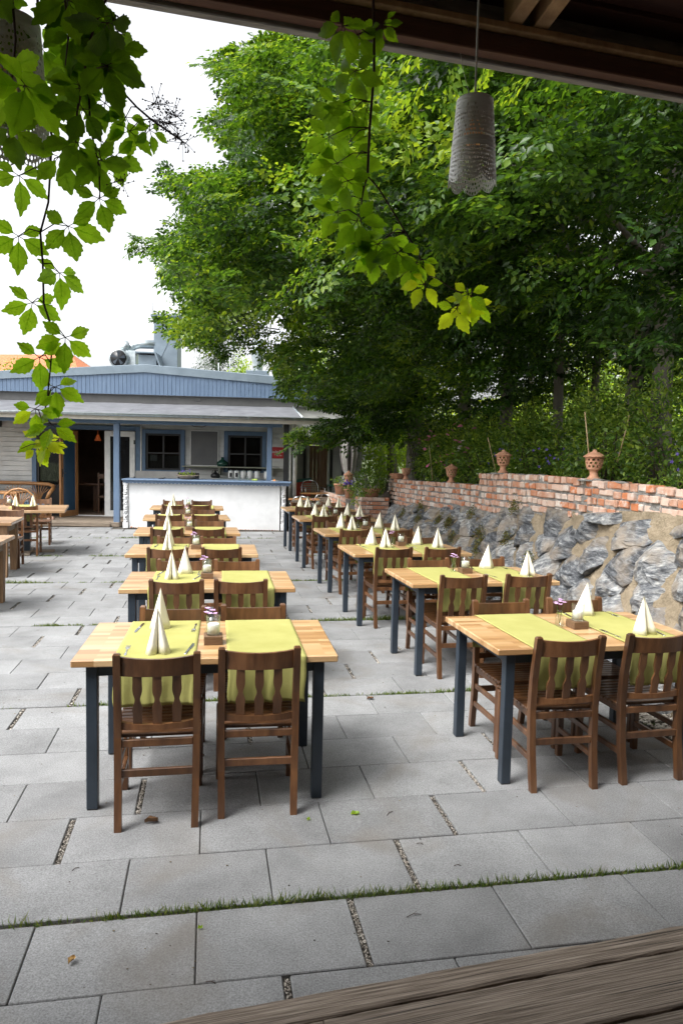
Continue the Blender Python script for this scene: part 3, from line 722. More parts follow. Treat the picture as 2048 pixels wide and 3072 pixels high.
def make_knife():
    mb = MB(); mb.box((-.0065, -.105, 0), (.0065, -.005, .004), .0015)
    mb.add([(-.006, -.005, .001), (.009, -.005, .001), (.010, .06, .001), (.004, .105, .001), (-.006, .105, .001), (-.006, -.005, .0025), (.009, -.005, .0015), (.010, .06, .0015), (.004, .105, .0015), (-.006, .105, .0025)],
           [(4, 3, 2, 1, 0), (5, 6, 7, 8, 9), (0, 1, 6, 5), (1, 2, 7, 6), (2, 3, 8, 7), (3, 4, 9, 8), (4, 0, 5, 9)])
    return mb.build('knife', M['steel'])

PROTO = {}
def place(kind, loc, rot, label, cat, group=None, maker=None):
    if kind not in PROTO:
        PROTO[kind] = maker(); o = PROTO[kind]; o.location = loc; o.rotation_euler = (0, 0, rot)
    else: o = dup(PROTO[kind], loc, rot)
    return tag(o, label, cat, group)
ORD = ['nearest', 'second', 'third', 'fourth', 'fifth', 'farthest']
TT = [(-.69, 3.84, 9.1), (-1.02, 5.64, 9.5), (-1.50, 7.40, 9.5), (-1.94, 9.19, 11.5), (-2.37, 11.12, 13), (-2.78, 13.11, 10.5)]
RT = [(1.37, 4.25, 12.4), (1.10, 6.16, 12.8), (.67, 7.81, 12.5), (.33, 9.60, 13), (-.10, 11.57, 12.5), (-.45, 13.5, 12.5)]
CH = {'T0fl': (-.82, 3.24, 10.5), 'T0fr': (-.37, 3.38, 8.9), 'T0bl': (-.98, 4.26, 6), 'T0br': (-.52, 4.36, 9.7),
'T1fl': (-1.18, 5.23, 8), 'T1fr': (-.73, 5.31, 8), 'T1bl': (-1.36, 6.16, 9), 'T1br': (-.89, 6.22, 10),
'T2fl': (-1.65, 6.9, 10), 'T2fr': (-1.15, 7.0, 12), 'T2bl': (-1.8, 7.88, 11.8), 'T2br': (-1.34, 7.92, 11.7),
'T3fl': (-2.11, 8.8, 12), 'T3fr': (-1.63, 8.91, 12), 'T3bl': (-2.27, 9.74, 8), 'T3br': (-1.79, 9.84, 13),
'T4fl': (-2.57, 10.83, 14), 'T4fr': (-2.06, 10.95, 14), 'T4bl': (-2.71, 11.69, 9), 'T4br': (-2.25, 11.79, 12),
'T5fl': (-2.92, 12.6, 12), 'T5fr': (-2.48, 12.72, 14), 'T5bl': (-3.2, 13.83, 10), 'T5br': (-2.68, 13.93, 14),
'R0fl': (1.22, 3.74, 10), 'R0fr': (1.73, 3.9, 12.9), 'R0bl': (1.06, 4.68, 12), 'R0br': (1.58, 4.82, 7),
'R1fl': (.98, 5.69, 11), 'R1fr': (1.51, 5.86, 11.5), 'R1bl': (.81, 6.57, 9), 'R1br': (1.35, 6.74, 9),
'R2fl': (.53, 7.37, 13), 'R2fr': (1.04, 7.47, 13), 'R2bl': (.38, 8.29, 9.4), 'R2br': (.92, 8.42, 10),
'R3fl': (.17, 9.12, 15), 'R3fr': (.71, 9.27, 12.9), 'R3bl': (-.02, 10.11, 8), 'R3br': (.56, 10.14, 12),
'R4fl': (-.26, 11.12, 17), 'R4fr': (.26, 11.2, 14), 'R4bl': (-.42, 12.0, 10), 'R4br': (.1, 12.1, 11),
'R5fl': (-.66, 13.12, 14), 'R5fr': (-.07, 13.18, 14), 'R5bl': (-.8, 14.12, 12), 'R5br': (-.22, 14.3, 12)}
for row, tabs in (('T', TT), ('R', RT)):
    rown = 'middle row' if row == 'T' else 'wall row'
    for i, (x, y, a) in enumerate(tabs):
        A_ = R(a)
        tn_ = f'{ORD[i]} table of the {rown}'
        place('table', (x, y, 0), A_, f'beech-topped dining table with dark metal legs, {ORD[i]} in the {rown}', 'table', 'beech dining tables set in two rows', make_table)
        def TL(lx, ly, z=0): return Vector((x+lx*math.cos(A_)-ly*math.sin(A_), y+lx*math.sin(A_)+ly*math.cos(A_), z))
        for sd_, cx in (('left', -.243), ('right', .281)):
            if (row, i) == ('R', 0) or (row, i) == ('R', 1): cx += -.005 if sd_ == 'left' else .035
            k_ = 'cloth%d' % ((i+(sd_ == 'right')) % 2)
            place(k_, (*TL(cx+rnd.uniform(-.01, .01), 0)[:2], rnd.uniform(0, .0004)), A_+R(rnd.uniform(-.8, .8)), f'lime green runner over the {sd_} seats of the {tn_}', 'table runner', 'lime green table runners', (lambda q=i: make_cloth(seed=q*1.7, front=.225+.01*q)))
        for c_ in ('fl', 'fr', 'bl', 'br'):
            cx, cy_, ca = CH[f'{row}{i}{c_}']
            front = c_[0] == 'f'; rr = R(ca)+(0 if front else math.pi)
            front = c_[0] == 'f'; dx_, dy_ = cx-x, cy_-y; lx_, ly_ = dx_*math.cos(A_)+dy_*math.sin(A_), -dx_*math.sin(A_)+dy_*math.cos(A_)
            ca = a+max(-2.2, min(2.2, ca-a)); lim = TD/2+.062
            if front: ly_ = min(ly_, -lim)
            else: ly_ = max(ly_, lim)
            cx, cy_ = x+lx_*math.cos(A_)-ly_*math.sin(A_), y+lx_*math.sin(A_)+ly_*math.cos(A_); rr = R(ca)+(0 if front else math.pi)
            off = .052; cx -= .012 if row == 'R' and i < 2 else 0; cy_ -= .012 if row == 'R' and c_[0] == 'f' else 0
            q = Vector((math.sin(R(ca)), -math.cos(R(ca)), 0))*off*(-1 if front else 1)
            place('chair', (cx+q.x, cy_+q.y, 0), rr, f'brown chair, {"near" if front else "far"} {"left" if c_[1]=="l" else "right"} side of the {tn_}', 'chair', 'brown wooden chairs at the beech tables', make_chair)
        # table setting
        if row == 'T':
            naps = [(-.245, -.29, 5), (-.275, .21, 190)]; hold = (.02, -.11) if i == 0 else ((-.02, .06) if i == 1 else (.02, .02))
            if i == 1: naps = [(-.29, .01, 8), (-.20, .26, 150)]
            if i > 1: naps = [(-.25, -.17, 5+i*3), (-.255, .2, 185+i*4)]
        elif i < 2:
            naps = [(.30, .33, 200), (.36, -.17, 12)] if i == 0 else [(.31, .32, 195), (.485, -.1, 10)]; hold = (.05, .01) if i == 0 else (.0, .09)
        else:
            naps = [(-.26, .33, 200), (-.17, .10, 10), (.28, .33, 200), (.42, .08, 10)]; hold = (.06, .27)
        for q, (nx_, ny_, na) in enumerate(naps):
            side = 'left' if nx_ < 0 else 'right'; fb = 'near' if ny_ == min(t_[1] for t_ in naps if (t_[0] < 0) == (nx_ < 0)) else 'far'
            nk = place('napkin', (*TL(nx_, ny_)[:2], .756), A_+R(na), f'cream folded napkin, {fb} {side} setting, {tn_}', 'napkin', 'cream pyramid napkins', make_napkin)
            nk.scale = (rnd.uniform(1.15, 1.35), 1.15, rnd.uniform(.93, 1.0)) if row == 'R' else (rnd.uniform(.95, 1.1), 1, rnd.uniform(.97, 1.03))
            if i < 3:
                sg = 1 if ny_ > 0.05 else -1
                if i == 0 and row == 'R' and fb == 'near': fy = -.17
                else: fy = ny_+(.0 if sg > 0 else .04)
                if i == 1 and row == 'R' and fb == 'near': fy = -.1
                cxx = -.243 if nx_ < 0 else .281+(.03 if row == 'R' else 0)
                sgx = -1 if fb == 'near' else 1
                place('fork', (*TL(cxx+sgx*.155, fy)[:2], .756), A_+(0 if fb == 'near' else math.pi)+R(rnd.uniform(-8, 8)), f'steel fork, {fb} {side} setting, {tn_}', 'fork', 'steel forks', make_fork)
                place('knife', (*TL(cxx-sgx*.148, fy+.01)[:2], .756), A_+(0 if fb == 'near' else math.pi)+R(rnd.uniform(-14, 2)), f'steel knife, {fb} {side} setting, {tn_}', 'knife', 'steel knives', make_knife)
        hx, hy = hold
        place('holder', (*TL(hx, hy)[:2], .7505), A_+R(rnd.uniform(-4, 4)), f'white candle jar on a wooden block, {tn_}', 'candle holder', 'candle jars on wooden blocks', make_holder)
        vx, vy = (hx-.022, hy+.105) if row == 'T' else (hx-.09, hy+.05)
        place('vase', (*TL(vx, vy)[:2], .7505), A_+rnd.uniform(0, 6), f'glass vase of lilac blossoms, {tn_}', 'vase', 'lilac posy vases', make_vase)

# ------------------------------------------------------------ rustic tables at the left edge
LA = R(14)
def rustic(name_label, corner, L, Dp, legs, ang, top=.042):
    """corner = back right corner (world); legs at local insets"""
    t = thing('rustic_table', name_label, 'table', (corner[0], corner[1], 0), ang, 'rustic timber tables at the left edge')
    mb = MB()
    n = 5
    for i in range(n):
        y1 = -Dp*i/n; y0 = -Dp*(i+1)/n+.0015; mb.box((-L, y0, .75-top), (0, y1, .75+rnd.uniform(-.001, .001)), .004)
    mb.build('tabletop', M['rustictop'], t)
    mb = MB(); mb.box((-L+.12, -Dp+.07, .60), (-.12, -Dp+.10, .706), .003); mb.box((-L+.12, -.10, .60), (-.12, -.07, .706), .003); mb.box((-.115, -Dp+.1, .60), (-.085, -.1, .706), .003)
    mb.build('apron', M['oldwood'], t)
    for (lx, ly, w_) in legs:
        mb = MB(); vs = []
        for z, h_ in ((0, w_*.42), (.707, w_*.55)):
            for dx, dy in ((-1, -1), (1, -1), (1, 1), (-1, 1)): vs.append((lx+dx*h_, ly+dy*h_, z))
        mb.add(vs, [(3, 2, 1, 0), (4, 5, 6, 7), (0, 1, 5, 4), (1, 2, 6, 5), (2, 3, 7, 6), (3, 0, 4, 7)])
        mb.build('leg', M['oldlegs'], t)
    return t
M['oldlegs'] = P('aged_leg_timber', [(.3, (.13, .07, .035)), (.55, (.24, .14, .07)), (.8, (.33, .23, .15))], 5, .7, .4, 40, (8, 8, .7), bdist=.003)
rustic('rustic thick-legged timber table cut by the left edge, closest to the camera', (-3.72, 8.27), 1.6, .85, [(-.14, -.14, .11), (-.14, -.70, .11), (-1.5, -.14, .11), (-1.5, -.7, .11)], R(12))
rustic('rustic timber table with a lime runner at the left edge, second from the camera', (-4.60, 10.52), 1.7, .92, [(-.12, -.12, .10), (-.12, -.80, .10), (-1.5, -.14, .10), (-1.5, -.7, .10)], R(14))
t = thing('pedestal_table', 'long plank table on one black pedestal in front of the house bench', 'table', (-4.86, 12.95, 0), R(18), 'rustic timber tables at the left edge')
mb = MB()
for i in range(6): mb.box((-1.75, -1.3+.216*i, .71), (0, -1.3+.216*i+.2145, .75), .004)
mb.build('tabletop', M['rustictop'], t)
mb = MB(); mb.box((-.75, -.72, .03), (-.58, -.55, .71), .006); mb.box((-.95, -.95, .66), (-.4, -.3, .708), .004); mb.build('pedestal', M['leg'], t)
mb = MB(); mb.box((-1.25, -.72, 0), (-.2, -.58, .035), .004); mb.box((-.8, -1.1, 0), (-.55, -.2, .03), .004); mb.build('base', M['oldwood'], t)
for k_, (x, y, a, lb) in enumerate([(-4.93, 9.95, 14, 'lime runner over the end of the second rustic table at the left edge'), (-5.30, 12.30, 18, 'lime runner over the near end of the long pedestal table'), (-5.98, 12.1, 18, 'lime runner at the far left of the long pedestal table')]):
    place('cloth%d' % (k_ % 2), (x-.1, y+.05, .0008), R(a)+(0 if k_ else 0), lb, 'table runner', 'lime green table runners')
for (x, y, a, lb, kk) in [(-5.10, 11.72, 17, 'slat-backed wooden chair facing the long pedestal table from the camera side', 0), (-5.56, 13.41, 197, 'lighter wooden chair at the right end behind the long pedestal table', 0), (-6.3, 13.2, 197, 'wooden chair at the left end behind the long pedestal table', 0), (-4.93, 10.78, 194, 'wooden chair behind the second rustic table at the left edge', 0)]:
    place('chair', (x, y, 0), R(a), lb, 'chair', 'brown wooden chairs at the rustic tables')
for i, (x, y, lb) in enumerate([(-5.45, 12.15, 'cream napkin left of centre on the long pedestal table'), (-5.22, 12.3, 'cream napkin nearest the right end of the long pedestal table'), (-6.0, 12.35, 'cream napkin at the far left of the long pedestal table'), (-4.86, 10.0, 'cream napkin on the second rustic table by the left edge')]):
    place('napkin', (x, y, .756), R(20+i*9), lb, 'napkin', 'cream pyramid napkins')
place('vase', (-5.78, 12.62, .751), .4, 'little glass vase of lilac blossoms on the long pedestal table', 'vase', 'lilac posy vases')
place('holder', (-5.72, 12.5, .751), .2, 'white candle in a glass jar on a wooden block, on the long pedestal table', 'candle holder', 'candle jars on wooden blocks')
# rattan bench with fan-patterned back, small table
def fan_back(mb, cx, w_, z0, z1, y, r=.012):
    n = 9
    for i in range(n):
        a = R(-62+124*i/(n-1)); x1 = cx+math.sin(a)*w_*.5; z_ = z0+(z1-z0)*(.55+.45*math.cos(a))
        mb.tube([(cx+math.sin(a)*.02, y, z0), (cx+math.sin(a)*w_*.22, y, z0+(z1-z0)*.5), (x1, y, z_)], r*.7, 6)
t = thing('rattan_bench', 'honey-brown rattan bench with curled arm along the house wall', 'bench', BF(-3.62, 1.05), BA)
mb = MB(); pts = [(-2.2, .42, .86), (-1.0, .45, .90), (.9, .45, .90), (1.45, .42, .88), (1.62, .25, .84), (1.66, 0, .78), (1.62, -.12, .68), (1.55, -.05, .55)]; mb.tube(pts, .045, 8); mb.build('back_rail', M['pine'], t)
mb = MB()
for cx in (-1.3, -.65, 0, .65, 1.2): fan_back(mb, cx, .55, .45, .87, .40)
mb.build('fan_back', M['pine'], t)
mb = MB(); mb.box((-2.2, -.1, .38), (1.5, .42, .45), .02); mb.build('seat', M['blue_dark'], t)
for x in (-2.1, -.4, 1.45):
    for y in (-.05, .38): mb = MB(); mb.tube([(x, y, 0), (x, y, .42)], .045, 8); mb.build('leg', M['pine'], t)
t = thing('bench_table', 'long honey-coloured table standing in front of the rattan bench', 'table', BF(-3.75, .35), BA)
mb = MB(); mb.box((-1.9, -.35, .71), (1.35, .35, .75), .006); mb.build('tabletop', M['pine'], t)
for x in (-1.7, 1.15):
    for y in (-.28, .28): mb = MB(); mb.tube([(x, y, 0), (x, y, .71)], .04, 8); mb.build('leg', M['pine'], t)
place('holder', BF(-3.1, .3, .751), .2, 'white candle jar on the table in front of the rattan bench', 'candle holder', 'candle jars on wooden blocks')
for i, (U_, v_, lb) in enumerate([(-2.0, -.85, 'rattan armchair with fan back behind the long pedestal table'), (-2.78, -.85, 'rattan armchair at the left edge behind the long pedestal table')]):
    t = thing('rattan_chair', lb, 'chair', BF(U_, v_), BA, 'rattan armchairs')
    mb = MB(); mb.tube([(-.32, .0, .0), (-.34, -.02, .5), (-.30, -.05, .74), (-.15, -.06, .86), (0, -.07, .89), (.15, -.06, .86), (.30, -.05, .74), (.34, -.02, .5), (.32, 0, 0)], .022, 8); mb.build('back_frame', M['pine'], t)
    mb = MB(); fan_back(mb, 0, .56, .42, .86, -.05, .012); mb.build('fan_back', M['pine'], t)
    mb = MB(); mb.box((-.3, -.02, .38), (.3, .48, .43), .015); mb.build('seat', M['pine'], t)
    for x in (-.28, .28): mb = MB(); mb.tube([(x, .45, 0), (x, .45, .4)], .022, 8); mb.build('leg', M['pine'], t)

# ------------------------------------------------------------ retaining wall
wall = thing('retaining_wall', 'retaining wall of grey boulders capped with courses of old red bricks', 'wall', (0, 0, 0))
def fu(n): return 3.55+.05*math.sin(n*.55)+.03*math.sin(n*1.3+1)       # brick face
def brick_top(n): return 1.555+.02*math.sin(n*1.1) if n < 9.15 else 1.39-.020*(n-9.15)
def brick_bot(n): return max(.82, (1.29 if n < 6 else 1.29-.066*(n-6))+.03*math.sin(n*2.7))
def stone_u(n, z):   # battered boulder face
    tz = brick_bot(n); k_ = min(1, max(0, z/tz)); return 3.08+.03*math.sin(n*.9)+(fu(n)-.02-3.08)*(k_**1.15)
NW0, NW1 = 2.2, 14.55
# bricks
bb = MB()
def brick(u0, n0, n1, z0, z1, depth, tint, wob=.006):
    c = LF((u0+u0+depth)/2, (n0+n1)/2, (z0+z1)/2)
    dn = n1-n0
    ang = math.atan2(fu(n1)-fu(n0), dn)
    T = Matrix.Translation(c) @ Matrix.Rotation(TH-ang+rnd.uniform(-.02, .02), 4, 'Z') @ Matrix.Rotation(rnd.uniform(-.03, .03), 4, 'X') @ Matrix.Rotation(rnd.uniform(-.03, .03), 4, 'Y')
    b0 = len(bb.v)
    bb.box((-depth/2+rnd.uniform(-wob, wob), -dn/2, -(z1-z0)/2), (depth/2, dn/2, (z1-z0)/2), rnd.uniform(.003, .010), 0, T, tint)
    for i in range(b0, len(bb.v)):
        v = bb.v[i]; bb.v[i] = tuple(v[k]+rnd.uniform(-.003, .003) for k in range(3))
ch = .083
for ci in range(9):
    n = NW0+rnd.uniform(0, .1)
    while n < NW1:
        L_ = rnd.choice([.105, .11, .12, .11, .12, .12, .13, .16, .225, .115]) if rnd.random() < .93 else .07
        nm = n+L_/2
        z1 = brick_top(nm)-ci*ch+.005*noise.noise(Vector((nm*3, ci, 0)))*2
        z1 += rnd.uniform(-.004, .004); z0 = z1-ch+rnd.uniform(.016, .028)
        if (z0+z1)/2 > brick_bot(nm)-.02 and n+L_ < NW1+.1:
            tint = min(1, max(0, rnd.gauss(.5, .27))); 
            if rnd.random() < .03: tint = 1
            brick(fu(nm)+rnd.uniform(-.012, .012), n+.006, n+L_-.010, z0, z1, .12, tint)
        n += L_
bb.build('brick_courses', M['brick'], wall)
# mortar body behind bricks and cap
def skin(name, mat, f0, u_back, z_of_top, z_of_bot, nn=260, nz=14, amp=.01, cap=True):
    vs = []; fs = []
    for i in range(nn+1):
        n = NW0+(NW1-NW0)*i/nn
        zb, zt = z_of_bot(n), z_of_top(n)
        for j in range(nz+1):
            z = zb+(zt-zb)*j/nz
            u = f0(n, z)+amp*noise.noise(Vector((n*9, z*9, 2)))*2+amp*noise.noise(Vector((n*30, z*30, 2)))
            vs.append(LF(u, n, z))
        vs.append(LF(u_back, n, zt+.004*noise.noise(Vector((n*5, 0, 0)))))
    K = nz+2
    for i in range(nn):
        for j in range(K-1): fs.append((i*K+j, (i+1)*K+j, (i+1)*K+j+1, i*K+j+1))
    return MB().add(vs, fs, 0, None, .5, True).build(name, mat, wall, recalc=False)
skin('brick_mortar', M['greymortar'], lambda n, z: fu(n)+.018, 3.72, lambda n: brick_top(n)-.012, lambda n: brick_bot(n)-.08, amp=.006)
skin('sandy_mortar', M['sandmortar'], lambda n, z: stone_u(n, z)+.055, 3.7, lambda n: brick_bot(n)+.02, lambda n: -.02, nz=40, amp=.018)
cap = MB()
i = 0; n = NW0
while n < NW1:
    L_ = rnd.uniform(.2, .5); z = brick_top(n+L_/2)
    if rnd.random() < .6: cap.blob(LF(3.63, n+L_/2, z-.004), .5, 2, .15, 0, .5, (.12, L_*.9, .028))
    n += L_
cap.build('mortar_cap', M['greymortar'], wall)
# boulders: voronoi cells on the battered face, each bulged and faceted
seeds = []
zrow = 0
rown = 0
while True:
    n = NW0+rnd.uniform(0, .2); any_ = False
    while n < NW1:
        big = 1 if n < 9 else (.8 if n < 11.5 else .55)
        w_ = rnd.uniform(.38, .78)*big
        hgt = .205*(1 if n < 9 else (.85 if n < 11.5 else .62))
        z = .08+rown*hgt+rnd.uniform(-.055, .055)*big
        if z < brick_bot(n)+.02: seeds.append((n+w_/2, z)); any_ = True
        n += w_
    rown += 1
    if not any_: break
def cell(i, rad=.9):
    sx, sz = seeds[i]; poly = [(sx-rad, sz-rad), (sx+rad, sz-rad), (sx+rad, sz+rad), (sx-rad, sz+rad)]
    for j, (qx, qz) in enumerate(seeds):
        if j == i or abs(qx-sx) > 1.4 or abs(qz-sz) > 1.2: continue
        mx, mz = (sx+qx)/2, (sz+qz)/2; dx, dz = (qx-sx), (qz-sz)*2.6
        out = []
        for a in range(len(poly)):
            p, q = poly[a], poly[(a+1) % len(poly)]
            dp = (p[0]-mx)*dx+(p[1]-mz)*dz; dq = (q[0]-mx)*dx+(q[1]-mz)*dz
            if dp <= 0: out.append(p)
            if dp*dq < 0: t_ = dp/(dp-dq); out.append((p[0]+(q[0]-p[0])*t_, p[1]+(q[1]-p[1])*t_))
        poly = out
        if len(poly) < 3: return None
    out = [(x, min(max(z, .0), brick_bot(x)+.01)) for x, z in poly]
    return out
st = MB(); moss_spots = []
for i in range(len(seeds)):
    poly = cell(i)
    if not poly: continue
    cx = sum(p[0] for p in poly)/len(poly); cz = sum(p[1] for p in poly)/len(poly)
    area = abs(sum(poly[a][0]*poly[(a+1) % len(poly)][1]-poly[(a+1) % len(poly)][0]*poly[a][1] for a in range(len(poly))))/2
    if area < .006: continue
    sz_ = math.sqrt(area)
    K = 30; rings = 8; q = rnd.random()*90
    R_ = []
    shr = rnd.uniform(.97, 1.08) if cx < 9 else rnd.uniform(.94, 1.02)
    for k_ in range(K):
        a = math.tau*k_/K; dx, dz = math.cos(a), math.sin(a); best = 9
        for e in range(len(poly)):
            p, qq = poly[e], poly[(e+1) % len(poly)]; ex, ez = qq[0]-p[0], qq[1]-p[1]
            den = dx*ez-dz*ex
            if abs(den) < 1e-9: continue
            t_ = ((p[0]-cx)*ez-(p[1]-cz)*ex)/den; s_ = ((p[0]-cx)*dz-(p[1]-cz)*dx)/den
            if t_ > 0 and -.001 <= s_ <= 1.001: best = min(best, t_)
        if best > 1: best = .1
        R_.append(best*shr*(1+.10*noise.noise(Vector((dx*1.3+q, dz*1.3, 0)))))
    R_ = [(R_[k_-1]*.08+R_[k_]*.84+R_[(k_+1) % K]*.08) for k_ in range(K)]
    Hh = min(.115, .32*sz_)*rnd.uniform(.6, 1.2)
    planes = [(Hh*rnd.uniform(.6, 1.0), rnd.uniform(-.5, .5), rnd.uniform(-.55, .45)) for _ in range(5)]
    planes += [(Hh*rnd.uniform(.9, 1.2), .9*math.cos(a_), .9*math.sin(a_)) for a_ in [rnd.uniform(0, 6.28) for _ in range(3)]]
    vs = []; fs = []; tint = rnd.random()
    for r_ in range(rings+1):
        f = [1.0, 1.0, .95, .87, .75, .58, .40, .2, 0][r_]
        for k_ in range(K):
            a = math.tau*k_/K; x = math.cos(a)*R_[k_]*f; z = math.sin(a)*R_[k_]*f
            if r_ == 0: h = -.07
            else:
                h = min(min(pl[0]-pl[1]*x-pl[2]*z for pl in planes), Hh*(1.02-f**8)*1.3)
                h += .010*noise.noise(Vector((x*14+q, z*14, 1)))*2+.022*noise.noise(Vector((x*5+q, z*5, 4)))
                h += .006*noise.noise(Vector((x*40+q, z*40, 1)))
            n_, z_ = cx+x, cz+z
            vs.append(LF(stone_u(n_, z_)-h+.012, n_, z_-.12*h))
    for r_ in range(rings):
        for k_ in range(K): fs.append((r_*K+k_, (r_+1)*K+k_, (r_+1)*K+(k_+1) % K, r_*K+(k_+1) % K))
    st.add(vs, fs, 0, None, tint, False)
    if 7.2 < cx < 12.3 and rnd.random() < .5: moss_spots.append((poly[rnd.randrange(len(poly))]))
st.build('boulder_facing', M['rock'], wall, recalc=True)
Pb = []; D = []; N_ = []
for (n, z) in moss_spots:
    for _ in range(260):
        nn, zz = n+rnd.gauss(0, .07), z+rnd.gauss(0, .045)
        if zz < .05: continue
        Pb.append(LF(stone_u(nn, zz)-.01-rnd.random()*.035, nn, zz)); D.append((rnd.gauss(-.5, .7), rnd.gauss(-.3, .7), rnd.gauss(.5, .5))); N_.append((rnd.gauss(0, 1), rnd.gauss(0, 1), 1))
Pb, D, N_ = np.array(Pb), np.array(D), np.array(N_)
leaves('moss', Pb, D, N_, NR.uniform(.012, .03, len(Pb)), NR.uniform(.008, .018, len(Pb)), NR.rand(len(Pb)), M['moss'], wall)
# low brick wall and pillar at the far end
lw = thing('low_brick_wall', 'low red brick wall with a square pillar at the far end of the boulder wall', 'wall')
bb = MB()
def bwall(u0, u1, n0, n1, ztop, zb=0):
    nc = int((ztop-zb)/.083)
    for ci in range(nc):
        z1 = ztop-ci*.083; z0 = z1-.065
        n = n0-(.06 if ci % 2 else 0)
        while n < n1:
            a, b = max(n, n0), min(n+.125, n1)
            if b-a > .03: bb.box((u0+rnd.uniform(-.006, .006), a+.005, z0), (u0+.1, b-.005, z1), .006, 0, None, min(1, max(0, rnd.gauss(.5, .28))))
            n += .125
        u = u0-(.06 if ci % 2 else 0)
        while u < u1:
            a, b = max(u, u0+.1), min(u+.24, u1)
            if b-a > .03: bb.box((a+.005, n0+rnd.uniform(-.006, .006), z0), (b-.005, n0+.1, z1), .006, 0, None, min(1, max(0, rnd.gauss(.5, .25))))
            u += .24
bwall(2.93, 3.5, 13.9, 14.5, .93); bwall(2.75, 3.1, 14.62, 18.0, .86)
bb.build('brickwork', M['brick'], lw)
mb = MB(); mb.box((2.945, 13.915, -.05), (3.5, 14.6, .925)); mb.box((2.765, 14.6, -.05), (3.1, 18, .852)); mb.build('mortar', M['greymortar'], lw)
lw.rotation_euler = (0, 0, TH)

# ------------------------------------------------------------ lattice shells (terracotta lanterns, lace lamps)
def lattice(mb, prof, cols, hole, thick, n_in=8, phase=0, mi=0, scallop=None, solid_rows=(), tint=.5, skip=None):
    """prof: list of (r,z) from top to bottom; each cell gets an oval hole"""
    rows_ = len(prof)-1
    def pt(a, s_, off):
        i = min(int(s_), rows_-1); f = s_-i
        r = prof[i][0]*(1-f)+prof[i+1][0]*f-off; z = prof[i][1]*(1-f)+prof[i+1][1]*f
        if scallop: z -= scallop(a, s_)
        return (r*math.cos(a), r*math.sin(a), z)
    for i in range(rows_):
        for j in range(cols):
            ph = phase*(i % 2)*.5
            a0 = (j+ph)/cols*math.tau; a1 = (j+1+ph)/cols*math.tau
            outer = []
            m_ = n_in//4
            cs = [(0, 0), (1, 0), (1, 1), (0, 1)]
            for e in range(4):
                for q in range(m_):
                    t_ = q/m_; x = cs[e][0]*(1-t_)+cs[(e+1) % 4][0]*t_; y = cs[e][1]*(1-t_)+cs[(e+1) % 4][1]*t_; outer.append((x, y))
            h = hole(i, j) if callable(hole) else hole
            if i in solid_rows or h <= 0:
                vs = [pt(a0, i, 0), pt(a1, i, 0), pt(a1, i+1, 0), pt(a0, i+1, 0), pt(a0, i, thick), pt(a1, i, thick), pt(a1, i+1, thick), pt(a0, i+1, thick)]
                mb.add(vs, [(0, 3, 2, 1), (4, 5, 6, 7), (3, 7, 6, 2)], mi, None, tint, True); continue
            N4 = len(outer); vs = []
            inner = []
            for (x, y) in outer:
                dx, dy = x-.5, y-.5; l = math.hypot(dx, dy); k_ = h*.5/l; inner.append((.5+dx*k_, .5+dy*k_))
            for off in (0, thick):
                for lst in (outer, inner):
                    for (x, y) in lst: vs.append(pt(a0+(a1-a0)*x, i+y, off))
            fs = []
            for q in range(N4):
                q2 = (q+1) % N4
                fs.append((q, N4+q, N4+q2, q2)); fs.append((2*N4+q, 2*N4+q2, 3*N4+q2, 3*N4+q)); fs.append((N4+q, 3*N4+q, 3*N4+q2, N4+q2))
            mb.add(vs, fs, mi, None, tint, False)
def make_urn(lid=True):
    t = thing('terracotta_lantern', 'x', 'lantern')
    mb = MB(); mb.lathe([(0, 0), (.062, 0), (.064, .012), (.040, .035), (.034, .07), (.040, .085), (.058, .095), (.070, .11), (.0, .11)], 22, cap=False); mb.build('foot', M['terracotta'], t)
    mb = MB(); lattice(mb, [(.084, .205), (.083, .175), (.078, .145), (.070, .112)], 11, lambda i, j: .80, .012, 4, 1); mb.tube([(.083*math.cos(a), .083*math.sin(a), .207) for a in [k_*math.tau/24 for k_ in range(24)]], .0075, 6, closed=True)
    mb.build('lattice_bowl', M['terracotta'], t)
    if lid:
        mb = MB(); mb.lathe([(0, .214), (.105, .214), (.106, .222), (.085, .232), (.062, .250), (.040, .262), (.022, .266), (.022, .275), (.012, .286), (0, .288)], 24, cap=False); mb.build('lid', M['terracotta'], t)
    return t
for (n, z, a, lid, lb) in [(6.43, 1.565, 0, 1, 'largest-looking lidded terracotta lantern nearest the camera on the brick wall'), (8.51, 1.57, .3, 1, 'lidded terracotta lantern second from the right on the brick wall'), (10.64, 1.365, .7, 1, 'lidded terracotta lantern on the lower brick wall beside the white roses'), (13.33, 1.315, .2, 0, 'small lidless terracotta lantern next to the stacked pots')]:
    q = LF(fu(n)+.09, n, z)
    if lid: place('urn', q, a, lb, 'lantern', 'terracotta lanterns on the walls', make_urn)
    else: tag(make_urn(False), lb, 'lantern', 'terracotta lanterns on the walls').location = q
    if n < 9:
        mb = MB(); mb.lathe([(0, 0), (.15, 0), (.145, .014), (0, .016)], 20, cap=False); o = mb.build('slate_plinth', M['greymortar'], None, (q.x, q.y, z-.014)); tag(o, f'flat grey mortar pad under the {"nearest" if n<7 else "second"} wall lantern', 'pad')
u5 = place('urn', at_y(1045, 1440, 15.6)-Vector((0, 0, .16)), .4, 'lidded terracotta lantern on a pedestal beside the folded parasol', 'lantern', 'terracotta lanterns on the walls'); u5.scale = (1.05, 1.05, 1.25)
u5z = u5.location.z
t = thing('stone_pedestal', 'slim grey stone pedestal carrying the farthest terracotta lantern', 'pedestal', (u5.location.x, u5.location.y, 0))
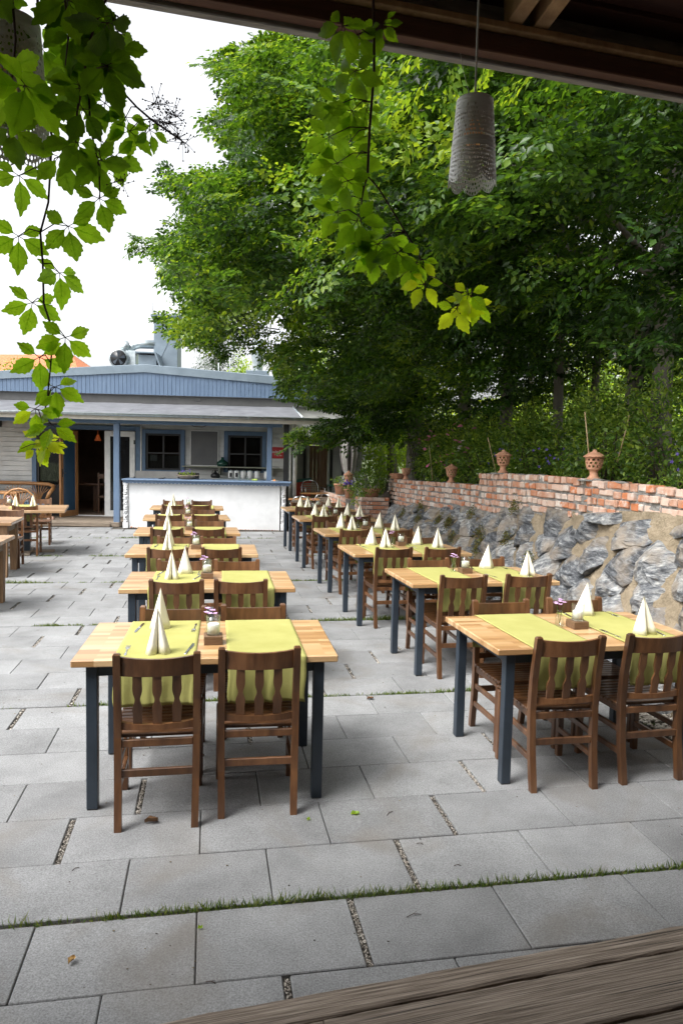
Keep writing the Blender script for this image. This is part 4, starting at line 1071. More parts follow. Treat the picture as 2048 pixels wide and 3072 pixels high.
mb = MB(); mb.box((-.11, -.11, 0), (.11, .11, .08), .01); mb.box((-.075, -.075, .08), (.075, .075, u5z-.05), .008); mb.box((-.1, -.1, u5z-.05), (.1, .1, u5z), .008); mb.build('pedestal', M['greymortar'], t)
# clay saucers stack
for k_ in range(3):
    mb = MB(); mb.lathe([(0, 0), (.15-.0*k_, 0), (.17, .035), (.175, .045), (.165, .045), (.15, .01), (0, .008)], 22, cap=False)
    q = LF(fu(14.1)+.1, 14.08, 1.30+.032*k_); tag(mb.build('clay_saucer', M['terracotta'], None, q), ['bottom', 'middle', 'top'][k_]+' clay saucer of the stack at the far end of the brick wall', 'saucer', 'stacked clay saucers')

def bush_leaves(name, parent, c, rad, n, Ls, mat, tint=(.1, .9), down=0, shell=.5, seed=0):
    r_ = np.random.RandomState(seed+int(abs(c[0])*37+abs(c[1])*11) % 9999)
    d = r_.randn(n, 3); d /= np.linalg.norm(d, axis=1, keepdims=True)
    rr = (shell+(1-shell)*r_.rand(n))**.7
    lump = 1+.22*np.sin(d[:, 0]*5+seed)*np.cos(d[:, 1]*4+seed*2)+.15*np.sin(d[:, 2]*7+seed)
    Pb = np.array(c)+d*(rr*lump)[:, None]*np.array(rad)
    D = d*.8+r_.randn(n, 3)*.6; D[:, 2] -= down
    N_ = r_.randn(n, 3)*.5+d*.4+np.array([0, 0, .8])
    L = r_.uniform(.6, 1.2, n)*Ls
    return leaves(name, Pb, D, N_, L, L*r_.uniform(.4, .62, n), r_.uniform(tint[0], tint[1], n), mat, parent)
def bush_stems(parent, base, c, rad, n=6, r=.008):
    mb = MB()
    for _ in range(n):
        e = Vector(c)+Vector((rnd.uniform(-.7, .7)*rad[0], rnd.uniform(-.7, .7)*rad[1], rnd.uniform(-.2, .8)*rad[2])); b_ = Vector(base)+Vector((rnd.uniform(-.05, .05), rnd.uniform(-.05, .05), 0))
        m_ = (b_+e)/2+Vector((rnd.gauss(0, .06), rnd.gauss(0, .06), .05)); mb.tube([b_, m_, e], [r, r*.8, r*.4], 5)
    return mb.build('stems', M['twig'], parent)
# potted trailing plant on the pillar
q = LF(3.2, 14.2, .93); t = thing('potted_trailing_plant', 'bushy trailing plant in a wide clay pot on the brick pillar', 'potted plant', q)
mb = MB(); mb.lathe([(0, 0), (.13, 0), (.18, .13), (.20, .14), (.20, .165), (.17, .165), (.15, .12), (0, .11)], 22, cap=False); mb.build('pot', M['terracotta'], t)
bush_leaves('foliage', t, (0, 0, .34), (.36, .34, .30), 1500, .05, M['leaf_shrub'], (.1, .7), .3); bush_leaves('trailing_foliage', t, (-.26, -.12, .08), (.16, .14, .28), 420, .045, M['leaf_shrub'], (.3, .9), .9)
for (u, n, z, r_, lb, mt, cnt) in [(2.9, 14.95, .86, .11, 'clay pot of violet pansies on the low brick wall left of the trailing plant', 'purple', 26), (2.95, 16.3, .86, .14, 'clay pot with spiky green leaves on the low brick wall under the parasol', None, 0)]:
    q = LF(u, n, z); t = thing('potted_plant', lb, 'potted plant', q)
    mb = MB(); mb.lathe([(0, 0), (r_*.7, 0), (r_, r_*1.5), (r_*1.08, r_*1.5), (r_*1.08, r_*1.7), (r_*.9, r_*1.7), (0, r_*1.4)], 20, cap=False); mb.build('pot', M['terracotta'], t)
    bush_leaves('foliage', t, (0, 0, r_*2.1), (r_*1.2, r_*1.2, r_*.8), 240, .05, M['leaf_shrub'])
    if cnt:
        mb = MB()
        for _ in range(cnt): mb.blob((rnd.uniform(-1.2, 1.2)*r_, rnd.uniform(-1.2, 1)*r_, r_*2.4+rnd.uniform(0, r_)), .018, 1, .3)
        mb.build('blossoms', M['purple'], t)
# small pagoda-like stone ornament at wall end
q = LF(3.35, 15.6, .86); t = thing('stone_ornament', 'dark bell-shaped stone ornament behind the trailing plant', 'ornament', q)
mb = MB(); mb.lathe([(0, 0), (.16, 0), (.15, .08), (.11, .14), (.12, .2), (.10, .32), (.075, .42), (.08, .45), (.03, .5), (0, .5)], 18, cap=False); mb.build('body', M['greymortar'], t)

# ------------------------------------------------------------ restaurant building (local frame: x along facade, y depth, z up)
B = thing('restaurant_building', 'long low white clapboard restaurant with blue gable boards and a lean-to roof', 'building', BO, BA)
def bp(name, mats, fn, parent=None, **k):
    mb = MB(); fn(mb); return mb.build(name, mats, parent or B, **k)
WV = 1.8
opens = [(-2.67, -.07, .0, 2.33), (-.03, 1.03, 1.26, 2.27), (1.99, 3.04, 1.28, 2.27)]
def siding(mb, x0, x1, z0, z1, y, ops, step=.118, mi=0):
    z = z0
    while z < z1-.02:
        zt = min(z+step, z1); xs = [(x0, x1)]
        for (a, b, c, d) in ops:
            if zt > c+.03 and z < d-.03:
                nx_ = []
                for (p, q) in xs:
                    if b <= p or a >= q: nx_.append((p, q)); continue
                    if a > p: nx_.append((p, a))
                    if b < q: nx_.append((b, q))
                xs = nx_
        for (p, q) in xs:
            tn = rnd.random()
            mb.add([(p, y, z+.012), (q, y, z+.012), (q, y-.022, z+.012), (p, y-.022, z+.012), (p, y-.006, zt+.002), (q, y-.006, zt+.002), (p, y+.03, zt), (q, y+.03, zt)],
                   [(0, 1, 2, 3), (3, 2, 5, 4), (4, 5, 7, 6), (0, 3, 4, 6), (1, 7, 5, 2)], mi, None, tn)
        z = zt
bp('wall', M['siding'], lambda mb: (siding(mb, -14, 3.62, 0.0, 3.0, WV, opens)), recalc=False)
def core(mb):
    xs = [-14, -2.67, -.07, -.03, 1.03, 1.99, 3.04, 3.6]
    for a, b in ((-14, -2.67), (-.07, -.03), (1.03, 1.99), (3.04, 3.6)): mb.box((a, WV+.032, 0), (b, WV+.18, 3.0))
    for (a, b, c, d) in opens:
        if c > .05: mb.box((a, WV+.032, 0), (b, WV+.18, c))
        mb.box((a, WV+.032, d), (b, WV+.18, 3.0))
    mb.box((3.42, WV+.18, 0), (3.6, 9, 3.0))
bp('wall_core', M['siding'], core)
# interior shell
def room(mb):
    mb.box((-9, 7.5, 0), (3.4, 7.6, 3)); mb.box((-9, WV+.2, 2.75), (3.4, 7.5, 2.85)); mb.box((-9.1, WV+.2, 0), (-9, 7.6, 3)); mb.box((-9, WV+.19, .0), (3.4, 7.5, .1))
bp('room_shell', M['darkroom'], room)
bp('room_partition', plain('dim_plaster', (.7, .68, .64), .9), lambda mb: mb.box((-1.55, 4.2, .1), (-1.15, 4.3, 2.7)))
bp('room_shelves', M['pine'], lambda mb: (mb.box((-1.1, 4.6, 1.3), (-.2, 4.9, 1.34)), mb.box((-1.1, 4.6, .85), (-.2, 4.9, .89)), mb.box((-1.12, 4.5, .1), (-1.07, 4.95, 2.2)), mb.box((-1.7, 3.0, .8), (-.9, 3.5, .84))))
def lampsh(mb): mb.lathe([(.025, .16), (.085, 0), (.08, 0), (.02, .15)], 16, T=Matrix.Translation((-1.42, 3.0, 1.98)), cap=False); mb.tube([(-1.42, 3.0, 2.15), (-1.42, 3.0, 2.75)], .006, 5)
bp('orange_pendant', emitmat('lit_orange_shade', (.55, .12, .03), .10), lampsh)
bp('ceiling_light', emitmat('small_warm_light', (1.0, .55, .2), 2.5), lambda mb: mb.box((-1.5, 2.6, 2.68), (-1.38, 2.72, 2.74)))
# interior table and chair silhouettes
bp('inside_table', M['chair'], lambda mb: (mb.box((-1.9, 2.9, .82), (-.95, 3.6, .86)), mb.box((-1.6, 3.2, .1), (-1.5, 3.3, .82)), mb.box((-1.35, 2.7, .1), (-1.31, 2.74, 1.15)), mb.box((-1.05, 2.7, .1), (-1.01, 2.74, 1.15)), mb.box((-1.31, 2.7, 1.0), (-1.05, 2.73, 1.12)), mb.box((-1.33, 2.7, .5), (-1.03, 3.0, .55))))
# blue surrounds
def surround(mb, x0, x1, z0, z1, w_=.10, bottom=False, y=WV-.028):
    mb.box((x0, y-.03, z0), (x0+w_, y+.05, z1), .003); mb.box((x1-w_, y-.03, z0), (x1, y+.05, z1), .003); mb.box((x0+w_+.002, y-.03, z1-w_), (x1-w_-.002, y+.05, z1), .003)
    if bottom: mb.box((x0+w_+.002, y-.04, z0), (x1-w_-.002, y+.05, z0+.04), .003)
bp('door_surround', M['blue_dark'], lambda mb: (surround(mb, -2.68, -.06, .1, 2.34, .11), mb.box((-1.98, WV-.05, .1), (-1.9, WV+.05, 2.22), .003)))
def window(x0, x1, z0, z1, panes=True):
    f = bp('window', M['blue_dark'], lambda mb: surround(mb, x0, x1, z0, z1, .10, True))
    a, b, c, d = x0+.10, x1-.10, z0+.04, z1-.10
    mb = MB(); 
    for q in ((a, a+.05), (b-.05, b)): mb.box((q[0], WV-.01, c), (q[1], WV+.03, d))
    mb.box((a+.05, WV-.01, d-.05), (b-.05, WV+.03, d)); mb.box((a+.05, WV-.01, c), (b-.05, WV+.03, c+.04))
    mb.box(((a+b)/2-.02, WV-.008, c+.04), ((a+b)/2+.02, WV+.03, d-.05)); mb.box((a+.05, WV-.006, c+.40), (b-.05, WV+.028, c+.435))
    mb.build('frame', M['black'], f)
    mb = MB(); mb.box((a+.04, WV+.035, c+.03), (b-.04, WV+.04, d-.04)); mb.build('pane', glassw, f)
    return f
glassw = glassmat('window_glass', (.5, .52, .52), .05, .02)
w1 = window(-.03, 1.03, 1.24, 2.28); w2 = window(1.99, 3.04, 1.26, 2.28)
mb = MB(); mb.box((.16, WV+.045, 1.5), (.34, WV+.05, 1.66)); mb.build('white_paper', M['whitepaint'], w1); mb = MB(); [mb.box((.12+.078*i, WV+.1+.015*(i % 2), 1.28), (.199+.078*i, WV+.11+.015*(i % 2), 1.64)) for i in range(10)]; mb.build('cafe_curtain', plain('grey_half_curtain', (.30, .29, .27), .9), w1)
mb = MB()
for i in range(14): mb.box((2.14+i*.06, WV+.2+.02*(i % 2), 1.3), (2.2+i*.06, WV+.22+.02*(i % 2), 2.2))
mb.build('curtain', plain('dim_net_curtain', (.16, .155, .15), .9), w2)
# fixed window left of the door
f = bp('window', M['black'], lambda mb: (mb.box((-2.57, WV-.02, .80), (-2.52, WV+.03, 2.23)), mb.box((-2.03, WV-.02, .8), (-1.98, WV+.03, 2.23)), mb.box((-2.52, WV-.02, .8), (-2.03, WV+.03, .86)), mb.box((-2.57, WV-.01, .1), (-1.98, WV+.03, .8)), mb.box((-2.52, WV-.02, 1.62), (-2.03, WV+.03, 1.66))))
mb = MB(); mb.box((-2.52, WV+.03, .86), (-2.03, WV+.036, 2.23)); mb.build('pane', glassw, f)
mb = MB()
for i in range(12): mb.box((-2.52+i*.041, WV+.09+.012*(i % 2), .86), (-2.48+i*.041, WV+.10+.012*(i % 2), 1.62))
mb.build('curtain', plain('grey_cafe_curtain', (.22, .21, .19), .9), f)
# open pine door leaf, hinged at x=-1.60
door = thing('door_leaf', 'x', 'x'); del door['label']; del door['category']; door.parent = B; door.location = (-1.58, WV-.06, .12); door.rotation_euler = (0, 0, R(180+70))
mb = MB(); mb.box((0, -.025, 0), (.10, .025, 2.08), .004); mb.box((.56, -.025, 0), (.66, .025, 2.08), .004); mb.box((.10, -.025, 0), (.56, .025, .14), .004); mb.box((.1, -.025, 1.97), (.56, .025, 2.08), .004); mb.build('door_frame', M['pine'], door)
mb = MB(); mb.box((.1, -.008, .14), (.56, .008, 1.97)); mb.build('door_pane', P('blue_reflecting_glass', [(.3, (.03, .07, .12)), (.7, (.05, .10, .17))], 1, .1), door)
mb = MB(); mb.box((.59, .026, .95), (.62, .035, 1.15), .003); mb.tube([(.605, .03, 1.05), (.605, .07, 1.05), (.52, .07, 1.05)], .008, 6); mb.box((.59, -.035, .95), (.62, -.026, 1.15), .003); mb.tube([(.605, -.03, 1.05), (.605, -.07, 1.05), (.52, -.07, 1.05)], .008, 6); mb.build('handle', M['black'], door)
# white glazed leaf
door = bp('white_door_leaf', M['whitepaint'], lambda mb: (mb.box((-.93, WV-.04, .12), (-.79, WV+.01, 2.21), .004), mb.box((-.32, WV-.04, .12), (-.19, WV+.01, 2.21), .004), mb.box((-.79, WV-.04, .12), (-.32, WV+.01, .25), .004), mb.box((-.79, WV-.04, 2.08), (-.32, WV+.01, 2.21), .004)))
mb = MB(); mb.box((-.79, WV-.02, .25), (-.32, WV-.012, 2.08)); mb.build('door_pane', M['darkglass'], door)
mb = MB()
for z in (.3, 1.0, 1.9): mb.box((-.22, WV-.055, z), (-.16, WV-.035, z+.1), .003)
mb.build('hinge', M['black'], door)
bp('threshold', M['whitepaint'], lambda mb: mb.box((-1.62, WV-.08, .10), (-.19, WV+.05, .125), .003))
bp('drain_pipe', M['whitepaint'], lambda mb: mb.tube([(-.035, WV-.06, .2), (-.035, WV-.06, 2.85)], .02, 8))
# menu board, sign, shelf
bp('menu_board', [M['greyboard'], M['whitepaint']], lambda mb: (mb.box((1.18, WV-.05, 1.42), (1.84, WV-.035, 2.26)), mb.box((1.16, WV-.055, 1.40), (1.18, WV-.03, 2.28), mi=1), mb.box((1.84, WV-.055, 1.40), (1.86, WV-.03, 2.28), mi=1), mb.box((1.18, WV-.055, 2.26), (1.84, WV-.03, 2.28), mi=1), mb.box((1.18, WV-.06, 1.40), (1.84, WV-.03, 1.42), mi=1)))
bp('wall_shelf', plain('grey_green_shelf', (.30, .31, .24), .7), lambda mb: (mb.box((1.0, WV-.32, 1.375), (3.38, WV-.04, 1.40), .003), mb.box((3.2, WV-.3, 1.2), (3.22, WV-.04, 1.375)), mb.box((1.9, WV-.3, 1.2), (1.92, WV-.04, 1.375))))
sg = bp('beer_sign', M['red'], lambda mb: mb.box((3.13, WV-.045, 1.63), (3.49, WV-.032, 1.91), .003))
def text(body, size, loc, name, mat, parent, shear=0, rot=(math.pi/2, 0, 0), ext=.001):
    c = bpy.data.curves.new(name, 'FONT'); c.body = body; c.size = size; c.extrude = ext; c.shear = shear; c.align_x = 'CENTER'; c.offset = .0008
    tmp = bpy.data.objects.new('tmp', c); COL.objects.link(tmp)
    bpy.context.view_layer.update()
    me = bpy.data.meshes.new_from_object(tmp.evaluated_get(bpy.context.evaluated_depsgraph_get())); bpy.data.objects.remove(tmp); bpy.data.curves.remove(c)
    me.materials.clear(); me.materials.append(mat)
    o = bpy.data.objects.new(name, me); COL.objects.link(o); o.parent = parent; o.location = loc; o.rotation_euler = rot; return o
text('RiederBier', .082, (3.31, WV-.047, 1.775), 'lettering', M['whitepaint'], sg, .3, (math.pi/2, R(-4), 0))
text('Seit 1536', .036, (3.36, WV-.047, 1.69), 'lettering', M['whitepaint'], sg, .2)
# veranda: beam, posts, gutter, lean-to roof
bp('veranda_beam', M['blue_dark'], lambda mb: mb.box((-14, .28, 2.35), (3.46, .42, 2.47), .004))
for x0, x1 in ((-.35, -.22), (3.12, 3.235), (-6.9, -6.77)): bp('veranda_post', M['blue'], lambda mb: (mb.box((x0, .29, 0.02), (x1, .41, 2.348), .006)))
bp('corner_post', M['black'], lambda mb: mb.box((3.50, .30, 0), (3.62, .42, 2.5), .004))
bp('eaves_board', plain('cream_eaves', (.50, .47, .41), .7), lambda mb: (mb.box((-14, -.03, 2.415), (5.2, -.01, 2.50), .002), mb.box((-14, -.008, 2.475), (3.9, .9, 2.49))))
def gutter(mb):
    vs = []; fs = []
    for x in (-14, 5.25):
        for k_ in range(9):
            a = math.pi*k_/8; vs.append((x, -.085-.055*math.cos(a), 2.55-.055*math.sin(a)))
    for k_ in range(8): fs.append((k_, k_+1, 9+k_+1, 9+k_))
    mb.add(vs, fs, 0, None, .5, True)
    mb.tube([(-14, -.142, 2.552), (5.25, -.142, 2.552)], .008, 6)
    for x in [-13.6+1.02*i for i in range(19)]: mb.tube([(x, -.14, 2.55)]+[(x, -.085-.06*math.cos(math.pi*k_/8), 2.55-.06*math.sin(math.pi*k_/8)) for k_ in range(9)], .006, 4)
g_ = bp('gutter', M['galv'], gutter); sm = g_.modifiers.new('t', 'SOLIDIFY'); sm.thickness = .003
def leanto(mb):
    x = -14
    while x < 3.6:
        x1 = min(x+1.0, 3.66)
        cut = (x1 > 3.6)
        a = (x1+.26 if cut else x1)
        zz = .003*((int(x+20)) % 2)
        n_ = 8
        for i in range(n_):
            v0, v1 = -.07+1.92*i/n_, -.07+1.92*(i+1)/n_
            z0, z1 = 2.565+.375*(i/n_), 2.565+.375*((i+1)/n_)
            e0 = a-(a-x1)*(i/n_); e1 = a-(a-x1)*((i+1)/n_)
            w0 = .004*noise.noise(Vector((x, v0*2, 0))); w1_ = .004*noise.noise(Vector((x, v1*2, 0)))
            mb.add([(x, v0, z0+zz+w0), (e0, v0, z0+zz+w0), (e1, v1, z1+zz+w1_), (x, v1, z1+zz+w1_), (x, v0, z0-.012), (e0, v0, z0-.012), (e1, v1, z1-.012), (x, v1, z1-.012)], [(0, 1, 2, 3), (7, 6, 5, 4), (0, 4, 5, 1), (1, 5, 6, 2), (3, 7, 4, 0)])
        x = x1+.002
bp('lean_to_roof', M['bitumen'], leanto)
def hip(mb): mb.tube([(3.92, -.05, 2.575), (3.66, 1.85, 2.95)], .02, 6)
bp('roof_edging', M['galv'], hip)
# gable band
def gtop(x): return 3.655-.075*abs(x-.08) if x < .08 else 3.655-.062*(x-.08)
def band(mb):
    x = -12.0
    while x < 6.2:
        x1 = x+.098
        mb.add([(x+.004, 1.55, 3.105), (x1-.004, 1.55, 3.105), (x1-.004, 1.55, gtop(x1)-.0), (x+.004, 1.55, gtop(x)-.0), (x+.004, 1.585, 3.105), (x1-.004, 1.585, 3.105), (x1-.004, 1.585, gtop(x1)), (x+.004, 1.585, gtop(x))], [(0, 1, 2, 3), (0, 4, 5, 1), (0, 3, 7, 4), (1, 5, 6, 2)], 0, None, rnd.random())
        mb.add([(x-.004, 1.565, 3.11), (x+.004, 1.565, 3.11), (x+.004, 1.565, gtop(x)), (x-.004, 1.565, gtop(x))], [(0, 1, 2, 3)], 1)
        x = x1
bp('gable_boards', [M['blue'], M['blue_dark']], band)
def coping(mb):
    for x0, x1 in ((-12, .08), (.08, 6.2)):
        vs = []
        for x in (x0, x1):
            for (y, z) in ((1.52, -.01), (1.52, .17), (1.60, .19), (1.78, .19), (1.78, -.02)): vs.append((x, y, gtop(x)+z))
        mb.add(vs, [(0, 1, 6, 5), (1, 2, 7, 6), (2, 3, 8, 7), (3, 4, 9, 8), (0, 5, 9, 4)])
bp('roof_coping', M['zinc'], coping)
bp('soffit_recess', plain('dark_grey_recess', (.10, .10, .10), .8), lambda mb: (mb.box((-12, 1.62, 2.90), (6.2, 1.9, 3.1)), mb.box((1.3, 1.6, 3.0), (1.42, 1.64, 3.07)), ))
bp('upper_wall', M['siding'], lambda mb: (mb.box((-12, 1.60, 3.1), (6.2, 9, 3.28)), mb.box((3.62, 1.7, 2.2), (6.2, 1.78, 3.1))))
def mainroof(mb):
    vs = []
    for y in (1.7, 11):
        for x in (-12, .08, 6.2): vs.append((x, y, gtop(x)+.17))
    mb.add(vs, [(0, 1, 4, 3), (1, 2, 5, 4)])
mr_ = bp('main_roof', M['bitumen'], mainroof)
# roof plant
ch_ = bp('chimney', M['zinc'], lambda mb: (mb.box((-.02, 3.2, 3.6), (.60, 3.85, 5.26), .006), mb.beam((.02, 3.195, 3.9), (.58, 3.195, 5.1), .01, .012)), mr_)
mb = MB(); mb.box((-.09, 3.12, 5.28), (.67, 3.93, 5.33), .004); mb.add([(-.09, 3.12, 5.28), (.67, 3.12, 5.28), (.67, 3.93, 5.28), (-.09, 3.93, 5.28), (-.02, 3.2, 5.16), (.6, 3.2, 5.16), (.6, 3.85, 5.16), (-.02, 3.85, 5.16)], [(0, 1, 5, 4), (1, 2, 6, 5), (2, 3, 7, 6), (3, 0, 4, 7)]); mb.build('chimney_cap', M['zinc'], ch_)
mb = MB(); mb.tube([(-.06, 3.3, 5.33), (-.06, 3.3, 5.66)], .006, 5); mb.build('lightning_rod', M['black'], ch_)
f_ = bp('extractor_fan', M['galv'], lambda mb: (mb.box((-1.04, 2.8, 3.74), (-.40, 3.4, 4.32), .01), mb.tube([(-.80, 2.62, 4.10), (-.80, 2.8, 4.10)], .24, 24), mb.tube([(-.72, 2.9, 4.3), (-.72, 2.9, 4.42), (-.62, 2.95, 4.5)], .12, 14)), mr_)
mb = MB(); mb.tube([(-.80, 2.61, 4.10), (-.80, 2.618, 4.10)], .205, 24); mb.build('fan_mouth', M['black'], f_)
mb = MB()
for k_ in range(5):
    a = k_*math.tau/5; mb.add([(-.8, 2.606, 4.1), (-.8+.18*math.cos(a), 2.607, 4.1+.18*math.sin(a)), (-.8+.18*math.cos(a+.5), 2.600, 4.1+.18*math.sin(a+.5))], [(0, 1, 2)])
mb.build('fan_blades', M['leg'], f_)
bp('round_duct', M['galv'], lambda mb: mb.tube([(-.7, 3.3, 4.32), (-.66, 3.3, 4.42), (-.56, 3.3, 4.52), (-.40, 3.3, 4.56), (.0, 3.3, 4.56)], .115, 16), mr_)
bp('intake_hood', M['zinc'], lambda mb: (mb.box((-.30, 2.65, 3.72), (.16, 3.1, 4.2), .005), mb.add([(-.36, 2.55, 4.27), (.15, 2.55, 4.27), (.28, 2.55, 3.92), (.24, 2.55, 3.92), (.12, 2.55, 4.24), (-.36, 2.55, 4.24), (-.36, 3.2, 4.27), (.15, 3.2, 4.27), (.28, 3.2, 3.92), (.24, 3.2, 3.92), (.12, 3.2, 4.24), (-.36, 3.2, 4.24)], [(5, 4, 3, 2, 1, 0), (6, 7, 8, 9, 10, 11), (0, 1, 7, 6), (1, 2, 8, 7), (2, 3, 9, 8), (3, 4, 10, 9), (4, 5, 11, 10)])), mr_)
v2 = bp('roof_vent', M['galv'], lambda mb: mb.lathe([(.14, 4.1), (.15, 4.35), (.22, 4.70), (.22, 4.72), (.13, 4.78), (.165, 4.98), (.17, 5.0), (0, 5.0)], 22, T=Matrix.Translation((2.62, 5.0, 0)), cap=False), mr_)
mb = MB(); mb.box((2.3, 4.7, 3.6), (2.94, 5.3, 4.12), .01); mb.build('vent_base', M['zinc'], v2)
for x in (1.38, 1.72): bp('aerial_mast', M['galv'], lambda mb: mb.tube([(x, 6, 3.6), (x, 6, 4.5+(x-1.3)*.9)], .012, 6), mr_)
# speaker and cable under the eaves
bp('wall_speaker', M['black'], lambda mb: (mb.box((-3.55, WV-.22, 2.25), (-3.38, WV-.05, 2.44), .01), mb.tube([(-4.2, WV-.03, 2.44), (-3.95, WV-.04, 2.33), (-3.7, WV-.04, 2.38), (-3.5, WV-.1, 2.42)], .006, 5)))
bp('cable', M['black'], lambda mb: mb.tube([(1.1, WV-.03, 2.45), (1.25, WV-.04, 2.37), (1.45, WV-.04, 2.36), (1.6, WV-.03, 2.42)], .008, 5))
bp('low_panel', plain('pale_steel_panel', (.36, .35, .33), .5), lambda mb: mb.box((.0, .95, .9), (1.42, .97, 1.27), .003))
bp('dark_frame', M['black'], lambda mb: mb.box((1.0, .90, .9), (1.5, .93, 1.25), .003))
# porch floor
pf = bp('porch_floor', [M['oldwood'], M['oldwood']], lambda mb: [mb.box((-8, .22+.14*i, .0), (-.21, .352+.14*i, .10), .004) for i in range(11)] and mb.box((-8, .17, 0), (-.4, .215, .085), .006, 0))
mb = MB(); mb.box((-1.95, .62, .10), (-1.80, .70, .165), .006); tag(mb.build('loose_brick', M['brick'], None, BO, BA), 'single loose red brick holding the pine door on the porch', 'brick')

# ------------------------------------------------------------ bar counter
C_ = thing('bar_counter', 'whitewashed masonry bar counter with pale blue scalloped top', 'bar', BO, BA)
def cbody(mb):
    # undulating plaster skin
    vs = []; fs = []; nx_, nz_ = 90, 26
    for i in range(nx_+1):
        for j in range(nz_+1):
            x = .06+3.38*i/nx_; z = 1.06*j/nz_
            vs.append((x, .0+.006*noise.noise(Vector((x*3, z*3, 0)))+.003*noise.noise(Vector((x*11, z*14, 0))), z))
    for i in range(nx_):
        for j in range(nz_): fs.append((i*(nz_+1)+j, (i+1)*(nz_+1)+j, (i+1)*(nz_+1)+j+1, i*(nz_+1)+j+1))
    mb.add(vs, fs, 0, None, .5, True); mb.box((.06, .02, 0), (3.44, .5, 1.04)); mb.box((.0, .05, 0), (.12, 1.6, 1.04))
bo = MB(); cbody(bo); bo.build('body', M['whitewash'], C_)
bo = MB()
for i in range(9): bo.blob((.12+.045*i, -.012, .012+rnd.uniform(0, .012)), .022, 1, .5, 0, rnd.random(), (1.2, .6, .8))
for i in range(26): bo.blob((1.9+.06*i, -.010, .006), rnd.uniform(.008, .022), 1, .5, 0, rnd.uniform(.2, .6), (1.8, .5, .6))
bo.build('crumbling_base', M['brick'], C_)
for px in (-.005, 3.525):
    mb = MB(); mb.box((px-.06, -.035, 0), (px+.06, .06, .14), .006); mb.box((px-.055, -.03, .97), (px+.055, .06, 1.045), .006); mb.box((px-.048, -.01, .14), (px+.048, .06, .97))
    for k_ in range(15):
        z = .175+k_*.055; a = k_*.9
        mb.tube([(px+.03*math.sin(a+q*.9)*(1 if q % 2 else .6), -.026-.014*math.sin(q*.8), z+.008*q-.03) for q in range(8)], .011, 5)
        mb.blob((px+.028*(-1)**k_, -.024, z), .026, 1, .4)
    mb.build('ornate_pilaster', M['whitewash'], C_)
def ctop(mb):
    mb.box((-.07, -.13, 1.075), (3.70, .62, 1.115), .012); mb.box((-.05, -.11, 1.055), (3.68, .6, 1.073), .006)
    vs = []; fs = []; n_ = 380
    for i in range(n_+1):
        x = -.04+3.7*i/n_; ph = (x*1/.085) % 1; zz = 1.035-.018*abs(math.sin(math.pi*ph))
        vs += [(x, -.095, 1.056), (x, -.095, zz), (x, -.085, zz), (x, -.085, 1.056)]
    for i in range(n_):
        for j in range(3): fs.append((i*4+j, i*4+j+1, i*4+4+j+1, i*4+4+j))
    mb.add(vs, fs)
mb = MB(); ctop(mb); mb.build('countertop', M['blue'], C_, recalc=True)
mb = MB(); mb.box((1.9, .75, .7), (2.8, 1.5, 1.13), .01); mb.box((2.8, .7, .7), (3.3, 1.5, 1.12), .01); mb.build('back_worktop', M['galv'], C_)
# things on the counter
q = BF(1.33, .22, 1.116); t = thing('flower_basket', 'bark bowl of pansies and greenery on the blue counter top', 'planter', q)
mb = MB(); mb.lathe([(0, 0), (.12, 0), (.16, .03), (.24, .085), (.235, .095), (.15, .05), (0, .04)], 14, cap=False)
for v_ in range(len(mb.v)): x, y, z = mb.v[v_]; k_ = 1+.16*noise.noise(Vector((x*9, y*9, 2))); mb.v[v_] = (x*k_*1.05, y*k_*.7, z+.03*noise.noise(Vector((x*8, y*8, 7))))
for k_ in range(14): a = k_*.45; mb.tube([(.1*math.cos(a), .07*math.sin(a), .02), (.2*math.cos(a+.3), .14*math.sin(a+.3), .06), (.26*math.cos(a+.5), .17*math.sin(a+.5), .1)], .007, 5)
mb.build('bark_bowl', M['oldwood'], t)
bush_leaves('foliage', t, (0, 0, .12), (.16, .1, .07), 420, .03, M['leaf_shrub'], (.4, 1))
mb = MB()
for k_ in range(16): mb.blob((rnd.uniform(-.16, .1), rnd.uniform(-.08, .05), .16+rnd.uniform(-.03, .07)), .013, 1, .4)
mb.build('blossoms', M['purple'], t)
for k_, (U_, lb) in enumerate([(2.12, 'leftmost'), (2.26, 'second'), (2.42, 'third'), (2.58, 'fourth'), (2.75, 'fifth'), (2.98, 'rightmost')]):
    q = BF(U_+.1, 1.25, 1.131)
    t = thing('storage_jar', f'{lb} pale canister of the row under the wall shelf behind the bar', 'canister', q, BA, 'canisters under the wall shelf')
    mb = MB(); mb.lathe([(0, 0), (.055, 0), (.062, .05), (.066, .16), (.062, .17), (0, .17)], 18, cap=False); mb.build('body', M['whitepaint'], t)
    mb = MB(); mb.lathe([(0, .171), (.064, .171), (.064, .185), (.015, .19), (.012, .2), (0, .2)], 18, cap=False); mb.build('lid', M['galv'], t)
    if k_ < 2: mb = MB(); mb.box((-.03, -.066, .03), (.03, -.060, .13), .001); mb.build('dark_panel', M['black'], t)
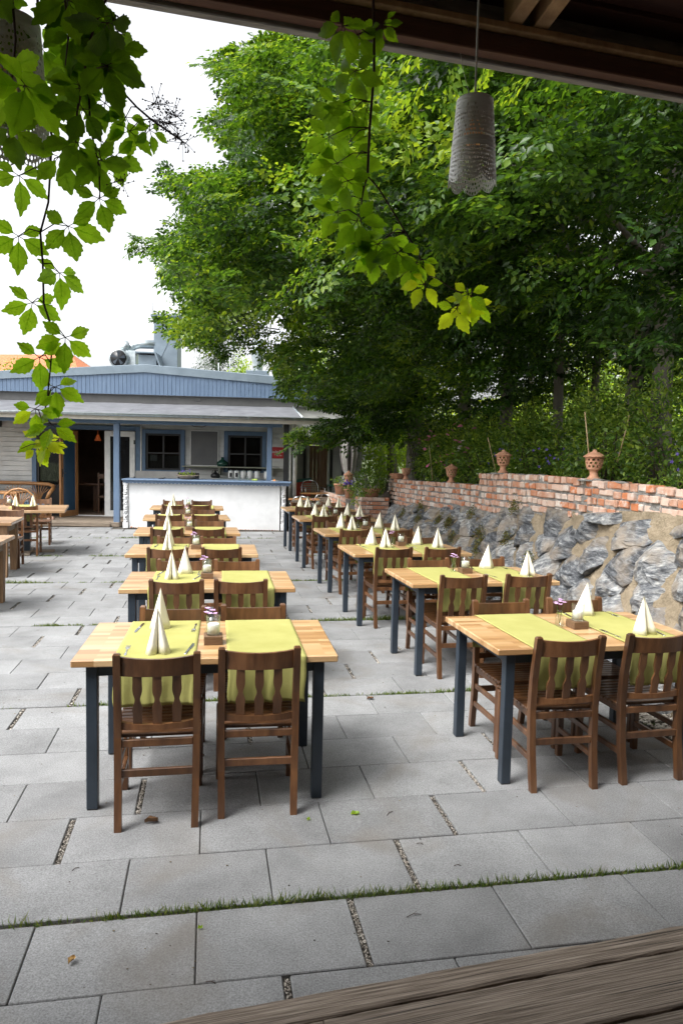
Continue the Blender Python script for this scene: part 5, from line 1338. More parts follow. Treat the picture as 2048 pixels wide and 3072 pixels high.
for (U_, v_, z, s_, mt, lb) in [(1.97, 1.62, 1.402, .125, 'plasticgreen', 'green glass pot-bellied bottle standing on the wall shelf'), (1.85, 1.2, 1.131, .10, 'black', 'round dark kettle on the worktop behind the bar')]:
    mb = MB(); mb.lathe([(0, 0), (s_*.9, 0), (s_*1.15, s_*.35), (s_*1.1, s_*.8), (s_*.5, s_*1.25), (s_*.3, s_*1.4), (s_*.3, s_*1.8), (s_*.2, s_*1.85), (0, s_*1.85)], 22, cap=False)
    if mt == 'black': mb.tube([(-s_*.8, 0, s_*1.0), (-s_*.7, 0, s_*1.7), (0, 0, s_*2.1), (s_*.7, 0, s_*1.7), (s_*.8, 0, s_*1.0)], .008, 6)
    tag(mb.build('green_bottle' if mt == 'plasticgreen' else 'kettle', M[mt], None, BF(U_, v_, z)), lb, 'bottle' if mt == 'plasticgreen' else 'kettle')
q = BF(3.32, .1, 1.117); t = thing('snack_plate', 'small plate of orange fruit at the right end of the blue counter', 'plate', q)
mb = MB(); mb.lathe([(0, 0), (.05, 0), (.09, .012), (.09, .016), (.05, .006), (0, .006)], 20, cap=False); mb.build('plate', M['whitepaint'], t)
mb = MB(); [mb.blob((rnd.uniform(-.05, .05), rnd.uniform(-.03, .03), .02), .02, 1, .3) for _ in range(7)]; mb.build('fruit', plain('orange_fruit', (.75, .28, .08), .6), t)
mb = MB(); [mb.blob((rnd.uniform(-.05, .05), rnd.uniform(-.03, .03), .02), .026, 1, .3) for _ in range(6)]
tag(mb.build('lime_pile', plain('lime_skin', (.45, .58, .12), .5), None, BF(2.85, .25, 1.116)), 'little heap of limes on the counter near the right post', 'fruit')
for (U_, h_, lb) in [(2.5, .13, 'tall clear glass standing on the counter left of the limes'), (2.68, .10, 'short clear glass standing on the counter just left of the limes')]:
    mb = MB(); mb.lathe([(0, 0), (.025, 0), (.032, h_), (.03, h_), (.023, .006), (0, .006)], 16, cap=False); tag(mb.build('drinking_glass', M['glass'], None, BF(U_, .25, 1.116)), lb, 'glass', 'glasses on the counter')
q = BF(.78, .2, 1.116); mb = MB(); mb.tube([(-.08, 0, .012), (.02, 0, .02), (.06, 0, .03)], .012, 6); mb.box((-.1, -.02, 0), (.02, .02, .014), .003); tag(mb.build('bar_tool', M['black'], None, q), 'small dark tool lying on the counter left of the flower basket', 'tool')

# ------------------------------------------------------------ annex to the right
A_ = thing('annex_building', 'white clapboard annex with an old plank door, right of the bar', 'building', BO, BA)
AV = 3.6
mb = MB(); siding(mb, 3.62, 5.6, .3, 2.9, AV, [(4.12, 4.68, .0, 2.02)], .13); mb.build('wall', M['siding'], A_)
mb = MB(); mb.box((3.62, AV+.032, .0), (4.12, AV+.2, 2.9)); mb.box((4.68, AV+.032, 0), (5.6, AV+.2, 2.9)); mb.box((4.12, AV+.032, 2.02), (4.68, AV+.2, 2.9)); mb.build('wall_core', M['siding'], A_)
dr = bp('plank_door', M['oldplank'] if 'oldplank' in M else P('brown_planks', [(.3, (.17, .085, .045)), (.6, (.28, .16, .09)), (.8, (.38, .26, .17))], 4, .7, .4, 30, (5, 5, .6), bdist=.003), lambda mb: [mb.box((4.15+.1*i, AV-.03, .35), (4.247+.1*i, AV+.02, 1.99), .004) for i in range(5)], A_)
mb = MB()
for x in (3.98, 4.72, 5.05): mb.box((x, AV-.06, .3), (x+.07, AV-.03, 2.3), .003)
mb.build('dark_batten', M['black'], A_)
mb = MB(); mb.box((4.09, AV-.05, .35), (4.15, AV-.0, 2.04), .003); mb.box((4.65, AV-.05, .35), (4.70, AV-.0, 2.04), .003); mb.box((4.09, AV-.052, 2.04), (4.70, AV, 2.10), .003); mb.build('door_casing', M['whitepaint'], A_)
mb = MB(); mb.tube([(3.76, .95, 0), (3.76, .95, 2.5)], .05, 12); mb.tube([(3.655, .9, .0), (3.655, .9, 2.5)], .02, 8); mb.build('downpipe', M['whitepaint'], A_)
mb = MB()
vs = [(3.66, 2.95, 2.74), (6.4, 2.95, 2.74), (6.4, 4, 3.0), (3.66, 4, 3.0)]; vs += [(x, y, z+.02) for x, y, z in vs]
mb.add(vs, [(3, 2, 1, 0), (4, 5, 6, 7), (0, 1, 5, 4), (1, 2, 6, 5), (2, 3, 7, 6), (3, 0, 4, 7)]); mb.build('annex_roof', M['bitumen'], A_)
mb = MB(); mb.box((4.9, AV-.35, 2.25), (5.3, AV-.05, 2.38), .01); mb.build('awning_end', M['red'], A_)
# raised terrace there
mb = MB(); mb.box((3.66, 1.3, -.05), (7.6, 5.2, .28), .0); o = mb.build('terrace', M['greymortar'], None, BO, BA); struct(o)

def alu_chair(loc, rot, label):
    t = thing('aluminium_chair', label, 'chair', loc, rot, 'aluminium chairs beside the bar')
    mb = MB()
    for s_ in (-1, 1):
        mb.tube([(s_*.25, .42, 0), (s_*.25, .40, .62), (s_*.25, .36, .66), (s_*.25, -.02, .66)], .012, 8); mb.tube([(s_*.22, -.12, 0), (s_*.22, 0, .42), (s_*.21, -.06, .70), (s_*.15, -.09, .80), (0, -.10, .83)], .012, 8)
    mb.tube([(-.25, .4, .43), (.25, .4, .43)], .01, 6); mb.build('frame', M['steel'], t)
    mb = MB()
    for i in range(8): mb.box((-.21, .0+.048*i, .425), (.21, .038+.048*i, .435), .002)
    mb.build('seat', M['steel'], t)
    mb = MB()
    for i in range(6): mb.box((-.19, -.075-.006*i, .50+.045*i), (.19, -.065-.006*i, .53+.045*i), .002)
    mb.build('backrest', M['oldwood'], t)
    return t
def cafe_table(loc, rot, label, w_=.7, top=.74, mat='pine'):
    t = thing('cafe_table', label, 'table', loc, rot, 'small tables beside the bar')
    mb = MB()
    for i in range(5): mb.box((-w_/2, -.3+.12*i, top-.025), (w_/2, -.3+.12*i+.112, top), .003)
    mb.build('tabletop', M[mat], t)
    mb = MB()
    for sx in (-1, 1):
        for sy in (-1, 1): mb.tube([(sx*(w_/2-.06), sy*.24, 0), (sx*(w_/2-.06), sy*.24, top-.026)], .016, 6)
    mb.build('legs', M['steel'], t)
    return t
k_ = 0
alu_chair((-.88, 16.0, 0), R(0), 'aluminium chair with curved back just beyond the farthest right-row table')
alu_chair((-.45, 16.9, 0), R(170), 'aluminium armchair between the two small tables beside the bar')
alu_chair((-.78, 18.0, .28), R(200), 'aluminium chair with teal cushion next to the red panel')
alu_chair((.15, 18.6, .28), R(30), 'aluminium chair with dark slats in front of the plank door')
alu_chair((.45, 17.6, .28), R(-60), 'aluminium chair beside the dark green table')
cafe_table((-.86, 16.55, 0), R(4), 'small wooden-topped table nearest the corner post of the bar')
cafe_table((-.6, 17.35, .1), R(4), 'second small wooden-topped table behind the nearest one by the bar', .8)
cafe_table((.05, 17.9, .28), R(8), 'dark green table standing before the annex door', .9, .74, 'plasticgreen')
mb = MB(); mb.box((-.22, -.03, 0), (.22, .03, .42), .004, 0); mb.add([(-.3, -.032, .42), (.22, -.032, .5), (.22, .032, .5), (-.3, .032, .42), (-.3, -.032, .34), (.22, -.032, .42), (.22, .032, .42), (-.3, .032, .34)], [(0, 1, 2, 3), (0, 4, 5, 1), (3, 2, 6, 7)], 1)
q = BF(3.98, 3.2, .62); o = tag(mb.build('leaning_board', [plain('red_panel', (.62, .07, .04), .5), plain('teal_panel', (.05, .17, .16), .6)], None, q, BA), 'bright red and teal board leaning by the annex door', 'board')
t = thing('planter_box', 'black metal planter box with flared sides in front of the parasol', 'planter', (.02, 16.55, 0), R(4))
mb = MB(); mb.add([(-.28, -.16, .30), (.28, -.16, .30), (.28, .16, .30), (-.28, .16, .30), (-.36, -.22, .66), (.36, -.22, .60), (.36, .22, .60), (-.36, .22, .66)], [(3, 2, 1, 0), (0, 1, 5, 4), (1, 2, 6, 5), (2, 3, 7, 6), (3, 0, 4, 7)]); mb.box((-.3, -.17, .52), (.3, .17, .56)); mb.build('box', M['black'], t)
mb = MB(); [mb.box((x-.02, y-.02, 0), (x+.02, y+.02, .3), .002) for x in (-.24, .24) for y in (-.12, .12)]; mb.build('legs', M['black'], t)
# folded parasol
q = Vector((.16, 17.6, .28)); t = thing('closed_parasol', 'closed beige and grey striped parasol hanging in folds', 'parasol', q)
mb = MB(); mb.tube([(0, 0, 0), (0, 0, 2.35)], .022, 8); mb.build('pole', M['oldwood'], t)
mb = MB(); vs = []; fs = []; K = 40; Z = [2.3, 2.15, 1.9, 1.5, 1.15, 1.02, .95, .6, .38]; RR = [.02, .10, .15, .17, .13, .085, .12, .22, .27]
for z, r_ in zip(Z, RR):
    for k_ in range(K): a = math.tau*k_/K; rr = r_*(1+.38*(1 if k_ % 4 < 2 else -1)*(.3 if z > 2.1 else 1)); vs.append((rr*math.cos(a), rr*math.sin(a), z+.03*math.sin(a*3)*(z < .5)))
for i in range(len(Z)-1):
    for k_ in range(K): fs.append((i*K+k_, i*K+(k_+1) % K, (i+1)*K+(k_+1) % K, (i+1)*K+k_))
mb.v = vs; mb.f = fs; mb.m = [(f[0] % K)//4 % 2 for f in fs]; mb.t = [.5]*len(fs); mb.sm = [True]*len(fs)
mb.build('canopy', [plain('beige_canvas', (.58, .56, .53), .9), plain('grey_canvas', (.22, .20, .20), .9)], t)

# ------------------------------------------------------------ trees behind the wall
OUT = [(900, 75), (650, 62), (590, 100), (520, 115), (495, 160), (545, 225), (480, 275), (490, 310), (555, 360), (535, 395), (385, 398), (372, 425), (425, 462), (450, 490), (395, 535), (385, 555), (305, 568), (390, 592), (380, 640), (395, 665), (445, 690), (425, 715), (375, 745), (400, 782), (497, 800), (545, 790), (562, 745), (618, 735), (648, 700), (665, 785), (612, 826), (628, 850), (640, 885), (622, 912), (700, 935), (800, 955), (705, 975), (668, 1000), (664, 1022), (700, 1012), (780, 1005), (835, 1010), (870, 1090), (1600, 1140), (1900, 1100), (1900, -900), (900, -900)]
OUT = np.array(OUT)/.765625
def in_out(x, y):
    ins = np.zeros(x.shape, bool); n = len(OUT)
    for i in range(n):
        x1, y1 = OUT[i]; x2, y2 = OUT[(i+1) % n]
        c = ((y1 > y) != (y2 > y)); t_ = (x2-x1)*(y-y1)/((y2-y1) if y2 != y1 else 1e-9)+x1
        ins ^= c & (x < t_)
    return ins
# spray templates: flat leafy twig systems along +x
TPL = []
for k_ in range(7):
    r_ = np.random.RandomState(40+k_); pos = []; dr_ = []; nn_ = []
    def twig(p0, d, L, step):
        s = step; side = 1
        d = np.array(d)/np.linalg.norm(d); pv = np.array([-d[1], d[0], 0])
        while s < L:
            p = np.array(p0)+d*s+np.array([0, 0, -.12*s*s]); pos.append(p+r_.randn(3)*.006)
            dd = d*.62+pv*side*.75+np.array([0, 0, -.25])+r_.randn(3)*.18; dr_.append(dd); nn_.append(np.array([0, 0, 1])+r_.randn(3)*.38)
            side = -side; s += step*r_.uniform(.8, 1.25)
        pos.append(np.array(p0)+d*L); dr_.append(d+np.array([0, 0, -.3])); nn_.append(np.array([0, 0, 1])+r_.randn(3)*.3)
    twig((0, 0, 0), (1, 0, 0), .62, .045)
    for s_ in (.10, .2, .3, .4, .48):
        for sd_ in (-1, 1):
            if r_.rand() < .85: twig((s_, 0, -.12*s_*s_), (.8, sd_*r_.uniform(.6, .95), -.05), r_.uniform(.14, .30)*(1.15-s_), .045)
    TPL.append((np.array(pos), np.array(dr_), np.array(nn_)))
def sprays(name, P0, DX, UP, mat, parent, tint, Ls=.076, sc=None, rs=None, keep=None):
    """P0 base points, DX directions, UP normals; returns the foliage mesh"""
    r_ = rs or NR
    n = len(P0); X = DX/np.linalg.norm(DX, axis=1, keepdims=True); Y = np.cross(UP, X); Y /= np.linalg.norm(Y, axis=1, keepdims=True); Z = np.cross(X, Y)
    which = r_.randint(0, len(TPL), n); sc = np.ones(n) if sc is None else sc
    A1, A2, A3, A4 = [], [], [], []
    for k_ in range(len(TPL)):
        idx = np.where(which == k_)[0]
        if not len(idx): continue
        p, d, m = TPL[k_]
        Rm = np.stack([X[idx], Y[idx], Z[idx]], 2)
        A1.append((np.einsum('nij,lj->nli', Rm, p)*sc[idx][:, None, None]+P0[idx][:, None, :]).reshape(-1, 3))
        A2.append(np.einsum('nij,lj->nli', Rm, d).reshape(-1, 3)); A3.append(np.einsum('nij,lj->nli', Rm, m).reshape(-1, 3))
        A4.append((tint[idx][:, None]+r_.randn(len(idx), len(p))*.2).reshape(-1))
    A1, A2, A3, A4 = [np.concatenate(a) for a in (A1, A2, A3, A4)]
    if keep is not None:
        k_ = keep(A1); A1, A2, A3, A4 = A1[k_], A2[k_], A3[k_], A4[k_]
    L = r_.uniform(.7, 1.2, len(A1))*Ls
    return leaves(name, A1, A2, A3, L, L*r_.uniform(.48, .62, len(A1)), A4, mat, parent, fold=.12)

# trunks: (photo column, plane u, base radius, lean, label)
TR = [  # n, u, radius, lean(du, dn per m), label
 (7.45, 5.0, .115, (-.01, .005), 'thick grey trunk near the right edge, nearest hornbeam behind the wall'),
 (8.5, 5.25, .105, (.02, -.11), 'leaning crooked hornbeam trunk just left of the thick one'),
 (9.95, 5.0, .075, (.0, .04), 'slim hornbeam trunk between the two nearest wall lanterns'),
 (10.7, 6.0, .07, (0, 0), 'slender hornbeam standing further back, right of centre'),
 (11.85, 5.0, .11, (0, .01), 'straight grey hornbeam trunk above the second wall lantern'),
 (13.5, 5.0, .085, (-.02, .10), 'hornbeam trunk leaning left above the white roses'),
 (15.2, 5.4, .12, (0, 0), 'dark hornbeam trunk left of the roses'),
 (16.1, 4.6, .15, (0, 0), 'broad dark hornbeam trunk behind the small lidless lantern'),
 (17.6, 5.2, .12, (-.03, 0), 'farthest hornbeam of the row behind the pot stack'),
 (5.6, 5.2, .12, (0, 0), 'hornbeam just outside the right edge overhanging the near tables'),
 (3.6, 5.4, .12, (0, 0), 'hornbeam beside the camera whose boughs fill the upper right'),
]
trees = []; NT = np.array([[t_[0], t_[1]] for t_ in TR])
for (n, u, r_, (lu, ln), lb) in TR:
    t = thing('hornbeam_tree', 'tall '+lb if not lb.startswith('tall') else lb, 'tree', (0, 0, 0), 0, 'hornbeams in the row behind the wall')
    z0 = bankz(u, n)-.25; hz = 7.5 if n > 7 else 8.5; pts = []; rs_ = []
    for i in range(13):
        s = i/12; z = z0+hz*s; cr = .12*noise.noise(Vector((n*3, s*3, 0)))
        extra = (0 if 'crooked' not in lb else .35*math.exp(-((z-2.9)/.5)**2))
        pts.append(LF(u+lu*(z-z0)+cr, n+ln*(z-z0)+cr+extra*.6, z)); rs_.append(r_*(1.35-.25*min(1, s*8))*(1-.72*s))
    mb = MB(); mb.tube(pts, rs_, 12)
    for v_ in range(len(mb.v)):
        x, y, z = mb.v[v_]; k_ = .018*noise.noise(Vector((x*7, y*7, z*1.5))); mb.v[v_] = (x+k_, y+k_, z)
    for _ in range(12):
        i = rnd.randrange(4, 12); a = rnd.uniform(0, 6.28); p = pts[i]
        if rnd.random() < .65: a = math.pi+rnd.uniform(-.8, .8)
        L_ = rnd.uniform(1.5, 4.5); q = []
        for s in (0, .3, .6, 1): q.append(Vector(p)+Vector((math.cos(a)*L_*s, math.sin(a)*L_*s, L_*(.55*s-.38*s*s)+.1*rnd.gauss(0, 1)*s)))
        mb.tube(q, [rs_[i]*.45, rs_[i]*.3, rs_[i]*.2, .006], 6)
    mb.build('trunk', M['bark'], t); trees.append(t)
# foliage layers filling the crown volume
NC = 8200
cu = NR.uniform(-1.2, 6.8, NC); cn = NR.uniform(3.0, 19, NC); cz = NR.uniform(2.1, 11, NC)
C0 = np.stack([cu*CT-cn*ST, cu*ST+cn*CT, cz], 1)
px, py = project(C0)
ok = in_out(px, py) & (px < 2350) & (py > -260)
# open space below the crowns between wall and trunks, clear over the tables
low = np.where(cu > 3.4, 2.15+.5*np.clip((cu-4.4), 0, 1)*(cn < 12), np.maximum(2.9-.05*cn, 3.9-.28*(cn-6)*(cn > 6)-.0*cu))
low = np.where((cu < 3.4) & (cn > 14), 2.15, low)
ok &= cz > low
ok &= ~((cu < 1.0) & (cn < 8.0)); ok &= ~((cu < 2.2) & (cn < 5.5)); ok &= ~((cu < 3.0) & (cn < 4.5))
# crown is a rounded hull leaning out over the patio
edge_h = np.where(cn > 8, 10.5, 9.5); ok &= cz < edge_h-.10*np.clip(2-cu, 0, 5)**2*.8
ok &= ~((cu < 3.0) & (cn > 14.4) & (cz > 2.9)); ok &= ~((cu < 1.6) & (cn > 15.8)); ok &= ~((cn > 16.5) & (cz > 6)); ok &= ~((cu > 4.0) & (cz < 4.0) & (NR.rand(NC) < .5)); ok &= ~((cu > 3.2) & (cz < 2.7) & (cn < 13))
gap = np.array([noise.noise(Vector((p[0]*.8, p[1]*.8, p[2]*1.25))) for p in C0]); ok &= ~(gap > .16)
C0 = C0[ok]; cu = cu[ok]; cn = cn[ok]; cz = cz[ok]
BR = C0[:, 1]
own = np.argmin((cn[:, None]-NT[None, :, 0])**2+.15*(cu[:, None]-NT[None, :, 1])**2, 1)
print('crown layers', len(C0))
for ti, t in enumerate(trees):
    idx = np.where(own == ti)[0]
    if not len(idx): continue
    Pl, Dl, Ul, Tl, Sl = [], [], [], [], []
    for i in idx:
        m_ = NR.randint(5, 9); out = np.array([-CT, -ST, 0])*.8+NR.randn(3)*.3*np.array([1, 1, 0])
        tn_ = np.clip(.40+.55*noise.noise(Vector(C0[i]*.55+7))+(.35 if NR.rand() < .09 else 0)+NR.randn()*.12+(.12 if cu[i] < 2 else 0), 0, 1)
        tilt = NR.uniform(-.55, .25)
        for _ in range(m_):
            a = NR.uniform(-1.5, 1.5); d = np.array([out[0]*math.cos(a)-out[1]*math.sin(a), out[0]*math.sin(a)+out[1]*math.cos(a), tilt+NR.randn()*.22])
            off = NR.randn(3)*np.array([.30, .30, .17]); Pl.append(C0[i]+off-d*.15); Dl.append(d); Ul.append(np.array([0, 0, 1])+NR.randn(3)*.42); Tl.append(tn_+NR.randn()*.06); Sl.append(NR.uniform(.7, 1.1))
    Pl, Dl, Ul, Tl, Sl = map(np.array, (Pl, Dl, Ul, Tl, Sl))
    dn_ = Dl/np.linalg.norm(Dl, axis=1, keepdims=True)
    b0 = in_out(*project(Pl)); b1 = in_out(*project(Pl+dn_*(.40*Sl)[:, None])); kk = b0 & b1
    Pl, Dl, Ul, Tl, Sl = Pl[kk], Dl[kk], Ul[kk], Tl[kk], Sl[kk]
    if not len(Pl): continue
    def keep(Q):
        qx, qy = project(Q); return (Q[:, 2] > 1.95) & (in_out(qx, qy) | ~((qx < 1110) & (qy > 1085)))
    sprays('crown', np.array(Pl), np.array(Dl), np.array(Ul), M['leaf'], t, np.array(Tl), sc=np.array(Sl), keep=keep)
# long boughs at the crown's outer rim
rim = [(305, 568, 12.5), (372, 425, 12), (385, 398, 12), (480, 275, 11.5), (495, 160, 11), (372, 745, 13), (390, 592, 12.5), (380, 640, 13), (425, 462, 12), (590, 100, 10.5), (535, 395, 11), (400, 782, 13.5), (395, 535, 12), (520, 118, 11), (612, 826, 14.5), (668, 1018, 14.5), (640, 895, 15), (497, 800, 13.5), (445, 700, 13), (668, 998, 14.8), (450, 490, 12), (545, 225, 11)]
Pl, Dl, Ul, Tl, Sl = [], [], [], [], []; bw = MB()
for (x, y, Y) in rim:
    tip = np.array(at_y(x/.765625, y/.765625, Y)); L_ = NR.uniform(1.5, 2.1)
    base = tip+np.array([CT*L_, ST*L_, NR.uniform(-.25, .15)+.2])
    mid = (tip+base)/2+np.array([0, 0, .1])
    bw.tube([base, mid, tip], [.012, .008, .003], 5)
    for s in np.arange(0, 1.0, .10):
        p = base*(1-s)**2+2*mid*s*(1-s)+tip*s*s
        for q in range(2):
            a = NR.uniform(-.9, .9)*(1.1-s); d = tip-base; d = d/np.linalg.norm(d); d = np.array([d[0]*math.cos(a)-d[1]*math.sin(a), d[0]*math.sin(a)+d[1]*math.cos(a), d[2]+NR.randn()*.28-.12])
            Pl.append(p+NR.randn(3)*.07); Dl.append(d); Ul.append(np.array([0, 0, 1])+NR.randn(3)*.6); Tl.append(.5+NR.randn()*.16); Sl.append(NR.uniform(.5, .9)*(1.15-.4*s))
sprays('outer_boughs', np.array(Pl), np.array(Dl), np.array(Ul), M['leaf'], trees[5], np.array(Tl), sc=np.array(Sl))
bw.build('outer_twigs', M['bark'], trees[5])

# shrubs, roses and climbers along the top of the bank
rose_lb = 0
SH = [(4.1, 4.2, .5, 'near right'), (4.3, 5.3, .6, ''), (4.35, 6.3, .65, ''), (4.2, 7.2, .5, ''), (4.5, 8.1, .7, ''), (4.2, 9.0, .5, ''), (4.4, 9.8, .6, ''), (4.2, 10.7, .55, ''), (4.3, 11.7, .6, ''), (4.2, 12.6, .5, ''), (4.3, 13.6, .5, ''), (5.9, 6.6, .9, ''), (6.2, 8.6, .9, ''), (6.2, 10.6, .9, ''), (6.4, 12.8, .9, ''), (6.4, 15, .9, '')]
names_ = ['leafy green shrub at the right edge of the wall top', 'green shrub right of the nearest wall lantern', 'bushy green shrub behind the nearest wall lantern', 'low green shrub just left of the nearest wall lantern', 'wide green shrub between the two nearest wall lanterns', 'low green shrub behind the second wall lantern', 'dense green shrub left of the second wall lantern', 'rose bush with white and pink blossoms behind the third lantern', 'rose bush with pink blossoms left of the third lantern', 'rose bush with small pink blossoms beside the far trunk', 'dark green shrub next to the stacked clay saucers', 'tall shrub in the back row behind the thick trunk', 'tall shrub in the back row behind the leaning trunk', 'tall shrub in the back row right of the straight trunk', 'tall shrub in the back row left of the straight trunk', 'tall shrub in the back row by the farthest trunks']
for i, (u, n, r_, _) in enumerate(SH):
    z = bankz(u, n); back = i >= 11; rose = i in (7, 8, 9)
    h_ = (1.5 if back else .55)*(1.0 if not rose else 1.0)
    if n < 8 and not back: h_ = .62
    p = LF(u, n, z+h_*.75)
    t = thing('rose_bush' if rose else 'shrub', names_[i], 'rose bush' if rose else 'shrub', (0, 0, 0), 0, 'shrubs along the top of the bank')
    bush_leaves('foliage', t, p, (r_*.95, r_*.95, h_), 2300 if not back else 3600, .066 if not back else .08, M['leaf_shrub'], (.05, .85), .1, .35, i)
    bush_stems(t, LF(u, n, z-.1), p, (r_, r_, h_), 8, .009)
    if not back:
        q = bush_leaves('upper_foliage', t, p+Vector((0, 0, h_*.7)), (r_*.6, r_*.6, h_*.6), 500, .05, M['leaf_shrub'], (.4, 1), -.4, .2, i+50)
    if rose:
        cols = [('white_rose', 5), ('pink', 7)] if i == 7 else [('pink', 11)]
        pts_ = []
        for mt, cn_ in cols:
            for _ in range(cn_):
                cx = LF(u-rnd.uniform(.25, .5), n+rnd.uniform(-.5, .5), z+rnd.uniform(.25, .95))
                if mt == 'white_rose': cx = LF(u-.4, n+.05+rnd.uniform(-.12, .12), z+.62+rnd.uniform(-.15, .15))
                mb = MB()
                for q in range(10):
                    a = q*2.4; rr = .012+.0022*q; c_ = Vector((0, 0, .012-.0012*q)); d = Vector((math.cos(a), math.sin(a), .55-.05*q)); s_ = Vector((-math.sin(a), math.cos(a), 0))*rr*.8
                    mb.add([c_, c_+d*rr+s_, c_+d*rr*1.5, c_+d*rr-s_], [(0, 1, 2, 3)])
                mb.build('blossom', M[mt], t, cx, (rnd.uniform(-.6, .6), rnd.uniform(-.9, .2), rnd.uniform(0, 6)))
# violet cranesbill dots
t = thing('cranesbill', 'low cranesbill plants with small violet blossoms along the wall top', 'plant'); 
for j in range(3):
    bush_leaves('foliage', t, LF(3.95, [5.6, 7.6, 8.9][j], 1.56), (.2, .35, .14), 500, .035, M['leaf_shrub'], (.2, .9), 0, .2, 70+j)
for _ in range(26):
    mb = MB(); c_ = LF(3.85+rnd.uniform(-.1, .15), rnd.choice([5.4, 5.7, 7.6, 7.9, 9.0, 9.4])+rnd.uniform(-.2, .2), 1.66+rnd.uniform(0, .22))
    for q in range(5): a = q*math.tau/5; mb.add([(0, 0, 0), (.012*math.cos(a-.4), .004, .012*math.sin(a-.4)), (.017*math.cos(a), .0, .017*math.sin(a)), (.012*math.cos(a+.4), .004, .012*math.sin(a+.4))], [(0, 1, 2, 3)])
    mb.build('blossom', M['purple'], t, c_, (rnd.uniform(-.4, .4), 0, rnd.uniform(-.8, .8)))
# olive
q = LF(4.2, 14.3, 1.2); t = thing('olive_tree', 'silvery small olive tree above the stacked clay saucers', 'tree')
bush_leaves('crown', t, q+Vector((0, 0, .85)), (.45, .45, .6), 900, .06, M['leaf_olive'], (.1, 1), 0, .1, 4); bush_stems(t, q, q+Vector((0, 0, .8)), (.5, .5, .6), 9, .012)
# plant stakes
for (x0, y0, x1, y1, Y, lb) in [(1480, 1390, 1462, 1312, 9.4, 'thin bamboo stake leaning left above the straight part of the brick wall'), (1768, 1420, 1753, 1235, 7.0, 'tall thin bamboo stake directly behind the nearest wall lantern'), (1862, 1340, 1886, 1245, 7.0, 'reddish cane leaning right, right of the nearest wall lantern'), (1293, 1405, 1286, 1335, 12, 'grey stake among the pink roses')]:
    a, b_ = at_y(x0, y0, Y), at_y(x1, y1, Y); mb = MB(); mb.tube([a-(b_-a)*.5, (a+b_)/2+Vector((.004, 0, 0)), b_], .006, 6); tag(mb.build('bamboo_stake', P('bamboo_stake', [(.3, (.30, .20, .10)), (.7, (.5, .38, .22))], 10, .6)), lb, 'stake', 'plant stakes')
# hanging bulbs
for (x, y, Y, lb) in [(1840, 1052, 8.0, 'clear glass bulb hanging highest, left of the thick trunk'), (1595, 1128, 10.5, 'clear glass bulb hanging right of the straight trunk'), (1432, 1137, 12, 'clear glass bulb hanging left of the straight trunk'), (1702, 1098, 9.4, 'faint glass bulb between the two right-hand bulbs')]:
    p = at_y(x, y, Y); t = thing('hanging_bulb', lb, 'bulb', p, 0, 'glass bulbs hung in the hornbeams')
    mb = MB(); mb.lathe([(0, -.11), (.032, -.105), (.036, -.08), (.03, -.03), (.016, 0), (0, 0)], 14, cap=False); mb.build('glass', glassmat('bulb_glass', (.95, .93, .85), .18) if 'bulb_glass' not in bpy.data.materials else bpy.data.materials['bulb_glass'], t)
    mb = MB(); mb.tube([(0, 0, 0), (0, 0, .05)], .013, 8); mb.tube([(0, 0, .05), (0, 0, .9)], .002, 4); mb.build('cable', M['black'], t)

# ------------------------------------------------------------ background trees and houses
def big_tree(x, y, z0, h, r, lb, mat, n=5000, Ls=.2, tint=(.1, .9), seed=0):
    t = thing('background_tree', lb, 'tree', (0, 0, 0), 0, 'trees beyond the garden')
    mb = MB(); mb.tube([(x, y, z0), (x+.1, y, z0+h*.4), (x, y, z0+h*.8)], [.25, .18, .06], 8); mb.build('trunk', M['bark'], t)
    r_ = np.random.RandomState(seed+3); K = 16
    cs = r_.randn(K, 3); cs /= np.linalg.norm(cs, axis=1, keepdims=True); cs = cs*np.array([r*.62, r*.62, h*.28])+np.array([x, y, z0+h*.60])
    which = r_.randint(0, K, n); d = r_.randn(n, 3); d /= np.linalg.norm(d, axis=1, keepdims=True)
    Pb = cs[which]+d*(r_.rand(n)**.4)[:, None]*np.array([r*.45, r*.45, h*.18])
    L = r_.uniform(.6, 1.3, n)*Ls
    leaves('crown', Pb, d+r_.randn(n, 3)*.7, r_.randn(n, 3)*.6+np.array([0, 0, 1]), L, L*.6, r_.uniform(tint[0], tint[1], n)+.2*(which % 3-1), mat, t)
    return t
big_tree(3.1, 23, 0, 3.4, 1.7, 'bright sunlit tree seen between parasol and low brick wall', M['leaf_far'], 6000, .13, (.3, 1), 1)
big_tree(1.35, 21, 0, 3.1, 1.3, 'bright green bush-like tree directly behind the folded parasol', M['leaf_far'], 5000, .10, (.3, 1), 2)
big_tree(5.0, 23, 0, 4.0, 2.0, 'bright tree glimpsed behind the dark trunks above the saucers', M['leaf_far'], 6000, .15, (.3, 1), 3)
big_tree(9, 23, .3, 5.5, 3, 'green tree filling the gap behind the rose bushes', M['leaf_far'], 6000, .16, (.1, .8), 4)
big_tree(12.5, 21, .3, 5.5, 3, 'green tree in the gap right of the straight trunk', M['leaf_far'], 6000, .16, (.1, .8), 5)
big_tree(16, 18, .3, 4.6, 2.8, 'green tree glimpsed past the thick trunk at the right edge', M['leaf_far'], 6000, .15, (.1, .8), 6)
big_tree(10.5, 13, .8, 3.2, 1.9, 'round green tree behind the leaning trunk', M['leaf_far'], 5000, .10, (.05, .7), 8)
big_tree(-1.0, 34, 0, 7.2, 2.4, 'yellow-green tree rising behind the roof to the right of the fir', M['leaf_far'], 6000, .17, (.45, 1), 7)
big_tree(-5.9, 42, 0, 7.6, 1.1, 'yellow-green slender tree right beside the fir behind the roof', M['leaf_far'], 4000, .16, (.4, 1), 9)
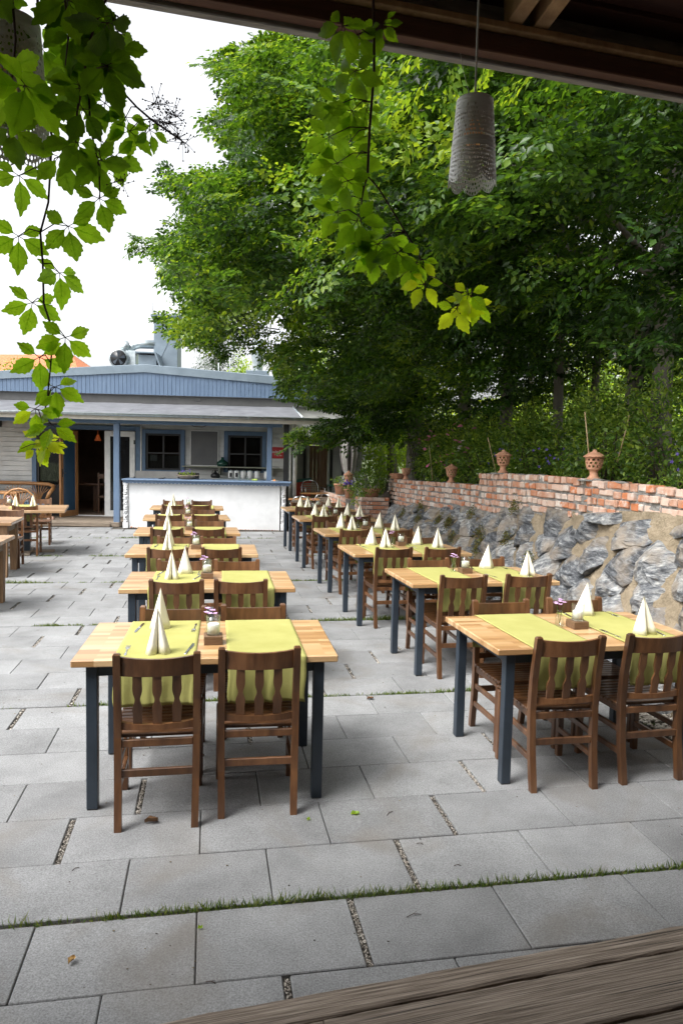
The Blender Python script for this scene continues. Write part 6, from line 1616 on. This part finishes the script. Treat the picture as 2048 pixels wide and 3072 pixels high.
big_tree(1.5, 30, 0, 6.4, 2.4, 'pale green tree behind the roof vent', M['leaf_far'], 6000, .16, (.3, .9), 11)
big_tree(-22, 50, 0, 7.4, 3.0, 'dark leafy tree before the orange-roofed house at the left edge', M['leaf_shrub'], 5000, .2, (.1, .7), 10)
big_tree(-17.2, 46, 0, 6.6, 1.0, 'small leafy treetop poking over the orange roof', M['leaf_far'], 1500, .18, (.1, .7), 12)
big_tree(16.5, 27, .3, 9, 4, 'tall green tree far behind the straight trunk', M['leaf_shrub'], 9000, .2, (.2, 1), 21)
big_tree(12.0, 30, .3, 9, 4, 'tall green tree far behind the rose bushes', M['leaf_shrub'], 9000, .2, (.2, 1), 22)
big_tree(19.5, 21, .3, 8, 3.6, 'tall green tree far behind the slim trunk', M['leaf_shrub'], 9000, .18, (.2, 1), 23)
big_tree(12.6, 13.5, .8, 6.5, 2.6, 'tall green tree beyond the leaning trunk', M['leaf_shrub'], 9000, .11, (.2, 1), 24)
# fir
t = thing('fir_tree', 'dark fir top rising behind the blue gable roof', 'tree', (-6.9, 40, -1.2)); mb = MB(); mb.tube([(0, 0, 0), (0, 0, 12)], [.25, .03], 8); mb.build('trunk', M['bark'], t)
Pb, D, N_ = [], [], []
for k_ in range(900):
    z = 4+8*rnd.random()**.8; a = rnd.uniform(0, 6.28); L_ = (12.5-z)*.30*rnd.uniform(.6, 1.05)
    for _ in range(16):
        s = rnd.random(); Pb.append((math.cos(a)*L_*s+rnd.gauss(0, .05), math.sin(a)*L_*s+rnd.gauss(0, .05), z-.45*s*L_+.3*s*s*L_+rnd.gauss(0, .1))); D.append((math.cos(a)+rnd.gauss(0, .6), math.sin(a)+rnd.gauss(0, .6), -.25)); N_.append((rnd.gauss(0, 1), rnd.gauss(0, 1), .6))
n_ = len(Pb); leaves('foliage', np.array(Pb), np.array(D), np.array(N_, float), NR.uniform(.08, .18, n_), NR.uniform(.03, .05, n_), NR.rand(n_), M['leaf_fir'], t)
# orange roofed houses
def house(loc, rot, w_, d_, h, rh, lb, nm='house'):
    t = thing(nm, lb, 'house', loc, rot)
    mb = MB(); mb.box((-w_/2, 0, 0), (w_/2, d_, h)); mb.build('wall', M['whitewash'], t)
    mb = MB(); e = .4
    for sy in (0, 1):
        n_ = 26
        for i in range(n_):
            f0, f1 = i/n_, (i+1)/n_; y0 = (-e+(d_/2+e)*f0) if not sy else (d_+e-(d_/2+e)*f0); y1 = (-e+(d_/2+e)*f1) if not sy else (d_+e-(d_/2+e)*f1)
            i0, i1 = w_/2+e-f0*w_*.28, w_/2+e-f1*w_*.28
            mb.add([(-i0, y0, h+rh*f0+.03), (i0, y0, h+rh*f0+.03), (i1, y1, h+rh*f1), (-i1, y1, h+rh*f1), (-i0, y0, h+rh*f0), (i0, y0, h+rh*f0)], [(0, 1, 2, 3), (4, 5, 1, 0)], 0, None, rnd.random())
    for sx in (-1, 1): mb.add([(sx*(w_/2+e), -e, h), (sx*(w_/2+e), d_+e, h), (sx*(w_/2+e-w_*.28), d_/2, h+rh)], [(0, 1, 2)])
    mb.build('roof', M['rooftile'], t)
    for x in (-w_*.3, 0, w_*.3): f = MB().box((x-.5, -.03, h-2), (x+.5, .02, h-.7)).build('window', M['darkglass'], t)
    return t
house((-24.5, 52, 0), R(-8), 13, 9, 5.6, 3.3, 'white house with orange tiled roof behind the restaurant at the left edge')
house((27, 40, 0), R(-30), 8, 7, 2.4, 1.6, 'house with red tiled roof glimpsed between the two trunks at the right')

# ------------------------------------------------------------ lace lamps
def lace(i, j): return .74 if (i*7+j*3) % 5 else .55
def make_lamp():
    t = thing('hanging_lamp', 'x', 'lamp')
    mb = MB()
    prof = [(.0535+.0095*k_/11, -.004-.135*k_/11) for k_ in range(12)]
    def hole(i, j):
        if i < 2 or i > 9: return 0
        if i < 4: return .62 if abs(((j % 8)-3.5)) > 2.4-(i-2)*.2 and ((j % 8) in (0, 1, 6, 7)) and (i == 3 or j % 8 in (1, 6)) else 0
        c_ = math.hypot((j % 8)-3.5, ((i-4) % 6-2.5)*1.3); return .66 if c_ > 3 else (.2 if c_ > 2.2 else (.66 if c_ > 1 else .3))
    lattice(mb, prof, 48, hole, .0012, 8, 1)
    mb.lathe([(.0, -.001), (.050, -.001), (.0535, -.004)], 40, cap=False)
    mb.build('upper_shade', M['white_metal'], t)
    mb = MB(); prof = [(.0625+.0085*k_/9, -.137-.108*k_/9) for k_ in range(10)]
    def hole2(i, j):
        if i < 1: return 0
        c_ = math.hypot(((j % 8)-3.5), (i-4)*1.2); return .70 if (int(c_*1.1) % 2) else .42
    def scal(a, s_): return .018*(abs(math.sin(a*4.0))-.5)*max(0, (s_-4)/5)
    lattice(mb, prof, 56, hole2, .0012, 8, 1, scallop=scal)
    mb.tube([(.0635*math.cos(a), .0635*math.sin(a), -.138) for a in [k_*math.tau/40 for k_ in range(40)]], .0016, 6, closed=True)
    mb.build('lower_shade', M['white_metal'], t)
    mb = MB(); mb.tube([(0, 0, 0), (.001, 0, .9)], .0032, 8); mb.tube([(0, 0, -.002), (0, 0, -.06)], .016, 10); mb.build('cord', plain('white_cord', (.6, .58, .55), .5), t)
    mb = MB(); mb.lathe([(0, -.06), (.014, -.062), (.028, -.09), (.03, -.108), (.02, -.13), (0, -.138)], 18, cap=False); mb.build('bulb', M['candleamber'], t)
    return t
l1 = place('lamp', at_y(1424, 300, 1.95), .2, 'pale lace-patterned metal lamp hanging in front of the hornbeams', 'lamp', 'lace lamps under the veranda roof', make_lamp)
l2 = place('lamp', at_y(35, 62, 1.72), 1.0, 'lace-patterned metal lamp half hidden behind the creeper at the top left', 'lamp', 'lace lamps under the veranda roof')
l1.scale = (.88, .88, .86); l2.scale = (1.15, 1.15, 1.15)

# ------------------------------------------------------------ creeper
def leaflet(out, base, d, nrm, L, W, tint, curl):
    """serrated five-part creeper leaflet; appended to out"""
    d = d.normalized(); s = d.cross(nrm).normalized(); n = s.cross(d).normalized()
    K = 12; vs = []; fs = []
    def w(t): return W*.5*(math.sin(math.pi*min(1, t)**.9)**1.05)*(1-.30*max(0, t-.62)/.38)*1.08
    for i in range(K+1):
        t_ = i/K; c_ = base+d*(L*t_)-n*(curl*L*t_*t_)
        ww = w(min(t_, .999)) if 0 < i < K else 0
        ser = 1+(.09 if i % 2 else -.05)*(1 if .15 < t_ < .97 else 0)
        e = d*(L*.022*(1 if i % 2 else -1))
        vs += [c_-s*ww*ser+n*ww*.30+e, c_, c_+s*ww*ser+n*ww*.30+e]
    for i in range(K): a = i*3; fs += [(a, a+1, a+4, a+3), (a+1, a+2, a+5, a+4)]
    out.add(vs, fs, 0, None, tint, True)
    tv = min(1, tint+.22); rb_ = []
    for side in (-1, 1):
        for t_ in (.22, .38, .54, .70):
            a_ = base+d*(L*t_)-n*(curl*L*t_*t_)+n*.0006; t2 = min(.97, t_+.17); ww = w(t2)*.86*side
            e_ = base+d*(L*t2)-n*(curl*L*t2*t2)+s*ww+n*(abs(ww)*.30+.0008); q_ = (e_-a_).normalized().cross(n)*.00045
            rb_ += [a_-q_, a_+q_, e_]
    out.add(rb_, [(i, i+1, i+2) for i in range(0, len(rb_), 3)], 0, None, tv)
    m0, m1 = base+n*.0007, base+d*L*.95-n*(curl*L*.9)+n*.0007; mm_ = base+d*(L*.5)-n*(curl*L*.25)+n*.0007
    out.add([m0-s*.0009, m0+s*.0009, mm_+s*.0006, mm_-s*.0006, m1], [(0, 1, 2, 3), (3, 2, 4)], 0, None, tv)
def compound(out, st_, node, c, size_, tint, down=Vector((0, 0, -1)), spread=1.0, nleaf=5, roll=0, droop=.35):
    """leaf of five leaflets whose hub is at c; node = where its stalk leaves the stem"""
    size = size_; view = (Vector((0, 0, H))-c).normalized()
    nrm = (view+Vector((rnd.gauss(0, .28), rnd.gauss(0, .28), rnd.gauss(.25, .25)))).normalized()
    dn = (down-nrm*down.dot(nrm)).normalized(); sd_ = nrm.cross(dn)
    if node is not None: m_ = (node+c)/2+Vector((0, 0, .012)); st_.tube([node, m_, c], [.0016, .0014, .0011], 5)
    angs = {5: [-118, -58, 2, 60, 116], 3: [-75, 0, 78]}[nleaf]; lens = {5: [.68, .92, 1, .94, .7], 3: [.8, 1, .85]}[nleaf]
    for a, l in zip(angs, lens):
        a = R(a*spread+roll+rnd.uniform(-9, 9)); d = dn*math.cos(a)+sd_*math.sin(a)+nrm*rnd.uniform(-.25, .10)
        st_.tube([c, c+d.normalized()*.013], .0009, 4)
        leaflet(out, c+d.normalized()*.012, d, (nrm+Vector((rnd.gauss(0, .16), rnd.gauss(0, .16), rnd.gauss(0, .16)))).normalized(), size*l*rnd.uniform(.92, 1.08), size*l*rnd.uniform(.50, .57), min(1, max(0, tint+rnd.gauss(0, .09))), rnd.uniform(.0, droop))
def panicle(st_, bm_, p, d, L, n=26):
    d = Vector(d).normalized()
    for _ in range(n):
        s = rnd.uniform(.1, 1)*L; b0 = p+d*s; e = b0+Vector((rnd.gauss(0, .5), rnd.gauss(0, .3), rnd.gauss(0, .5)))*.028; st_.tube([b0, e], .0006, 4); bm_.blob(e, .0021, 1, .1)
    st_.tube([p, p+d*L], .0009, 4)
def path(ptsl, Y): return [at_y(x, y, Y[i] if isinstance(Y, list) else Y) for i, (x, y) in enumerate(ptsl)]
vine = thing('hanging_creeper', 'long creeper with five-part leaves trailing down the left side', 'creeper', (0, 0, 0))
lf, st_, bm_ = MB(), MB(), MB()
k6 = lambda x, y: (x/1.68, y/1.68)
main = [k6(*q) for q in [(190, -60), (195, 200), (205, 400), (212, 510), (240, 600), (262, 680), (255, 860), (245, 1020), (205, 1170), (217, 1330), (222, 1530), (268, 1670), (258, 1830), (240, 2010), (215, 2130), (212, 2240)]]
ms = path(main, 1.75); st_.tube(ms, [.0032]*6+[.0026]*6+[.0018]*4, 7)
def near_stem(c, stem):
    return min(stem, key=lambda p: (p-c).length)
Lc = [((97, 885), .078, .35), ((95, 1190), .078, .4), ((345, 1140), .080, .4), ((300, 1375), .074, .42), ((165, 1525), .072, .45), ((330, 1700), .074, .5), ((200, 1800), .072, .5), ((280, 1950), .066, .55), ((180, 2060), .058, .65), ((262, 2140), .062, .7), ((208, 2215), .056, .85)]
for (x, y), s_, tn in Lc:
    c = at_y(x/1.68, y/1.68, 1.75+rnd.uniform(-.03, .03)); compound(lf, st_, near_stem(c, ms), c, s_*.95, tn+.08, roll=rnd.uniform(-12, 12))
for (x, y), s_ in [((235, 2225), .05), ((190, 2250), .04), ((250, 2235), .035)]:
    c = at_y(x/1.68, y/1.68, 1.74); compound(lf, st_, None, c, s_, .97, nleaf=3, roll=rnd.uniform(-30, 30))
for a in (-2.6, -2.2, -.4, -.1, .3, -1.2):
    p = at_y(215/1.68, 2235/1.68, 1.745); st_.tube([p, p+Vector((math.cos(a)*.03, 0, math.sin(a)*.02+.008)), p+Vector((math.cos(a)*.065, 0, math.sin(a)*.03))], [.0014, .001, .0006], 4)
stems2 = []
for pl, Y in [([(560, -60), (480, 120), (440, 260), (420, 420), (390, 560), (385, 700)], 1.66), ([(440, -60), (450, 180), (580, 420), (690, 540), (760, 600), (860, 670), (930, 720)], 1.8), ([(450, 500), (455, 620), (480, 760), (500, 830), (505, 1000)], 1.72), ([(60, -60), (80, 200), (60, 420), (90, 520)], 1.6), ([(320, -60), (350, 150), (330, 330)], 1.62)]:
    s_ = path([k6(*q) for q in pl], Y); st_.tube(s_, [.0026]*(len(s_)-1)+[.0012], 6); stems2 += s_
stems2 += ms
for (x, y), s_, tn, Y in [((500, 1000), .068, .4, 1.72), ((385, 715), .075, .3, 1.68), ((300, 790), .075, .35, 1.7), ((488, 805), .07, .3, 1.7), ((578, 790), .066, .3, 1.78), ((635, 590), .052, .4, 1.8), ((655, 660), .06, .35, 1.8), ((755, 655), .045, .4, 1.8), ((60, 640), .085, .5, 1.6), ((40, 340), .10, .6, 1.5), ((130, 430), .10, .6, 1.5), ((530, 520), .06, .35, 1.8), ((600, 240), .08, .35, 1.7), ((540, 330), .085, .1, 1.6), ((580, 170), .07, .4, 1.75)]:
    c = at_y(x/1.68, y/1.68, Y); compound(lf, st_, near_stem(c, stems2), c, s_, tn, roll=rnd.uniform(-25, 25))
for _ in range(40):      # dense shaded tangle at the top
    x, y = rnd.uniform(-60, 560), rnd.uniform(-160, 620)
    if y > 330 and x > 430: continue
    if y > 540 and x < 230: continue
    Y = rnd.uniform(1.5, 1.95); c = at_y(x/1.68, y/1.68, Y)
    compound(lf, st_, near_stem(c, stems2) if rnd.random() < .3 else None, c, rnd.uniform(.06, .09), rnd.uniform(.1, .5), roll=rnd.uniform(-50, 50))
for (x, y), d, L_, n_ in [((560, 60), (.3, 0, -1), .04, 30), ((575, 130), (0, 0, -1), .03, 24), ((770, 520), (1, 0, -.1), .03, 30), ((760, 600), (1, 0, -.2), .06, 50), ((830, 560), (1, 0, -.4), .035, 34), ((880, 680), (1, 0, -.7), .04, 34), ((610, 890), (.3, 0, -1), .02, 18), ((110, 440), (.5, 0, -.5), .05, 40), ((30, 60), (.2, 0, -1), .04, 26), ((200, 440), (.6, 0, -.4), .04, 26), ((500, 760), (.2, 0, -1), .02, 12)]:
    bm_ = MB(); panicle(st_, bm_, at_y(x/1.68, y/1.68, 1.72), d, L_, n_); bm_.build('berry_cluster', M['vine_stem'], vine)
lf.build('leaves', M['leaf_vine'], vine); st_.build('stems', M['vine_stem'], vine); 
vine = thing('hanging_creeper', 'creeper dangling from the roof beam in the centre, left of the lace lamp', 'creeper', (0, 0, 0))
lf, st_ = MB(), MB()
z5 = lambda x, y: (900+x/2.613, y/2.613)
c7_ = lambda x, y: (900+x/1.3659, y/1.3659)
s1 = path([z5(*q) for q in [(560, -80), (572, 0), (580, 300), (578, 600), (560, 800), (545, 1000), (535, 1200), (528, 1380), (500, 1470), (485, 1560), (470, 1700)]], 1.86)
st_.tube(s1, [.0034]*8+[.0024, .0018, .0012], 7)
s2 = path([z5(528, 1380)]+[c7_(*q) for q in [(320, 770), (370, 850), (430, 950), (480, 1030), (505, 1100), (560, 1140), (610, 1175), (655, 1200), (680, 1200)]], 1.86)
st_.tube(s2, [.0022]*5+[.0013]*5, 6); S = s1+s2
for (x, y), s_, tn in [((175, 105), .082, .55), ((235, 140), .075, .5), ((322, 112), .06, .5), ((345, 95), .04, .5), ((222, 292), .08, .5), ((268, 322), .065, .5), ((150, 430), .085, .4), ((212, 455), .075, .45), ((270, 455), .05, .4), ((120, 560), .085, .5), ((195, 590), .085, .62), ((152, 668), .09, .45), ((225, 650), .08, .5), ((195, 740), .08, .5), ((150, 870), .10, .45), ((232, 905), .09, .35), ((178, 830), .07, .4), ((255, 985), .08, .5), ((318, 1000), .08, .5), ((365, 965), .07, .45), ((305, 1050), .07, .6), ((398, 1035), .07, .5), ((452, 1090), .065, .75), ((497, 1062), .055, .85), ((470, 1085), .05, .7), ((505, 1165), .06, .85), ((688, 1205), .065, .92), ((640, 1265), .072, .95), ((720, 1250), .055, .97), ((660, 1235), .05, .9)]:
    c = Vector(at_y(*c7_(x, y), 1.86+rnd.uniform(-.05, .05))); compound(lf, st_, near_stem(c, S), c, s_*.84, tn, roll=rnd.uniform(-25, 25), droop=.6)
lf.build('leaves', M['leaf_vine'], vine); st_.build('stems', M['vine_stem'], vine)

# ------------------------------------------------------------ litter on the paving
def dry_leaf(px_, py_, s_, mat, lb, rot=0, curl=.5):
    c = at_z(px_, py_, .004); mb = MB(); vs = []; fs = []; K = 8
    for i in range(K+1):
        t_ = i/K; w_ = s_*.36*math.sin(math.pi*min(.98, max(.03, t_)))*(1+.2*math.sin(i*2.4)); z = .012*curl*math.sin(t_*3)+.004*math.sin(i)
        vs += [(s_*(t_-.5), -w_, z+.012*curl), (s_*(t_-.5), 0, z*.3), (s_*(t_-.5), w_, z+.007)]
    for i in range(K): a = i*3; fs += [(a, a+1, a+4, a+3), (a+1, a+2, a+5, a+4)]
    mb.add(vs, fs, 0, None, .5, True); tag(mb.build('fallen_leaf', mat, None, c, rot), lb, 'leaf', 'fallen leaves on the paving')
brownleaf = P('dry_brown_leaf', [(.3, (.12, .06, .025)), (.7, (.25, .13, .06))], 30, .8)
b8 = lambda x, y: (x*1.3061, 2300+y*1.3061)
dry_leaf(*b8(348, 128), .062, brownleaf, 'curled brown leaf in front of the front-left chair', .2, 1.4)
dry_leaf(*b8(165, 447), .035, P('ochre_leaf', [(.3, (.35, .2, .06)), (.7, (.5, .32, .12))], 30, .8), 'pale ochre leaf on the slab near the bottom left', 1.3, .6)
dry_leaf(*b8(815, 109), .042, M['leaf_far'], 'bright green leaf on the slabs right of the front table', .3, .5)
dry_leaf(*b8(708, 122), .022, M['leaf_far'], 'tiny yellow-green leaf fragment near the bright green leaf', 1, .3)
dry_leaf(1110, 2097, .05, brownleaf, 'brown leaf lying by the grass joint in the centre', .4, .8)
dry_leaf(605, 2270, .03, brownleaf, 'small brown scrap under the front table', .4, .8)
dry_leaf(*b8(460, 372), .018, M['leaf_far'], 'tiny green crumb on the big slab at the bottom centre', .4, .3)
for (x, y, L_, a, lb) in [(950, 343, .06, .3, 'dry forked twig on the slab in the lower right'), (484, 497, .035, -.2, 'short dark twig on the joint at the bottom centre'), (964, 178, .03, -.3, 'short twig on the slab below the gravel joint'), (895, 108, .05, .9, 'thin curved twig right of the bright green leaf'), (174, 236, .03, .8, 'short dark twig near the left edge'), (1050, 228, .03, 0, 'tiny twig right of the gravel joint')]:
    c = at_z(*b8(x, y), .003); mb = MB(); mb.tube([(-L_/2, 0, .001), (0, L_*.12, .004), (L_/2, 0, .002)], .0016, 5); mb.tube([(0, L_*.12, .004), (L_*.3, L_*.35, .003)], .001, 4); tag(mb.build('twig', M['twig'], None, c, a), lb, 'twig', 'twigs on the paving')
db = MB()
for _ in range(420):
    Y = rnd.uniform(2, 13); X = rnd.uniform(-.55, .5)*Y
    db.blob((X, Y, .003), rnd.uniform(.0015, .005)*(1+.06*Y), 1, .5, 0, rnd.random(), (1, .6, .3))
o = db.build('fine_litter', tintmat('litter_bits', [(0, (.03, .02, .012)), (1, (.25, .2, .12))], .9, 30, .1, 0)); o['kind'] = 'stuff'
# web strands by the lamp
for (a, b_, lb) in [((1380, 160), (1410, 292), 'wispy cobweb strand running from the beam down to the lace lamp'),]:
    mb = MB(); mb.tube([at_y(*a, 1.95), at_y((a[0]+b_[0])/2-3, (a[1]+b_[1])/2, 1.95), at_y(*b_, 1.95)], .0006, 4); tag(mb.build('cobweb', M['white_metal']), lb, 'cobweb')
